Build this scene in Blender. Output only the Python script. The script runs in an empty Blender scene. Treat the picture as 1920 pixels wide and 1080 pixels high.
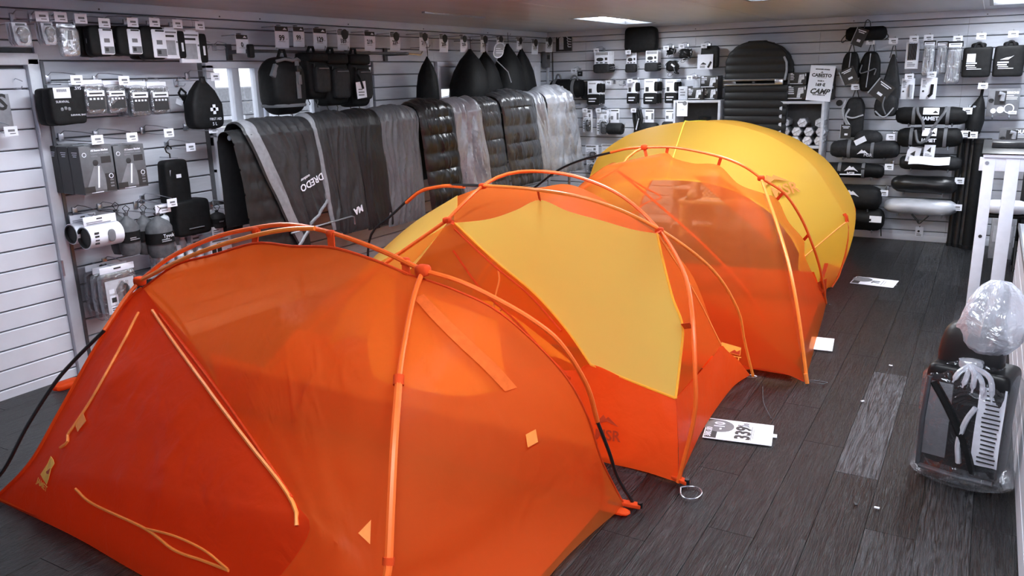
import bpy, bmesh, math, random
from mathutils import Vector, Matrix, noise
from mathutils.bvhtree import BVHTree
R = math.radians
random.seed(7)
sc = bpy.context.scene
COL = sc.collection

# ------------------------------------------------------------------ camera, sky, lamps, exposure
CAM = Vector((5.12729, -9.79797, 1.87034))
YAW, PITCH, ROLL, FPX = -0.530396169, 0.257369855, -0.0243713141, 1513.58364
_f = Vector((math.sin(YAW)*math.cos(PITCH), math.cos(YAW)*math.cos(PITCH), -math.sin(PITCH)))
_r0 = Vector((math.cos(YAW), -math.sin(YAW), 0)); _u0 = _r0.cross(_f)
_r = math.cos(ROLL)*_r0 + math.sin(ROLL)*_u0
_u = -math.sin(ROLL)*_r0 + math.cos(ROLL)*_u0
cd = bpy.data.cameras.new('camera'); cam = bpy.data.objects.new('camera', cd); COL.objects.link(cam)
cd.sensor_width = 36; cd.lens = 36*FPX/1920; cd.clip_start = .05; cd.clip_end = 200
_m = Matrix((_r, _u, -_f)).transposed().to_4x4(); _m.translation = CAM
cam.matrix_world = _m
sc.camera = cam

w = bpy.data.worlds.new('sky'); sc.world = w; w.use_nodes = True
w.node_tree.nodes['Background'].inputs[0].default_value = (.92, .95, 1, 1)
w.node_tree.nodes['Background'].inputs[1].default_value = 1.6
sc.view_settings.view_transform = 'Standard'; sc.view_settings.look = 'None'
sc.view_settings.gamma = 1; sc.view_settings.use_curve_mapping = False
sc.view_settings.exposure = 0.62
LAMP = 26.0            # radiance of the ceiling panels
H = 2.4

# ------------------------------------------------------------------ helpers
def at(u, v, ax, val):
    """the point of the plane axis=val that a measured photo position lies on"""
    d = _f + _r*((u-960)/FPX) - _u*((v-540)/FPX)
    return CAM + d*((val-CAM[ax])/d[ax])
def LW(u, v, n=0): return at(u, v, 0, n)
def BW(u, v, n=0): return at(u, v, 1, -n)
def FL(u, v, z=0): return at(u, v, 2, z)

MATS = {}
def shader(name):
    m = bpy.data.materials.new(name); m.use_nodes = True
    return m, m.node_tree, m.node_tree.nodes, m.node_tree.links, m.node_tree.nodes['Principled BSDF']
def nz(nt, scale, detail=3, stretch=None, coord='Object'):
    n, l = nt.nodes, nt.links
    tc = n.new('ShaderNodeTexCoord'); t = n.new('ShaderNodeTexNoise')
    t.inputs['Scale'].default_value = scale; t.inputs['Detail'].default_value = detail
    if stretch:
        mp = n.new('ShaderNodeMapping'); mp.inputs['Scale'].default_value = stretch
        l.new(tc.outputs[coord], mp.inputs[0]); l.new(mp.outputs[0], t.inputs[0])
    else: l.new(tc.outputs[coord], t.inputs[0])
    return t
def M(name, rgb, rough=.6, metal=0, var=.12, scale=30, bump=0, bscale=60, spec=.5, coat=0, stretch=None):
    if name in MATS: return MATS[name]
    m, nt, n, l, b = shader(name)
    b.inputs['Roughness'].default_value = rough; b.inputs['Metallic'].default_value = metal
    b.inputs['Specular IOR Level'].default_value = spec; b.inputs['Coat Weight'].default_value = coat
    t = nz(nt, scale, 3, stretch)
    r = n.new('ShaderNodeValToRGB'); l.new(t.outputs[0], r.inputs[0])
    r.color_ramp.elements[0].position = .3; r.color_ramp.elements[1].position = .7
    r.color_ramp.elements[0].color = (*[c*(1-var) for c in rgb], 1)
    r.color_ramp.elements[1].color = (*[min(1, c*(1+var)) for c in rgb], 1)
    l.new(r.outputs[0], b.inputs['Base Color'])
    if bump:
        t2 = nz(nt, bscale, 4, stretch); bp = n.new('ShaderNodeBump')
        bp.inputs['Strength'].default_value = bump; bp.inputs['Distance'].default_value = .01
        l.new(t2.outputs[0], bp.inputs['Height']); l.new(bp.outputs[0], b.inputs['Normal'])
    MATS[name] = m; return m
def G(v, tint=.11):      # slightly cool grey
    return (v*(1-tint*.5), v*(1-tint*.1), v*(1+tint))
def fabric(name, rgb, clear, rough=.45, transl=.35, bump=.25, bscale=9, sheen=.4):
    """thin tent cloth: diffuse + translucent + see-through weave"""
    if name in MATS: return MATS[name]
    m, nt, n, l, b = shader(name)
    b.inputs['Base Color'].default_value = (*rgb, 1); b.inputs['Roughness'].default_value = rough
    b.inputs['Specular IOR Level'].default_value = sheen
    tr = n.new('ShaderNodeBsdfTranslucent'); tr.inputs[0].default_value = (*rgb, 1)
    tp = n.new('ShaderNodeBsdfTransparent'); tp.inputs[0].default_value = (1, .62+.2*rgb[1], .4+.2*rgb[2], 1)
    m1 = n.new('ShaderNodeMixShader'); m1.inputs[0].default_value = transl
    m2 = n.new('ShaderNodeMixShader'); m2.inputs[0].default_value = clear
    t = nz(nt, bscale, 4); t.inputs['Distortion'].default_value = .6
    bp = n.new('ShaderNodeBump'); bp.inputs['Strength'].default_value = bump; bp.inputs['Distance'].default_value = .03
    l.new(t.outputs[0], bp.inputs['Height']); l.new(bp.outputs[0], b.inputs['Normal'])
    l.new(b.outputs[0], m1.inputs[1]); l.new(tr.outputs[0], m1.inputs[2])
    l.new(m1.outputs[0], m2.inputs[1]); l.new(tp.outputs[0], m2.inputs[2])
    l.new(m2.outputs[0], n['Material Output'].inputs[0])
    MATS[name] = m; return m
def film(name, clear=.75, rough=.12, bump=.7, bscale=14, tint=.35, gloss=.5, edge=.35):
    if name in MATS: return MATS[name]
    m, nt, n, l, b = shader(name)
    b.inputs['Base Color'].default_value = (*G(tint), 1); b.inputs['Roughness'].default_value = rough
    b.inputs['Specular IOR Level'].default_value = .8
    t = nz(nt, bscale, 4); t.inputs['Distortion'].default_value = 1.2
    bp = n.new('ShaderNodeBump'); bp.inputs['Strength'].default_value = bump; bp.inputs['Distance'].default_value = .03
    l.new(t.outputs[0], bp.inputs['Height']); l.new(bp.outputs[0], b.inputs['Normal'])
    lw = n.new('ShaderNodeLayerWeight'); lw.inputs[0].default_value = .35; l.new(bp.outputs[0], lw.inputs['Normal'])
    mr = n.new('ShaderNodeMapRange'); mr.inputs[3].default_value = clear; mr.inputs[4].default_value = clear*edge
    l.new(lw.outputs['Facing'], mr.inputs[0])
    tp = n.new('ShaderNodeBsdfTransparent'); m2 = n.new('ShaderNodeMixShader')
    gl = n.new('ShaderNodeBsdfGlossy'); gl.inputs['Roughness'].default_value = rough; gl.inputs[0].default_value = (.9, .95, 1, 1); l.new(bp.outputs[0], gl.inputs['Normal'])
    m0 = n.new('ShaderNodeMixShader'); m0.inputs[0].default_value = gloss
    l.new(b.outputs[0], m0.inputs[1]); l.new(gl.outputs[0], m0.inputs[2])
    l.new(mr.outputs[0], m2.inputs[0]); l.new(m0.outputs[0], m2.inputs[1]); l.new(tp.outputs[0], m2.inputs[2])
    l.new(m2.outputs[0], n['Material Output'].inputs[0])
    MATS[name] = m; return m
def emit(name, rgb, s):
    m, nt, n, l, b = shader(name)
    b.inputs['Base Color'].default_value = (*rgb, 1); b.inputs['Emission Color'].default_value = (*rgb, 1)
    b.inputs['Emission Strength'].default_value = s
    MATS[name] = m; return m

class MB:
    """collects geometry of ONE mesh"""
    def __init__(s): s.v = []; s.f = []; s.fm = []; s.m = 0
    def add(s, vs, fs):
        o = len(s.v); s.v += [tuple(p) for p in vs]
        for f in fs: s.f.append([i+o for i in f]); s.fm.append(s.m)
        return s
    def box(s, c, d, rot=None):
        q = [Vector((x*d[0]/2, y*d[1]/2, z*d[2]/2)) for x in (-1, 1) for y in (-1, 1) for z in (-1, 1)]
        if rot: q = [rot @ p for p in q]
        return s.add([p+Vector(c) for p in q], [(0,1,3,2),(4,6,7,5),(0,4,5,1),(2,3,7,6),(0,2,6,4),(1,5,7,3)])
    def tube(s, pts, r, n=6, closed=False, cap=True, flat=None):
        pts = [Vector(p) for p in pts]; vs = []; k = len(pts)
        rr = r if isinstance(r, (list, tuple)) else [r]*k
        up = None
        for i, p in enumerate(pts):
            a = pts[(i-1) % k] if (closed or i > 0) else p; b = pts[(i+1) % k] if (closed or i < k-1) else p
            t = (b-a).normalized()
            if up is None: up = t.orthogonal().normalized() if flat is None else Vector(flat)
            x = t.cross(up)
            if x.length < 1e-5: x = t.orthogonal()
            x.normalize(); y = x.cross(t).normalized(); up = y
            for j in range(n):
                g = 2*math.pi*j/n
                vs.append(p + x*(math.cos(g)*rr[i]) + y*(math.sin(g)*rr[i]*(1 if flat is None else .18)))
        fs = []
        for i in range(k if closed else k-1):
            for j in range(n):
                fs.append((i*n+j, i*n+(j+1) % n, ((i+1) % k)*n+(j+1) % n, ((i+1) % k)*n+j))
        if cap and not closed: fs += [tuple(range(n))[::-1], tuple(range((k-1)*n, k*n))]
        return s.add(vs, fs)
    def cyl(s, a, b, r, n=12, r2=None): return s.tube([a, b], [r, r if r2 is None else r2], n)
    def grid(s, fn, nu, nv, cu=False):
        vs = [fn(i/nu, j/nv) for j in range(nv+1) for i in range(nu if cu else nu+1)]
        w_ = nu if cu else nu+1
        fs = [(j*w_+i, j*w_+(i+1) % w_, (j+1)*w_+(i+1) % w_, (j+1)*w_+i) for j in range(nv) for i in range(nu)]
        return s.add(vs, fs)
    def sup(s, c, d, e1=.4, e2=.4, nu=20, nv=12, fn=None):
        """superellipsoid: rounded bodies"""
        pw = lambda a, e: math.copysign(abs(a)**e, a)
        def g(u, v):
            th = 2*math.pi*u; ph = -math.pi/2 + math.pi*v
            q = Vector((pw(math.cos(ph), e1)*pw(math.cos(th), e2)*d[0]/2, pw(math.cos(ph), e1)*pw(math.sin(th), e2)*d[1]/2, pw(math.sin(ph), e1)*d[2]/2))
            if fn: q = fn(q)
            return q + Vector(c)
        return s.grid(g, nu, nv, True)
    def lathe(s, prof, n=16, c=(0,0,0), axis=2, fn=None):
        c = Vector(c)
        def g(u, v):
            t = v*(len(prof)-1); i = min(int(t), len(prof)-2); k = t-i
            r_ = prof[i][0]*(1-k)+prof[i+1][0]*k; h = prof[i][1]*(1-k)+prof[i+1][1]*k
            a, b = r_*math.cos(2*math.pi*u), r_*math.sin(2*math.pi*u)
            q = Vector((a, b, h)) if axis == 2 else (Vector((h, a, b)) if axis == 0 else Vector((b, h, a)))
            if fn: q = fn(q, u, v)
            return c + q
        return s.grid(g, n, len(prof)-1, True)
    def prism(s, poly, y0, y1, inset=0):
        k = len(poly)
        return s.add([(x, y0, z) for x, z in poly]+[(x, y1, z) for x, z in poly],
                     [tuple(range(k)), tuple(range(k, 2*k))[::-1]]+[(i, i+k, (i+1) % k+k, (i+1) % k) for i in range(k)])
    def build(s, name, mat, parent=None, smooth=True, bev=0, loc=None, kind=None, recalc=True, seg=2):
        me = bpy.data.meshes.new(name)
        bm = bmesh.new(); vv = [bm.verts.new(p) for p in s.v]
        for f, k in zip(s.f, s.fm):
            try: q = bm.faces.new([vv[i] for i in f]); q.material_index = k
            except ValueError: pass
        if recalc:
            bmesh.ops.remove_doubles(bm, verts=bm.verts, dist=1e-6)
            bmesh.ops.recalc_face_normals(bm, faces=bm.faces)
        if bev:
            ed = [e for e in bm.edges if len(e.link_faces) == 2 and e.calc_face_angle(0) > .6]
            bmesh.ops.bevel(bm, geom=ed, offset=bev, segments=seg, affect='EDGES', profile=.5)
        bm.to_mesh(me); bm.free()
        for m_ in (mat if isinstance(mat, (list, tuple)) else [mat]): me.materials.append(m_)
        if smooth:
            me.polygons.foreach_set('use_smooth', [True]*len(me.polygons)); me.set_sharp_from_angle(angle=R(42))
        o = bpy.data.objects.new(name, me); COL.objects.link(o)
        if parent: o.parent = parent
        if loc is not None: o.location = loc
        if kind: o['kind'] = kind
        return o

USED = set()
def thing(name, label, cat, loc=(0,0,0), face='F', group=None, rz=None):
    o = bpy.data.objects.new(name, None); COL.objects.link(o)
    o.location = loc; o.rotation_euler = (0, 0, rz if rz is not None else (R(90) if face == 'L' else 0))
    o.empty_display_size = .05
    o['label'] = label; o['category'] = cat
    if group: o['group'] = group
    elif label in USED: print('DUP LABEL', label)
    USED.add(label)
    return o
def solo(o, label, cat, group=None):
    o['label'] = label; o['category'] = cat
    if group: o['group'] = group
    USED.add(label); return o
def struct(o): o['kind'] = 'structure'; return o
def copy_thing(o, loc, label, group=None):
    c = o.copy(); COL.objects.link(c); c.location = loc; c['label'] = label
    if group: c['group'] = group
    for ch in o.children:
        d = ch.copy(); COL.objects.link(d); d.parent = c
        for g in ch.children:
            e = g.copy(); COL.objects.link(e); e.parent = d
    USED.add(label); return c
def text(s, parent, x, z, size, mat, y=-.002, name='lettering', align='CENTER', rot=0, tilt=R(90), shear=0, bold=0, sx=1):
    c = bpy.data.curves.new(name, 'FONT'); c.body = s; c.size = size; c.align_x = align; c.align_y = 'CENTER'
    c.extrude = .0006; c.shear = shear; c.offset = bold; c.resolution_u = 2; c.materials.append(mat)
    tmp = bpy.data.objects.new('tmp', c); me = bpy.data.meshes.new_from_object(tmp); me.name = name
    bpy.data.objects.remove(tmp); bpy.data.curves.remove(c)
    if not me.materials: me.materials.append(mat)
    o = bpy.data.objects.new(name, me); COL.objects.link(o); o.parent = parent
    o.location = (x, y, z); o.rotation_euler = (tilt, rot, 0); o.scale = (sx, 1, 1)
    return o
def onwall(wall, u0, v0, u1, v1, n):
    """where a thing hangs and how big it is: top centre, width, height"""
    P = LW if wall == 'L' else BW; k = 1 if wall == 'L' else 0
    vm = (v0+v1)/2; um = (u0+u1)/2
    a, b = P(u0, vm, n), P(u1, vm, n)
    t, bt = P(um, v0, n), P(um, v1, n)
    c = (a+b)/2; c.z = t.z
    return c, abs(b[k]-a[k]), t.z-bt.z
# ------------------------------------------------------------------ materials
slat_m = M('slat_laminate', G(.60), .42, var=.06, scale=6, stretch=(1, 1, 9), bump=.04, bscale=14)
slat_w = M('slat_laminate_white', G(.70), .4, var=.04, scale=6, stretch=(1, 9, 1))
groove_m = M('groove_backing', G(.10), .7)
trim_m = M('trim_laminate', G(.66), .4, var=.05, scale=4)
ceil_m = M('ceiling_sheet', G(.46), .33, var=.10, scale=1.6, stretch=(3, .5, 1), bump=.03, bscale=4)
white_m = M('white_plastic', G(.74), .35, var=.03)
card_m = M('white_card', G(.80), .55, var=.02)
ink_m = M('black_ink', G(.02), .6, var=.1)
inkg_m = M('grey_ink', G(.16), .6, var=.1)
steel_m = M('bright_steel', G(.5), .28, metal=.9, var=.1)
dsteel_m = M('dark_steel', G(.12), .35, metal=.6, var=.1)
black_m = M('black_nylon', G(.008), .62, var=.3, bump=.25, bscale=25, spec=.18)
char_m = M('charcoal_nylon', G(.02), .6, var=.25, bump=.3, bscale=18, spec=.2)
grey_m = M('grey_nylon', G(.10), .55, var=.2, bump=.3, bscale=18, spec=.25)
web_m = M('grey_webbing', G(.12), .7, var=.15, scale=200)
blackp_m = M('black_plastic', G(.010), .35, var=.2, spec=.3)
glass_m = film('window_glass', .95, .02, 0, 1)

# ------------------------------------------------------------------ floor: separate planks
def wood():
    m, nt, n, l, b = shader('dark_oak_vinyl')
    tc = n.new('ShaderNodeTexCoord'); oi = n.new('ShaderNodeObjectInfo')
    ad = n.new('ShaderNodeVectorMath'); ad.operation = 'ADD'
    cx = n.new('ShaderNodeCombineXYZ'); mu = n.new('ShaderNodeMath'); mu.operation = 'MULTIPLY'; mu.inputs[1].default_value = 37
    l.new(oi.outputs['Random'], mu.inputs[0]); l.new(mu.outputs[0], cx.inputs[0]); l.new(mu.outputs[0], cx.inputs[2])
    l.new(tc.outputs['Object'], ad.inputs[0]); l.new(cx.outputs[0], ad.inputs[1])
    mp = n.new('ShaderNodeMapping'); mp.inputs['Scale'].default_value = (26, 1.7, 1); l.new(ad.outputs[0], mp.inputs[0])
    t = n.new('ShaderNodeTexNoise'); t.inputs['Scale'].default_value = 1.6; t.inputs['Detail'].default_value = 5; t.inputs['Distortion'].default_value = 3.2
    l.new(mp.outputs[0], t.inputs[0])
    mp2 = n.new('ShaderNodeMapping'); mp2.inputs['Scale'].default_value = (90, 5, 1); l.new(ad.outputs[0], mp2.inputs[0])
    t2 = n.new('ShaderNodeTexNoise'); t2.inputs['Scale'].default_value = 2; t2.inputs['Detail'].default_value = 3; t2.inputs['Distortion'].default_value = 1.5
    l.new(mp2.outputs[0], t2.inputs[0])
    r = n.new('ShaderNodeValToRGB'); e = r.color_ramp.elements
    e[0].position = .38; e[0].color = (*G(.003), 1); e[1].position = .66; e[1].color = (*G(.048), 1)
    l.new(t.outputs[0], r.inputs[0])
    hs = n.new('ShaderNodeVectorMath'); hs.operation = 'MULTIPLY'
    l.new(oi.outputs['Color'], hs.inputs[0]); l.new(r.outputs[0], hs.inputs[1])
    l.new(hs.outputs[0], b.inputs['Base Color'])
    mx = n.new('ShaderNodeMath'); mx.operation = 'ADD'; l.new(t.outputs[0], mx.inputs[0]); l.new(t2.outputs[0], mx.inputs[1])
    bp = n.new('ShaderNodeBump'); bp.inputs['Strength'].default_value = .9; bp.inputs['Distance'].default_value = .007
    l.new(mx.outputs[0], bp.inputs['Height']); l.new(bp.outputs[0], b.inputs['Normal'])
    b.inputs['Roughness'].default_value = .34; b.inputs['Specular IOR Level'].default_value = .30
    return m
wood_m = wood()
floor = struct(MB().box((2.9, -5.4, -.03), (6.6, 11.6, .04)).build('floor', groove_m))
PW, PL = .194, 1.5
planks = base = MB().box((0, 0, -.005), (PW-.0016, PL-.0016, .012)).build('plank', wood_m, floor, smooth=False, bev=.001, seg=1)
x0 = 4.666 - PW*24; first = True
for i in range(0, 31):
    off = [0, .52, 1.04, .3, .81, 1.27][i % 6] if i != 24 else .05
    if i < 5: continue          # nothing of the floor shows further left than the tents except the near corner
    for j in range(0, 8):
        y = .05 - off - PL*(j - .5)
        if first: o = base; first = False
        else:
            o = base.copy(); COL.objects.link(o)
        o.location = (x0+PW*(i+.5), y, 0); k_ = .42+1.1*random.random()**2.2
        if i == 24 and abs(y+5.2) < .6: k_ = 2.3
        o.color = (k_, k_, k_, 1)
for i in range(0, 5):
    for j in range(3, 8):
        o = base.copy(); COL.objects.link(o); o.location = (x0+PW*(i+.5), .05-[0, .52, 1.04, .3, .81][i]-PL*(j-.5), 0); o.color = (.6, .6, .6, 1)

# ------------------------------------------------------------------ walls: backing + separate slat boards
BACK = .022
GZ = [2.268 - .12*k for k in range(19)]
wall_back = struct(MB().box((2.95, BACK+.05, H/2), (6.3, .1, H)).build('wall_back', groove_m))
wl = MB()
W1 = (-5.53, -3.62); W2 = (-2.53, -.22); WT, WB = 2.028, .98
for y0, y1, z0, z1 in [(-11, W1[0], 0, H), (W1[1], W2[0], 0, H), (W2[1], .1, 0, H), (W1[0], W1[1], WT, H), (W2[0], W2[1], WT, H), (W1[0], W1[1], 0, WB), (W2[0], W2[1], 0, WB)]:
    wl.box((-BACK-.05, (y0+y1)/2, (z0+z1)/2), (.1, y1-y0, z1-z0))
wall_left = struct(wl.build('wall_left', groove_m, smooth=False))

def board(w_, h_, mat):
    """slat board: chamfered front edges, face at y=0, body towards +y"""
    c = .006; a = h_/2
    poly = [(-a, BACK), (-a, c), (-a+c*.8, 0), (a-c*.8, 0), (a, c), (a, BACK)]
    v = [(-w_/2, y, z) for z, y in poly]+[(w_/2, y, z) for z, y in poly]; k = 6
    m = MB().add(v, [tuple(range(k)), tuple(range(k, 2*k))[::-1]]+[(i, (i+1) % k, (i+1) % k+k, i+k) for i in range(k)])
    return m.build('slat', mat, smooth=False)
def slats(wall, face, s0, s1, ztop, zbot, mat, plane=0):
    """boards from ztop down to zbot between s0 and s1 along the wall, sharing one mesh"""
    me = None; gap = .0085
    zs = [z for z in GZ if zbot-.001 <= z <= ztop+.001]
    edges = zs[:]
    if not edges: return
    if edges[-1] > zbot+.03: edges.append(zbot)
    for a, b in zip(edges[:-1], edges[1:]):
        full = abs((a-b)-.12) < .004
        if full and me: o = me.copy(); COL.objects.link(o)
        else:
            o = board(s1-s0-.002, a-b-gap, mat)
            if full: me = o
        o.parent = wall
        c, z = (s0+s1)/2, (a+b)/2
        if face == 'L': o.location = (plane, c, z); o.rotation_euler = (0, 0, R(90))
        else: o.location = (c, -plane, z); o.rotation_euler = (0, 0, 0)
def plainboard(wall, face, s0, s1, z0, z1, mat, plane=0, name='board'):
    o = board(s1-s0-.002, z1-z0-.006, mat); o.name = name; o.parent = wall
    c, z = (s0+s1)/2, (z0+z1)/2
    if face == 'L': o.location = (plane, c, z); o.rotation_euler = (0, 0, R(90))
    else: o.location = (c, -plane, z)
for a, b in [(-11, -6.79), (-6.79, W1[0]-.06), (W1[0]-.06, -4.3), (-4.3, W2[0]-.04), (W2[0]-.04, -1.3), (-1.3, 0)]:
    plainboard(wall_left, 'L', a, b, 2.268, 2.333, slat_m)
    if a > -6.8: slats(wall_left, 'L', a, b, 2.268, WT, slat_m)
slats(wall_left, 'L', -9.9, -6.79, 2.268, 2.1, slat_m)
slats(wall_left, 'L', -6.79, W1[0]-.06, WT, 0, slat_m)
slats(wall_left, 'L', W1[1]+.06, W2[0]-.04, WT, 0, slat_m)
slats(wall_left, 'L', W2[1]+.03, 0, WT, 0, slat_m)
slats(wall_left, 'L', W1[0]-.06, W1[1]+.06, .95, 0, slat_m)
slats(wall_left, 'L', W2[0]-.04, W2[1]+.03, .95, 0, slat_m)
SE = [0, .565, 3.412, 4.845, 6.05]
SB = [(0, .565), (.565, 2.0), (2.0, 3.412), (3.412, 4.845), (4.845, 6.0)]
for a, b in SB:
    plainboard(wall_back, 'B', a, b, 2.268, 2.333, slat_m); slats(wall_back, 'B', a, b, 2.268, 0, slat_m)
# top trim bands with screw heads
t1 = struct(MB().box((.004, -5.4, 2.368), (.03, 10.8, .064)).build('trim_1', trim_m, bev=.003))
t2 = struct(MB().box((3.0, -.004, 2.368), (6.0, .03, .064)).build('trim_2', trim_m, bev=.003))
sb = MB().cyl((0, 0, 0), (.004, 0, 0), .006, 8).build('screw', dsteel_m, t1); sb.location = (.019, -6.33, 2.352)
for y in (-5.35, -4.95, -3.9, -2.75, -1.5):
    o = sb.copy(); COL.objects.link(o); o.location = (.019, y, 2.352)
for x in (2.0, 3.75, 5.0):
    o = sb.copy(); COL.objects.link(o); o.parent = t2; o.rotation_euler = (0, 0, R(-90)); o.location = (x, -.019, 2.352)
trim3 = struct(MB().box((.02, -.02, 1.16), (.03, .03, 2.32)).build('trim_3', slat_m, bev=.004))
base_b = struct(MB().box((3.0, -.006, .035), (6.0, .014, .07)).build('baseboard_back', trim_m, bev=.003))
base_l = struct(MB().box((.006, -3.4, .035), (.014, 6.8, .07)).build('baseboard_left', trim_m, bev=.003))
wall_right = struct(MB().box((6.05, -5.4, H/2), (.1, 11.2, H)).build('wall_right', M('plain_wall', G(.65), .6, var=.04)))
wall_front = struct(MB().box((3, -11.05, H/2), (6.2, .1, H)).build('wall_front', M('plain_wall', G(.65), .6)))

# ------------------------------------------------------------------ ceiling sheets + lamps
ceiling = struct(MB().box((3, -5.5, H+.17), (6.2, 11.2, .04)).build('ceiling', groove_m))
LAMPS = [(1.6, -1.5), (5.22, -1.3), (2.75, -5.0), (1.3, -6.6), (5.2, -4.6), (4.6, -7.7), (3.55, -3.6), (4.4, -9.0)]  # back corner pair are real; all others are unseen panels added to brighten
LW_, LL_ = .40, 1.45
def sheet(x0, x1, y0, y1):
    MB().box(((x0+x1)/2, (y0+y1)/2, H+.006), (x1-x0-.003, y1-y0-.002, .012)).build('panel', ceil_m, ceiling, smooth=False, bev=.002, seg=1)
xs = [-.1, .97, 1.97, 2.97, 3.97, 4.97, 6.1]
for a, b in zip(xs[:-1], xs[1:]):
    cuts = []
    for lx, ly in LAMPS:
        if lx+LW_/2 > a and lx-LW_/2 < b: cuts.append((max(a, lx-LW_/2), min(b, lx+LW_/2), ly-LL_/2, ly+LL_/2))
    cuts.sort(key=lambda c: c[2]); y = -11
    for c0, c1, d0, d1 in cuts:
        sheet(a, b, y, d0)
        if c0 > a+.01: sheet(a, c0, d0, d1)
        if c1 < b-.01: sheet(c1, b, d0, d1)
        y = d1
    sheet(a, b, y, .1)
lamp_m = emit('lamp_diffuser', (.93, .98, 1.05), LAMP)
names = ['recessed ceiling light panel near the back left corner', 'bright ceiling light panel at the back right corner', 'added unseen ceiling light panel above the middle tent', 'added unseen ceiling light panel by the left wall above the blanket cartons', 'added unseen ceiling light panel above the white table', 'added unseen ceiling light panel above the front tents', 'added unseen ceiling light panel above the third tent', 'added unseen ceiling light panel at the camera end of the shop']
for i, (lx, ly) in enumerate(LAMPS):
    lab = names[i]
    t = thing('ceiling_light', lab, 'ceiling light', (lx, ly, H), group='recessed ceiling light panels')
    fr = MB()
    for sx, sy, dx, dy in [(-1, 0, .03, LL_), (1, 0, .03, LL_), (0, -1, LW_, .03), (0, 1, LW_, .03)]:
        fr.box((sx*(LW_/2-.015), sy*(LL_/2-.015), .035), (dx, dy, .07))
    fr.build('frame', dsteel_m, t, bev=.003)
    MB().box((0, 0, .055), (LW_-.06, LL_-.06, .02)).build('diffuser', lamp_m, t, smooth=False)
cr = thing('ceiling_rail', 'thin bright metal strip along the ceiling seam near the left wall', 'ceiling strip', (.985, -3.6, H))
MB().box((0, 0, -.008), (.035, .95, .016)).build('strip', steel_m, cr, bev=.003)

# ------------------------------------------------------------------ slatted panel door at the left
door = struct(MB().box((.0, -8.45, 1.0), (.03, 3.2, 2.0)).build('door_1', groove_m))
for k in range(17):
    zt = 1.98-.12*k
    if k == 0:
        d0 = board(3.17, .112, slat_w); o = d0
    else: o = d0.copy(); COL.objects.link(o)
    o.parent = door; o.location = (.037, -8.47, zt-.06+.0015); o.rotation_euler = (0, 0, R(90))
fr = MB()
fr.box((.03, -6.845, 1.02), (.075, .075, 2.04)); fr.box((.03, -8.45, 2.035), (.075, 3.28, .07))
fr.build('door_frame', M('door_frame_white', G(.62), .35, var=.03), door, bev=.006)
MB().box((.07, -6.80, 1.02), (.012, .02, 2.0)).build('edge_strip', dsteel_m, door)
for z in (.74, 1.62):
    MB().cyl((.075, -6.885, z-.05), (.075, -6.885, z+.05), .009, 10).build('hinge', steel_m, door)
sg = thing('wall_sign', 'grey sign plate on the slatted door with a dark letter S', 'sign', (.045, -7.33, 1.735), 'L')
MB().box((0, -.004, 0), (.62, .008, .2)).build('plate', M('sign_grey', G(.30), .5), sg, bev=.002)
text('S', sg, LW(3, 193, .05).y+7.33, LW(3, 193, .05).z-1.735, .13, ink_m, -.009, bold=.003)

# ------------------------------------------------------------------ windows in the left wall
frame_m = M('window_frame_white', G(.78), .3, var=.02)
def bars(lst, name, mat, par):
    for (y0, y1, z0, z1, d) in lst:
        MB().box((-.03, (y0+y1)/2, (z0+z1)/2), (d, y1-y0, z1-z0)).build(name, mat, par, bev=.004)
win1 = struct(MB().box((-.03, (W1[0]+W1[1])/2, 2.0), (.1, W1[1]-W1[0], .05)).build('window_1', frame_m, bev=.004))
bars([(W1[0], W1[0]+.07, WB, 2.0, .1), (W1[1]-.05, W1[1], WB, 2.0, .1), (-5.27, -5.20, 1.53, 1.98, .06), (-5.04, -4.985, 1.53, 1.98, .06), (-4.955, -4.925, 1.53, 1.98, .05), (-4.40, -4.33, 1.53, 1.98, .06)], 'mullion', frame_m, win1)
bars([(W1[0], W1[1], 1.475, 1.535, .16)], 'sill', frame_m, win1)
bars([(W1[0], W1[1], 1.40, 1.47, .09), (W1[0], W1[1], 1.195, 1.225, .09)], 'rail', dsteel_m, win1)
bars([(W1[0]+.05, W1[1]-.05, 1.23, 1.40, .02), (W1[0]+.05, W1[1]-.05, WB, 1.19, .02)], 'white_panel', white_m, win1)
bars([(-4.33, W1[1]-.05, 1.535, 1.98, .03)], 'blind_panel', M('blind_panel', G(.6), .5, var=.04), win1)
bars([(W1[0]+.07, -5.27, 1.535, 1.98, .006), (-5.20, -5.04, 1.535, 1.98, .006), (-4.925, -4.40, 1.535, 1.98, .006)], 'pane', glass_m, win1)
win2 = struct(MB().box((-.03, (W2[0]+W2[1])/2, 2.005), (.1, W2[1]-W2[0], .05)).build('window_2', frame_m, bev=.004))
bars([(W2[0], W2[0]+.05, WB, 1.98, .1), (W2[1]-.16, W2[1], WB, 1.98, .1)], 'mullion', frame_m, win2)
bars([(W2[0], W2[1], 1.50, 1.55, .1), (W2[0]+.05, W2[1]-.16, 1.745, 1.765, .07)], 'rail', frame_m, win2)
bars([(W2[0]+.05, W2[1]-.16, 1.765+.0, 1.98, .02)], 'blind_panel', M('blind_panel', G(.6), .5), win2)
bars([(W2[0]+.05, W2[1]-.16, 1.55, 1.745, .006)], 'pane', glass_m, win2)
bars([(W2[0], W2[1], WB, 1.5, .02)], 'dark_panel', char_m, win2)
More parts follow.
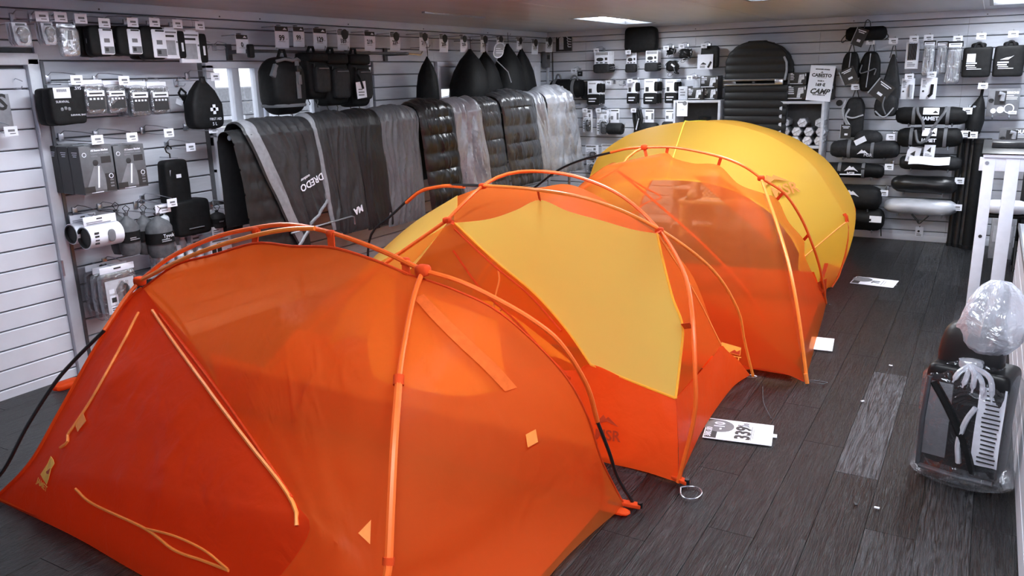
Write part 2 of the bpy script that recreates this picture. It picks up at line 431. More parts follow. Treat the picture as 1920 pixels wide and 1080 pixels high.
# outside
og = struct(MB().box((-6, -3, -.3), (11.5, 26, .2)).build('ground_outside', M('outside_concrete', G(.4), .8)))
sh = thing('garden_shed', 'grey flat topped shed standing outside behind the left window', 'shed', (-5.2, -1.9, -.2))
for k in range(10):
    MB().box((0, 0, .1+.2*k), (1.6, 4.4, .19)).build('cladding', M('shed_cladding', G(.30), .7, var=.15), sh, smooth=False, bev=.01, seg=1)
for y in (-1.4, -.5, .4, 1.3):
    q = MB().box((.81, y, 1.25), (.04, .5, .7)).build('window_frame', white_m, sh)
    MB().box((.835, y, 1.25), (.01, .42, .6)).build('pane', M('far_pane', G(.12), .2), q)
for i, y in enumerate((-3.75, -3.35, -2.95)):
    po = thing('pole', ['white pole outside left window, leftmost', 'white pole outside left window, middle', 'white pole outside left window, rightmost'][i], 'pole', (-2.2, y, -.2))
    MB().cyl((0, 0, 0), (0, .05*i, 2.6), .025, 10).build('shaft', white_m, po); MB().box((0, 0, .01), (.2, .2, .02)).build('foot_plate', white_m, po)
# ================================================================== TENTS
OR_SOLID = fabric('orange_ripstop', (.66, .060, .012), .04, .35, .5, .35, 7, .15)
OR_BRIGHT = fabric('orange_bathtub', (.90, .11, .018), .0, .4, .5, .3, 9, .15)
OR_NET = fabric('orange_net', (.80, .20, .038), .52, .5, .6, .2, 8, .12)
OR_NET2 = fabric('orange_net_dense', (.76, .18, .036), .5, .42, .55, .35, 7, .15)
YE_FLY = fabric('yellow_fly', (1, .68, .12), .0, .5, .7, .15, 5, .15)
YE_BRT = fabric('yellow_bright_fly', (.97, 1.0, .26), .0, .10, .75, .12, 5, .08)
YE_IN = fabric('amber_inner', (1, .55, .10), .05, .65, .4, .3, 9)
POLE = M('orange_pole', (.82, .13, .018), .38, metal=.05, var=.05, spec=.35)
POLE_BR = M('amber_pole', (.88, .24, .035), .36, metal=.05, var=.05, spec=.4)
POLE_BK = M('black_pole', G(.02), .3, metal=.3)
STRAP = M('red_orange_strap', (.60, .055, .010), .75, var=.1, spec=.12)
PIPE = M('amber_piping', (.90, .27, .05), .5, var=.08)
LOGO_Y = M('yellow_print', (.95, .50, .08), .5, var=.04)
LOGO_R = M('red_print', (.52, .05, .012), .5, var=.04)

def V(*p): return Vector(p)
def resample(pts, n, sm=True):
    """smooth curve through points, n+1 samples evenly along it"""
    P = [Vector(p) for p in pts]
    if len(P) == 2 or not sm: Q = P
    else:
        E_ = [P[0]*2-P[1]]+P+[P[-1]*2-P[-2]]; Q = []
        for i in range(1, len(E_)-2):
            a, b, c, d = E_[i-1:i+3]
            for k in range(10):
                t = k/10
                Q.append(.5*((2*b)+(c-a)*t+(2*a-5*b+4*c-d)*t*t+(3*b-a-3*c+d)*t**3))
        Q.append(P[-1])
    L_ = [0]
    for a, b in zip(Q[:-1], Q[1:]): L_.append(L_[-1]+(b-a).length)
    out = []; j = 0
    for i in range(n+1):
        s = L_[-1]*i/n
        while j < len(Q)-2 and L_[j+1] < s: j += 1
        d = L_[j+1]-L_[j]; t = 0 if d < 1e-9 else (s-L_[j])/d
        out.append(Q[j].lerp(Q[j+1], min(1, t)))
    return out
def patch(bot, top, left, right, nu=26, nv=20, wr=.012, freq=3.0, seed=0, sag=0, stretch=None, sm=True, out=None, cr=0, cf=5.0):
    """cloth between four edge curves; wrinkles fade out towards the edges"""
    B_, T_ = resample(bot, nu, sm), resample(top, nu, sm); L_, R_ = resample(left, nv, sm), resample(right, nv, sm)
    c = [B_[0], B_[-1], T_[0], T_[-1]]
    nrm = ((B_[-1]-B_[0]).cross(L_[-1]-L_[0]) + (T_[-1]-T_[0]).cross(R_[-1]-R_[0]))
    if nrm.length < 1e-9: nrm = (B_[-1]-B_[0]).cross(L_[-1]-L_[0])
    nrm.normalize()
    if out is not None and nrm.dot(Vector(out)) < 0: nrm = -nrm
    def g(u, v):
        i, j = min(nu, round(u*nu)), min(nv, round(v*nv))
        p = B_[i]*(1-v)+T_[i]*v + L_[j]*(1-u)+R_[j]*u - (c[0]*(1-u)*(1-v)+c[1]*u*(1-v)+c[2]*(1-u)*v+c[3]*u*v)
        e = min(1, 16*u*(1-u)*v*(1-v))
        q = p*freq + Vector((seed*7.3, seed*3.1, 0))
        if stretch: q = Vector((q.x*stretch[0], q.y*stretch[1], q.z*stretch[2]))
        d = noise.noise(q) + .5*noise.noise(q*2.3)
        if cr:
            c_ = Vector((p.x*cf+1.2*noise.noise(p*2.1), p.z*cf*.55+p.x*cf*.5, p.y*cf)); d2 = max(0, 1-abs(noise.noise(c_))*7)+.6*max(0, 1-abs(noise.noise(c_*2.1+Vector((5, 1, 2))))*8)
            d2 *= max(0, min(1, .5+1.6*noise.noise(p*2.7+Vector((seed, 0, 3)))))
            return p + nrm*(e*(wr*d - sag + cr*d2))
        return p + nrm*(e*(wr*d - sag))
    return MB().grid(g, nu, nv)
def cloth(name, mat, par, *a, **k):
    return patch(*a, **k).build(name, mat, par)
def rod(name, pts, r, mat, par, n=8, ns=28):
    return MB().tube(resample(pts, ns), r, n).build(name, mat, par)
def strip(name, a, b, wd, mat, par, nrm):
    a, b = Vector(a), Vector(b); t = (b-a).normalized(); s = t.cross(Vector(nrm)).normalized()*wd/2; h = Vector(nrm).normalized()*.003
    m = MB(); vs = []
    for p in (a, b): vs += [p-s-h, p+s-h, p+s+h, p-s+h]
    m.add(vs, [(0, 1, 2, 3), (7, 6, 5, 4)]+[(i, (i+1) % 4, (i+1) % 4+4, i+4) for i in range(4)])
    return m.build(name, mat, par, smooth=False)
def onface(o3, ux, uy):
    """3D frame (matrix) for flat prints on cloth"""
    x = Vector(ux).normalized(); y = Vector(uy); y = (y - x*y.dot(x)).normalized(); z = x.cross(y)
    m = Matrix((x, y, z)).transposed().to_4x4(); m.translation = Vector(o3)+z*.004
    return m
MLOC = {}
def ptext(s, par, mx, x, y, size, mat, bold=.0, shear=0, align='CENTER'):
    o = text(s, par, 0, 0, size, mat, bold=bold, shear=shear, align=align)
    MLOC[o.name] = mx @ Matrix.Translation((x, y, 0)); o.matrix_local = MLOC[o.name]; return o
def pshape(name, polys, par, mx, mat, th=.0012):
    m = MB()
    for poly in polys:
        k = len(poly); vs = [mx @ Vector((x, y, 0)) for x, y in poly]+[mx @ Vector((x, y, th)) for x, y in poly]
        m.add(vs, [tuple(range(k)), tuple(range(k, 2*k))[::-1]]+[(i, i+k, (i+1) % k+k, (i+1) % k) for i in range(k)])
    return m.build(name, mat, par, smooth=False)
def peak_logo(par, mx, s, mat):
    return pshape('mountain_emblem', [[(-.5*s, 0), (-.12*s, .42*s), (0, .28*s), (.1*s, .36*s), (.5*s, 0), (.22*s, .1*s), (.05*s, .18*s), (-.2*s, .1*s)]], par, mx, mat)
def bvh(o): return BVHTree.FromPolygons([v.co for v in o.data.vertices], [p.vertices for p in o.data.polygons])
def spot(tree, u, v, up=(0, 0, 1)):
    """frame on the cloth where a measured photo position falls"""
    d = (at(u, v, 1, 0)-CAM).normalized(); d = d if d.y > 0 else -d
    p, n_, i, k = tree.ray_cast(CAM, d)
    if n_.dot(d) > 0: n_ = -n_
    x = Vector(up).cross(n_).normalized(); y = n_.cross(x)
    m = Matrix((x, y, n_)).transposed().to_4x4(); m.translation = p; return m
def drape(tree, mx, *objs, h=.006):
    n_ = mx.to_3x3() @ Vector((0, 0, 1))
    for o in objs:
        w_ = MLOC.get(o.name, Matrix.Identity(4)); o.location = (0, 0, 0); o.rotation_euler = (0, 0, 0); o.scale = (1, 1, 1)
        for v in o.data.vertices:
            p = w_ @ v.co; t_ = (w_ @ v.co - mx.translation).dot(n_)
            q = tree.ray_cast(p+n_*.12, -n_, .3)[0]
            v.co = (q + n_*(h+max(0, min(.002, t_)))) if q else p
        o.data.update()
def crod(name, tree, px, r, mat, par, n=6):
    pts = []
    for u, v in px:
        try: m_ = spot(tree, u, v)
        except Exception: continue
        pts.append(m_.translation + m_.to_3x3() @ Vector((0, 0, r*.7)))
    out = []
    for p in resample(pts, 40):
        d = (p-CAM).normalized(); q, n_, i, k = tree.ray_cast(CAM, d)
        if q is None: out.append(p); continue
        if n_.dot(d) > 0: n_ = -n_
        out.append(q+n_*r*.6)
    return MB().tube(out, r, n).build(name, mat, par)
def loops(par, p, mat=None, s=1):
    p = Vector(p)
    MB().tube([p+V(0, 0, .012), p+V(.05*s, -.02*s, .008), p+V(.10*s, -.01*s, .006), p+V(.12*s, .03*s, .006), p+V(.07*s, .04*s, .006), p+V(.01*s, .015*s, .01)], .0022, 5, closed=True).build('guy_loop', mat or dsteel_m, par)
def foot_tab(par, p, d=(1, 0)):
    p = Vector(p); d = Vector((d[0], d[1], 0)).normalized()
    MB().box(p+d*.03+V(0, 0, .012), (.09, .035, .018), Matrix.Rotation(math.atan2(d.y, d.x), 3, 'Z')).build('foot_tab', STRAP, par, bev=.004)
    MB().cyl(p+d*.07+V(0, 0, .004), p+d*.07+V(0, 0, .03), .012, 8).build('pole_tip', blackp_m, par)

# ------------------------------------------------------------------ tent 1: nearest
A1, B1, C1, D1 = V(1.30, -8.09, .012), V(3.91, -6.78, .012), V(3.80, -8.16, .012), V(1.30, -6.75, .012)
HL1, HR1 = at(262, 527, 1, -7.4), at(793, 507, 1, -7.4)
aL, aR = at(268, 540, 1, -7.41), at(765, 514, 1, -7.41)
t1 = thing('dome_tent', 'nearest orange tent, its solid red-orange front panel carrying a small yellow logo', 'tent', (2.5, -7.4, 0))
t1.location = (0, 0, 0)
ridge = [aL, at(330, 497, 1, -7.41), at(400, 478, 1, -7.41), at(480, 456, 1, -7.41), at(550, 462, 1, -7.41), at(622, 464, 1, -7.41), at(700, 487, 1, -7.41), aR]
S1 = V(3.02, -8.17, .012)
botm = [A1, at(60, 968, 2, .02), at(150, 1012, 2, .03), at(270, 1081, 2, .02), S1]
seam = [S1, at(575, 1010, 1, -8.12), at(553, 940, 1, -8.06), at(470, 815, 1, -7.9), at(390, 700, 1, -7.72), at(320, 610, 1, -7.52), aL]
ledge = [A1, at(58, 868, 1, -8.02), at(112, 775, 1, -7.88), at(182, 650, 1, -7.64), at(238, 566, 1, -7.47), aL]
cedge = [C1, at(715, 1180, 1, -8.13), at(722, 1055, 1, -8.06), at(735, 890, 1, -7.93), at(745, 725, 1, -7.76), at(762, 580, 1, -7.5), aR]
bedge = [B1, at(1150, 908, 1, -6.83), at(1126, 858, 1, -6.92), at(1098, 772, 1, -7.02), at(1048, 690, 1, -7.12), at(945, 592, 1, -7.26), at(858, 546, 1, -7.35), aR]
dedge = [D1, V(1.38, -6.95, .4), aL]
door1 = cloth('front_door', OR_SOLID, t1, botm, [aL, aL+V(.003, 0, 0)], ledge, seam, nu=90, nv=80, wr=.026, freq=2.6, seed=1, sag=-.02, cr=.008, cf=6, out=(0, -1, .4))
canopy1 = cloth('front_canopy', OR_NET2, t1, [S1, V(3.4, -8.18, .012), C1], ridge, seam, cedge, nu=100, nv=80, wr=.026, freq=2.2, seed=2, cr=.009, cf=6, stretch=(1, 1, 1.8), out=(0, -1, .5))
right1 = cloth('right_canopy', OR_NET2, t1, [C1, V(3.88, -7.75, .05), V(3.90, -7.3, .07), B1], [aR, aR+V(0, .003, 0)], cedge, bedge, nu=60, nv=60, wr=.012, freq=2.6, seed=3, cr=.006, cf=5, out=(1, 0, .3))
cloth('rear_canopy', OR_NET, t1, [D1, V(2.6, -6.74, .05), B1], ridge, dedge, bedge, nu=34, nv=20, wr=.012, freq=3, seed=4)
cloth('left_canopy', OR_SOLID, t1, [A1, V(1.33, -7.4, .05), D1], [aL, aL+V(0, .003, 0)], ledge, dedge, nu=18, nv=18, wr=.008, seed=5)
MB().grid(lambda u, v: V(1.34+2.5*u, -8.1+1.33*v, .03), 6, 4).build('groundsheet', OR_BRIGHT, t1)
# solid lower walls seen through the net
cloth('rear_bathtub_wall', OR_SOLID, t1, [D1+V(.05, -.05, .01), B1+V(-.06, -.05, .01)], [V(1.36, -6.86, .36), V(2.6, -6.84, .30), V(3.84, -6.92, .36)], [D1+V(.05, -.05, .01), V(1.36, -6.86, .36)], [B1+V(-.06, -.05, .01), V(3.84, -6.92, .36)], nu=20, nv=8, wr=.01)
TF, TR = bvh(canopy1), bvh(right1)
def yp(u, v):
    m_ = None
    for T_ in ((TF, TR) if u < 745 else (TR, TF)):
        try: m_ = spot(T_, u, v); break
        except Exception: pass
    return m_.translation - (m_.to_3x3() @ Vector((0, 0, 1)))*.03
cloth('inner_door_panel', YE_IN, t1, [yp(606, 640), yp(650, 622), yp(682, 622)], [yp(700, 508), yp(718, 510), yp(735, 516)], [yp(606, 640), yp(645, 560), yp(700, 508)], [yp(682, 622), yp(712, 560), yp(735, 516)], nu=12, nv=12, wr=.004, freq=6)
cloth('inner_door_panel', YE_IN, t1, [yp(684, 640), yp(692, 690), yp(715, 708), yp(738, 714)], [yp(684, 622), yp(712, 560), yp(735, 518)], [yp(684, 640), yp(684, 622)], [yp(738, 714), yp(737, 600), yp(735, 518)], nu=14, nv=10, wr=.006, freq=7)
cloth('inner_wall_panel', YE_IN, t1, [yp(752, 712), yp(800, 728), yp(880, 738), yp(962, 728)], [yp(768, 530), yp(810, 550), yp(870, 570), yp(942, 596)], [yp(752, 712), yp(758, 620), yp(768, 530)], [yp(962, 728), yp(950, 660), yp(942, 596)], nu=24, nv=16, wr=.006, freq=7, stretch=(1.6, 1, .4))
# piping, zips, straps
T_ = bvh(door1)
crod('zip_piping', T_, [(288, 584), (325, 640), (392, 732), (470, 835), (530, 910), (556, 955), (560, 985), (570, 1040)], .0075, PIPE, t1)
crod('zip_piping', T_, [(262, 588), (228, 655), (178, 745), (142, 800), (131, 815), (130, 830), (117, 840)], .007, PIPE, t1)
crod('zip_piping', T_, [(145, 916), (178, 944), (275, 990), (330, 1030), (385, 1050), (432, 1068)], .006, PIPE, t1)
crod('zip_piping', T_, [(275, 990), (330, 1004), (385, 1030), (430, 1066)], .005, PIPE, t1)
crod('zip_dark_tape', T_, [(300, 590), (345, 650), (430, 762), (500, 850), (550, 935)], .006, STRAP, t1)  # darker line running parallel to the zip piping
rod('edge_binding', [p+V(-.004, -.004, 0) for p in ledge], .008, OR_BRIGHT, t1, 6)
rod('edge_binding', ridge, .006, STRAP, t1, 6)
rod('edge_binding', bedge, .005, STRAP, t1, 6)
def op(u, v):
    m_ = spot(TR, u, v); return m_.translation + (m_.to_3x3() @ Vector((0, 0, 1)))*.006
cloth('door_flap', M('flap_orange', (.60, .105, .02), .85, spec=.08), t1, [op(776, 560), op(795, 553)], [op(945, 734), op(968, 727)], [op(776, 560), op(815, 605), op(860, 650), op(905, 692), op(945, 734)], [op(795, 553), op(840, 600), op(885, 643), op(930, 685), op(968, 727)], nu=4, nv=24, wr=0)
# poles
rod('ridge_pole', [HL1, at(320, 482, 1, -7.38), at(400, 446, 1, -7.37), at(470, 429, 1, -7.37), at(540, 421, 1, -7.37), at(620, 436, 1, -7.38), at(710, 468, 1, -7.39), HR1], .010, POLE, t1)
rod('front_ridge_pole', [HL1, at(330, 492, 1, -7.44), at(400, 464, 1, -7.44), at(480, 441, 1, -7.43), at(540, 430, 1, -7.41), at(590, 428, 1, -7.39)], .010, POLE_BR, t1)
rod('leg_pole', [HR1, at(775, 560, 1, -7.50), at(757, 650, 1, -7.66), at(748, 712, 1, -7.78)], .010, POLE, t1)
rod('leg_pole', [at(748, 712, 1, -7.78), at(738, 850, 1, -7.96), at(729, 1050, 1, -8.13), at(727, 1120, 1, -8.17), V(3.84, -8.21, .0)], .014, POLE, t1)
MB().cyl(at(748, 704, 1, -7.77), at(747, 722, 1, -7.79), .019, 10).build('pole_collar', STRAP, t1)
MB().cyl(at(729, 1045, 1, -8.125), at(728, 1060, 1, -8.135), .019, 10).build('pole_collar', STRAP, t1)
rod('leg_pole', [HR1, at(860, 527, 1, -7.38), at(930, 560, 1, -7.33), at(1000, 601, 1, -7.27), at(1052, 645, 1, -7.2), at(1100, 722, 1, -7.08), at(1120, 790, 1, -7.0)], .010, POLE, t1)
rod('leg_pole_tip', [at(1120, 790, 1, -7.0), at(1143, 850, 1, -6.92), at(1158, 895, 1, -6.84), V(3.95, -6.755, .005)], .008, POLE_BK, t1)
rod('leg_pole', [HL1, at(235, 560, 1, -7.48), at(195, 620, 1, -7.62)], .010, POLE, t1)
rod('leg_pole_tip', [at(195, 620, 1, -7.62), at(140, 675, 1, -7.74), at(100, 722, 1, -7.84), at(50, 800, 1, -7.96), at(2, 888, 1, -8.06), V(1.16, -8.12, .0)], .009, POLE_BK, t1)
rod('leg_pole', [HL1, V(1.48, -7.15, .7), V(1.28, -6.85, .3), V(1.24, -6.7, 0)], .010, POLE_BK, t1)
for p in (HL1, HR1):
    MB().sup(p, (.06, .05, .045), .6, .6, 12, 8).build('hub', STRAP, t1)
for (u, v, u2, v2) in [(480, 432, 478, 456), (620, 438, 622, 464), (760, 490, 762, 514)]:
    strip('clip_strap', at(u, v, 1, -7.39), at(u2, v2, 1, -7.405), .034, STRAP, t1, (0, -1, .3))
    MB().sup(at(u, v, 1, -7.385), (.035, .035, .03), .6, .6, 8, 6).build('clip', STRAP, t1)
foot_tab(t1, B1, (1, .1)); foot_tab(t1, A1, (-1, -.3)); foot_tab(t1, D1, (-1, .5)); foot_tab(t1, C1, (1, -1))
pl = MB()
pl.sup(at(127, 720, 2, .03), (.10, .20, .05), .7, .7, 12, 8); pl.build('guy_tab', OR_BRIGHT, t1)
rod('guy_strap', [at(140, 722, 2, .03), V(.8, -6.9, .06), D1+V(0, 0, .03)], .006, STRAP, t1, 5)
pl = MB(); pl.sup(at(1150, 955, 2, .015), (.16, .06, .02), .7, .7, 12, 8); pl.build('guy_tab', OR_BRIGHT, t1)
# prints
def face_frame(u, v, y, u2, v2, y2, u3, v3, y3):
    o = at(u, v, 1, y); return onface(o, at(u2, v2, 1, y2)-o, at(u3, v3, 1, y3)-o), o
nF = V(0, -1, .55)
def nudge(m, d): m.translation += Vector(d); return m
T_ = bvh(door1); mx = spot(T_, 89, 884, (.12, 0, 1))
o1 = pshape('logo_plate', [[(-.036, -.03), (.0, -.038), (.038, -.045), (.042, -.02), (.032, .025), (.036, .053), (.01, .06), (-.022, .063), (-.018, .03)]], t1, mx, LOGO_Y)
o2 = pshape('logo_peak', [[(.004, -.001), (.024, .025), (.030, .001), (.018, -.005)]], t1, mx, LOGO_R)
o3 = ptext('JAMET', t1, mx, -.002, -.064, .036, LOGO_Y, .0008); drape(T_, mx, o1, o3); drape(T_, mx, o2, h=.007)
mx = spot(T_, 153, 792, (.3, 0, 1)); o1 = pshape('care_patch', [[(-.034, -.03), (.034, -.03), (.034, .03), (-.034, .03)]], t1, mx, PIPE); drape(T_, mx, o1)
T_ = bvh(canopy1); mx = spot(T_, 684, 1000); o1 = pshape('fabric_tab', [[(-.02, 0), (.02, -.035), (.02, .04)]], t1, mx, PIPE); drape(T_, mx, o1)
T_ = bvh(right1); mx = spot(T_, 995, 822, (.1, 0, 1)); o1 = pshape('care_patch', [[(-.03, -.025), (.03, -.025), (.03, .025), (-.03, .025)]], t1, mx, PIPE); drape(T_, mx, o1)

# ------------------------------------------------------------------ tent 2: middle, yellow panel
t2 = thing('dome_tent', 'middle orange tent under a bright yellow sun panel, between two other tents', 'tent')
FR2, BR2, FL2, BL2 = V(4.05, -6.47, .012), V(4.0, -4.95, .012), V(1.2, -6.42, .012), V(.95, -4.98, .012)
y2 = lambda u, v, y: at(u, v, 1, y)
XR, XL, LH = y2(1236, 432, -5.7), y2(905, 349, -5.7), y2(838, 413, -6.08)
P1m, P2m = y2(1000, 321, -5.40), y2(1008, 356, -6.0)
rod('long_pole', [FR2, y2(1302, 780, -6.46), y2(1303, 690, -6.44), y2(1298, 590, -6.32), y2(1282, 510, -6.06), XR, y2(1165, 367, -5.54), y2(1080, 331, -5.44), P1m, y2(945, 328, -5.52), XL, y2(870, 380, -5.92), LH], .0105, POLE, t2, ns=44)
rod('long_pole_tip', [LH, V(2.05, -6.3, .72), V(1.6, -6.44, .3), FL2], .0105, POLE, t2)
rod('cross_pole', [BR2+V(.02, 0, 0), y2(1396, 640, -4.98), y2(1383, 580, -5.05), y2(1335, 505, -5.25), XR+V(0, .0, .005), y2(1120, 378, -5.92), P2m, XL+V(0, 0, .004)], .0095, POLE_BR, t2, ns=40)
rod('cross_pole_end', [XL+V(0, 0, .004), y2(845, 348, -5.5), y2(790, 356, -5.32), y2(735, 403, -5.14), y2(695, 442, -5.05), V(.97, -4.98, .35), BL2], .0095, POLE_BK, t2, ns=30)
rod('brow_sleeve', [y2(870, 350, -5.58), y2(830, 349, -5.45), y2(790, 358, -5.33), y2(762, 380, -5.24)], .012, POLE, t2)
for p in (XR, XL, LH): MB().sup(p, (.045, .045, .035), .6, .6, 10, 8).build('pole_clip', STRAP, t2)
# yellow sun panel
Pl, Pr = y2(852, 418, -6.02), y2(1232, 438, -5.80)
ap = y2(1012, 375, -5.96)
lo_l, lo_r = y2(1108, 684, -6.20), y2(1267, 747, -6.34)
mid_r = y2(1280, 612, -6.30)
_n = (lo_r-Pl).cross(Pr-Pl).normalized()
def onpl(u, v, d=0):
    k = at(u, v, 1, -6)-CAM; return CAM + k*((Pl-CAM).dot(_n)/k.dot(_n)) + _n*d*(1 if _n.y < 0 else -1)
lo_l, mid_r, ap = onpl(1108, 684), onpl(1280, 612), onpl(1012, 375)
topc = [Pl, onpl(915, 411), onpl(965, 395), ap, onpl(1065, 396), onpl(1130, 414), onpl(1185, 430), Pr]
rightc = [lo_r, onpl(1275, 680), mid_r, onpl(1262, 560), onpl(1246, 500), Pr]
leftc = [lo_l, onpl(1060, 615), onpl(1000, 548), onpl(930, 490), Pl]
cloth('sun_panel', YE_BRT, t2, [lo_l, onpl(1180, 713), lo_r], topc, leftc, rightc, nu=40, nv=36, wr=.004, freq=3, sag=-.02, seed=6, out=(0, -1, .6))
rod('panel_hem', leftc, .006, YE_FLY, t2, 6); rod('panel_hem', [lo_l, onpl(1180, 713), lo_r], .006, YE_FLY, t2, 6); rod('panel_hem', rightc, .006, YE_FLY, t2, 6)
rod('hem_zip', [p+V(-.02, -.01, -.015) for p in leftc[1:]], .006, STRAP, t2, 6)
strip('corner_strap', mid_r, y2(1297, 610, -6.33), .03, STRAP, t2, (0, -1, 0))
strip('corner_strap', Pr, XR, .03, STRAP, t2, (0, -1, .5))
strip('corner_strap', ap, P2m, .02, STRAP, t2, (0, -1, 0))
strip('corner_strap', Pl, LH, .03, STRAP, t2, (0, -1, .5))
# left yellow panel
a_, b_, c_, d_ = y2(858, 366, -5.45), y2(702, 481, -5.35), y2(745, 514, -6.25), y2(838, 419, -6.06)
cloth('left_panel', YE_BRT, t2, [b_, V(1.6, -5.8, .6), c_], [a_, y2(856, 392, -5.8), d_], [b_, y2(775, 418, -5.42), a_], [c_, y2(775, 500, -6.2), d_], nu=14, nv=16, wr=.006, freq=4, seed=7)
# roof net + rear
bk = [y2(857, 368, -5.45), y2(905, 352, -5.32), y2(960, 351, -5.22), y2(1010, 352, -5.2), y2(1060, 345, -5.2), y2(1110, 362, -5.3), y2(1180, 405, -5.5), Pr]
cloth('roof_net', OR_NET, t2, topc, bk, [Pl, y2(852, 392, -5.75), bk[0]], [Pr, Pr+V(0, .002, 0)], nu=30, nv=12, wr=.008, seed=8, sag=.01)
cloth('rear_net', OR_NET, t2, [BL2, V(2.5, -4.98, .1), BR2], bk, [BL2, V(1.5, -5.2, .55), bk[0]], [BR2, y2(1352, 648, -5.1), y2(1300, 520, -5.35), Pr], nu=30, nv=20, wr=.012, seed=9)
cloth('rear_bathtub_wall', OR_BRIGHT, t2, [BL2, V(2.5, -5.0, .03), BR2], [V(1.1, -5.06, .3), V(2.5, -5.1, .26), V(3.9, -5.12, .16)], [BL2, V(1.1, -5.06, .3)], [BR2, V(3.9, -5.12, .16)], nu=24, nv=8, wr=.012, seed=10)
ck = y2(1352, 647, -5.35)
cloth('right_net', OR_NET, t2, [lo_r+V(0, .004, 0), ck], [Pr, Pr+V(.002, .002, 0)], [lo_r+V(0, .004, 0), onpl(1276, 680), mid_r, onpl(1247, 500), Pr], [ck, y2(1300, 545, -5.5), Pr], nu=14, nv=20, wr=.006, seed=11, freq=5)
rod('net_seam', [ck, y2(1300, 545, -5.5), Pr], .006, POLE_BR, t2, 6)
cloth('right_bathtub_wall', OR_BRIGHT, t2, [FR2, y2(1288, 868, -6.28), y2(1322, 798, -5.85), y2(1372, 728, -5.3), y2(1406, 703, -5.0)], [lo_r, y2(1312, 698, -5.8), y2(1340, 664, -5.45), ck, y2(1364, 658, -5.25), y2(1385, 676, -5.1)], [FR2, y2(1272, 830, -6.42), lo_r], [y2(1406, 703, -5.0), y2(1396, 690, -5.05), y2(1385, 676, -5.1)], nu=24, nv=16, wr=.012, freq=5, seed=12, out=(1, 0, 0))
fl_t = V(1.5, -6.3, .36)
wall2 = cloth('front_bathtub_wall', OR_BRIGHT, t2, [FL2, V(2.4, -6.40, .02), y2(1010, 835, -6.40), y2(1120, 864, -6.42), y2(1200, 882, -6.44), FR2], [fl_t, V(2.5, -6.2, .31), y2(1050, 694, -6.18), lo_l+V(0, .004, 0), onpl(1180, 714), lo_r+V(0, .004, 0)], [FL2, fl_t], [FR2, y2(1271, 830, -6.42), lo_r+V(0, .004, 0)], nu=90, nv=40, wr=.04, freq=6, seed=13, cr=.006, cf=7, stretch=(1.2, 1, .35), out=(0, -1, 0))
cloth('front_net', OR_NET, t2, [fl_t, V(2.5, -6.2, .31), y2(1050, 694, -6.18), lo_l], [LH+V(0, .01, -.03), Pl], [fl_t, V(1.9, -6.25, .7), LH+V(0, .01, -.03)], leftc, nu=20, nv=18, wr=.01, seed=14)
cloth('groundsheet', OR_SOLID, t2, [FL2+V(.1, .05, .015), FR2+V(-.1, .05, .015)], [BL2+V(.1, -.05, .015), BR2+V(-.1, -.05, .015)], [FL2+V(.1, .05, .015), BL2+V(.1, -.05, .015)], [FR2+V(-.1, .05, .015), BR2+V(-.1, -.05, .015)], nu=20, nv=12, wr=.01)
rod('door_zip', [y2(1105, 745, -6.25), y2(1020, 660, -6.2), y2(965, 600, -6.17), y2(900, 540, -6.13), y2(850, 470, -6.08)], .007, STRAP, t2, 6)
rod('toggle_cord', [y2(934, 505, -6.1), y2(936, 525, -6.12), y2(928, 560, -6.14), y2(926, 590, -6.15), y2(942, 578, -6.15)], .005, PIPE, t2, 6)
cloth('inner_pocket', YE_IN, t2, [y2(1028, 668, -6.0), y2(1050, 672, -6.0), y2(1085, 690, -6.0)], [y2(830, 552, -5.7), y2(880, 560, -5.7), y2(925, 565, -5.7)], [y2(1028, 668, -6.0), y2(930, 600, -5.85), y2(830, 552, -5.7)], [y2(1085, 690, -6.0), y2(1000, 620, -5.85), y2(925, 565, -5.7)], nu=10, nv=10, wr=.01)
T_ = bvh(wall2); mx = spot(T_, 1138, 800, (-.12, 0, 1))
drape(T_, mx, ptext('MSR', t2, mx, 0, -.045, .075, LOGO_R, .002, .1), peak_logo(t2, mx @ Matrix.Translation((0, .005, 0)), .13, LOGO_R))
MB().tube(resample([FL(1276, 914, .02), FL(1290, 912, .012), FL(1308, 914, .012), FL(1316, 924, .012), FL(1306, 934, .012), FL(1288, 935, .012), FL(1277, 927, .012), FL(1276, 914, .02)], 24), .0035, 6).build('guy_loop', steel_m, t2); loops(t2, BR2+V(-.05, -.03, 0), steel_m, .8)
foot_tab(t2, FR2+V(-.02, .02, 0), (1, -.4))

# ------------------------------------------------------------------ tent 3: net inner tent
t3 = thing('dome_tent', 'orange net inner tent standing right in front of the yellow fly', 'tent')
FR3, BR3, FL3, BL3 = V(4.34, -4.92, .012), V(4.14, -3.07, .012), V(1.75, -4.85, .012), V(1.5, -3.1, .012)
HL3, HR3 = y2(1208, 276, -4.0), y2(1427, 334, -4.0)
rod('ridge_pole', [HL3, y2(1270, 277, -3.98), y2(1350, 294, -3.98), y2(1395, 312, -4.0), HR3], .0095, POLE, t3)
rod('leg_pole', [HR3, y2(1470, 362, -3.85), y2(1500, 405, -3.7), y2(1520, 450, -3.55), y2(1538, 505, -3.35), BR3], .0095, POLE, t3)
rod('leg_pole', [HR3, y2(1440, 372, -4.15), y2(1460, 430, -4.42), y2(1480, 500, -4.66), y2(1497, 590, -4.82), FR3], .0105, POLE_BR, t3)
rod('leg_pole', [HL3, y2(1182, 290, -4.05), y2(1157, 316, -4.15), V(2.35, -4.45, .9), V(1.95, -4.7, .5), FL3], .0095, POLE_BR, t3)
rod('leg_pole', [HL3, y2(1175, 279, -3.95), y2(1145, 286, -3.9)], .0095, POLE, t3)
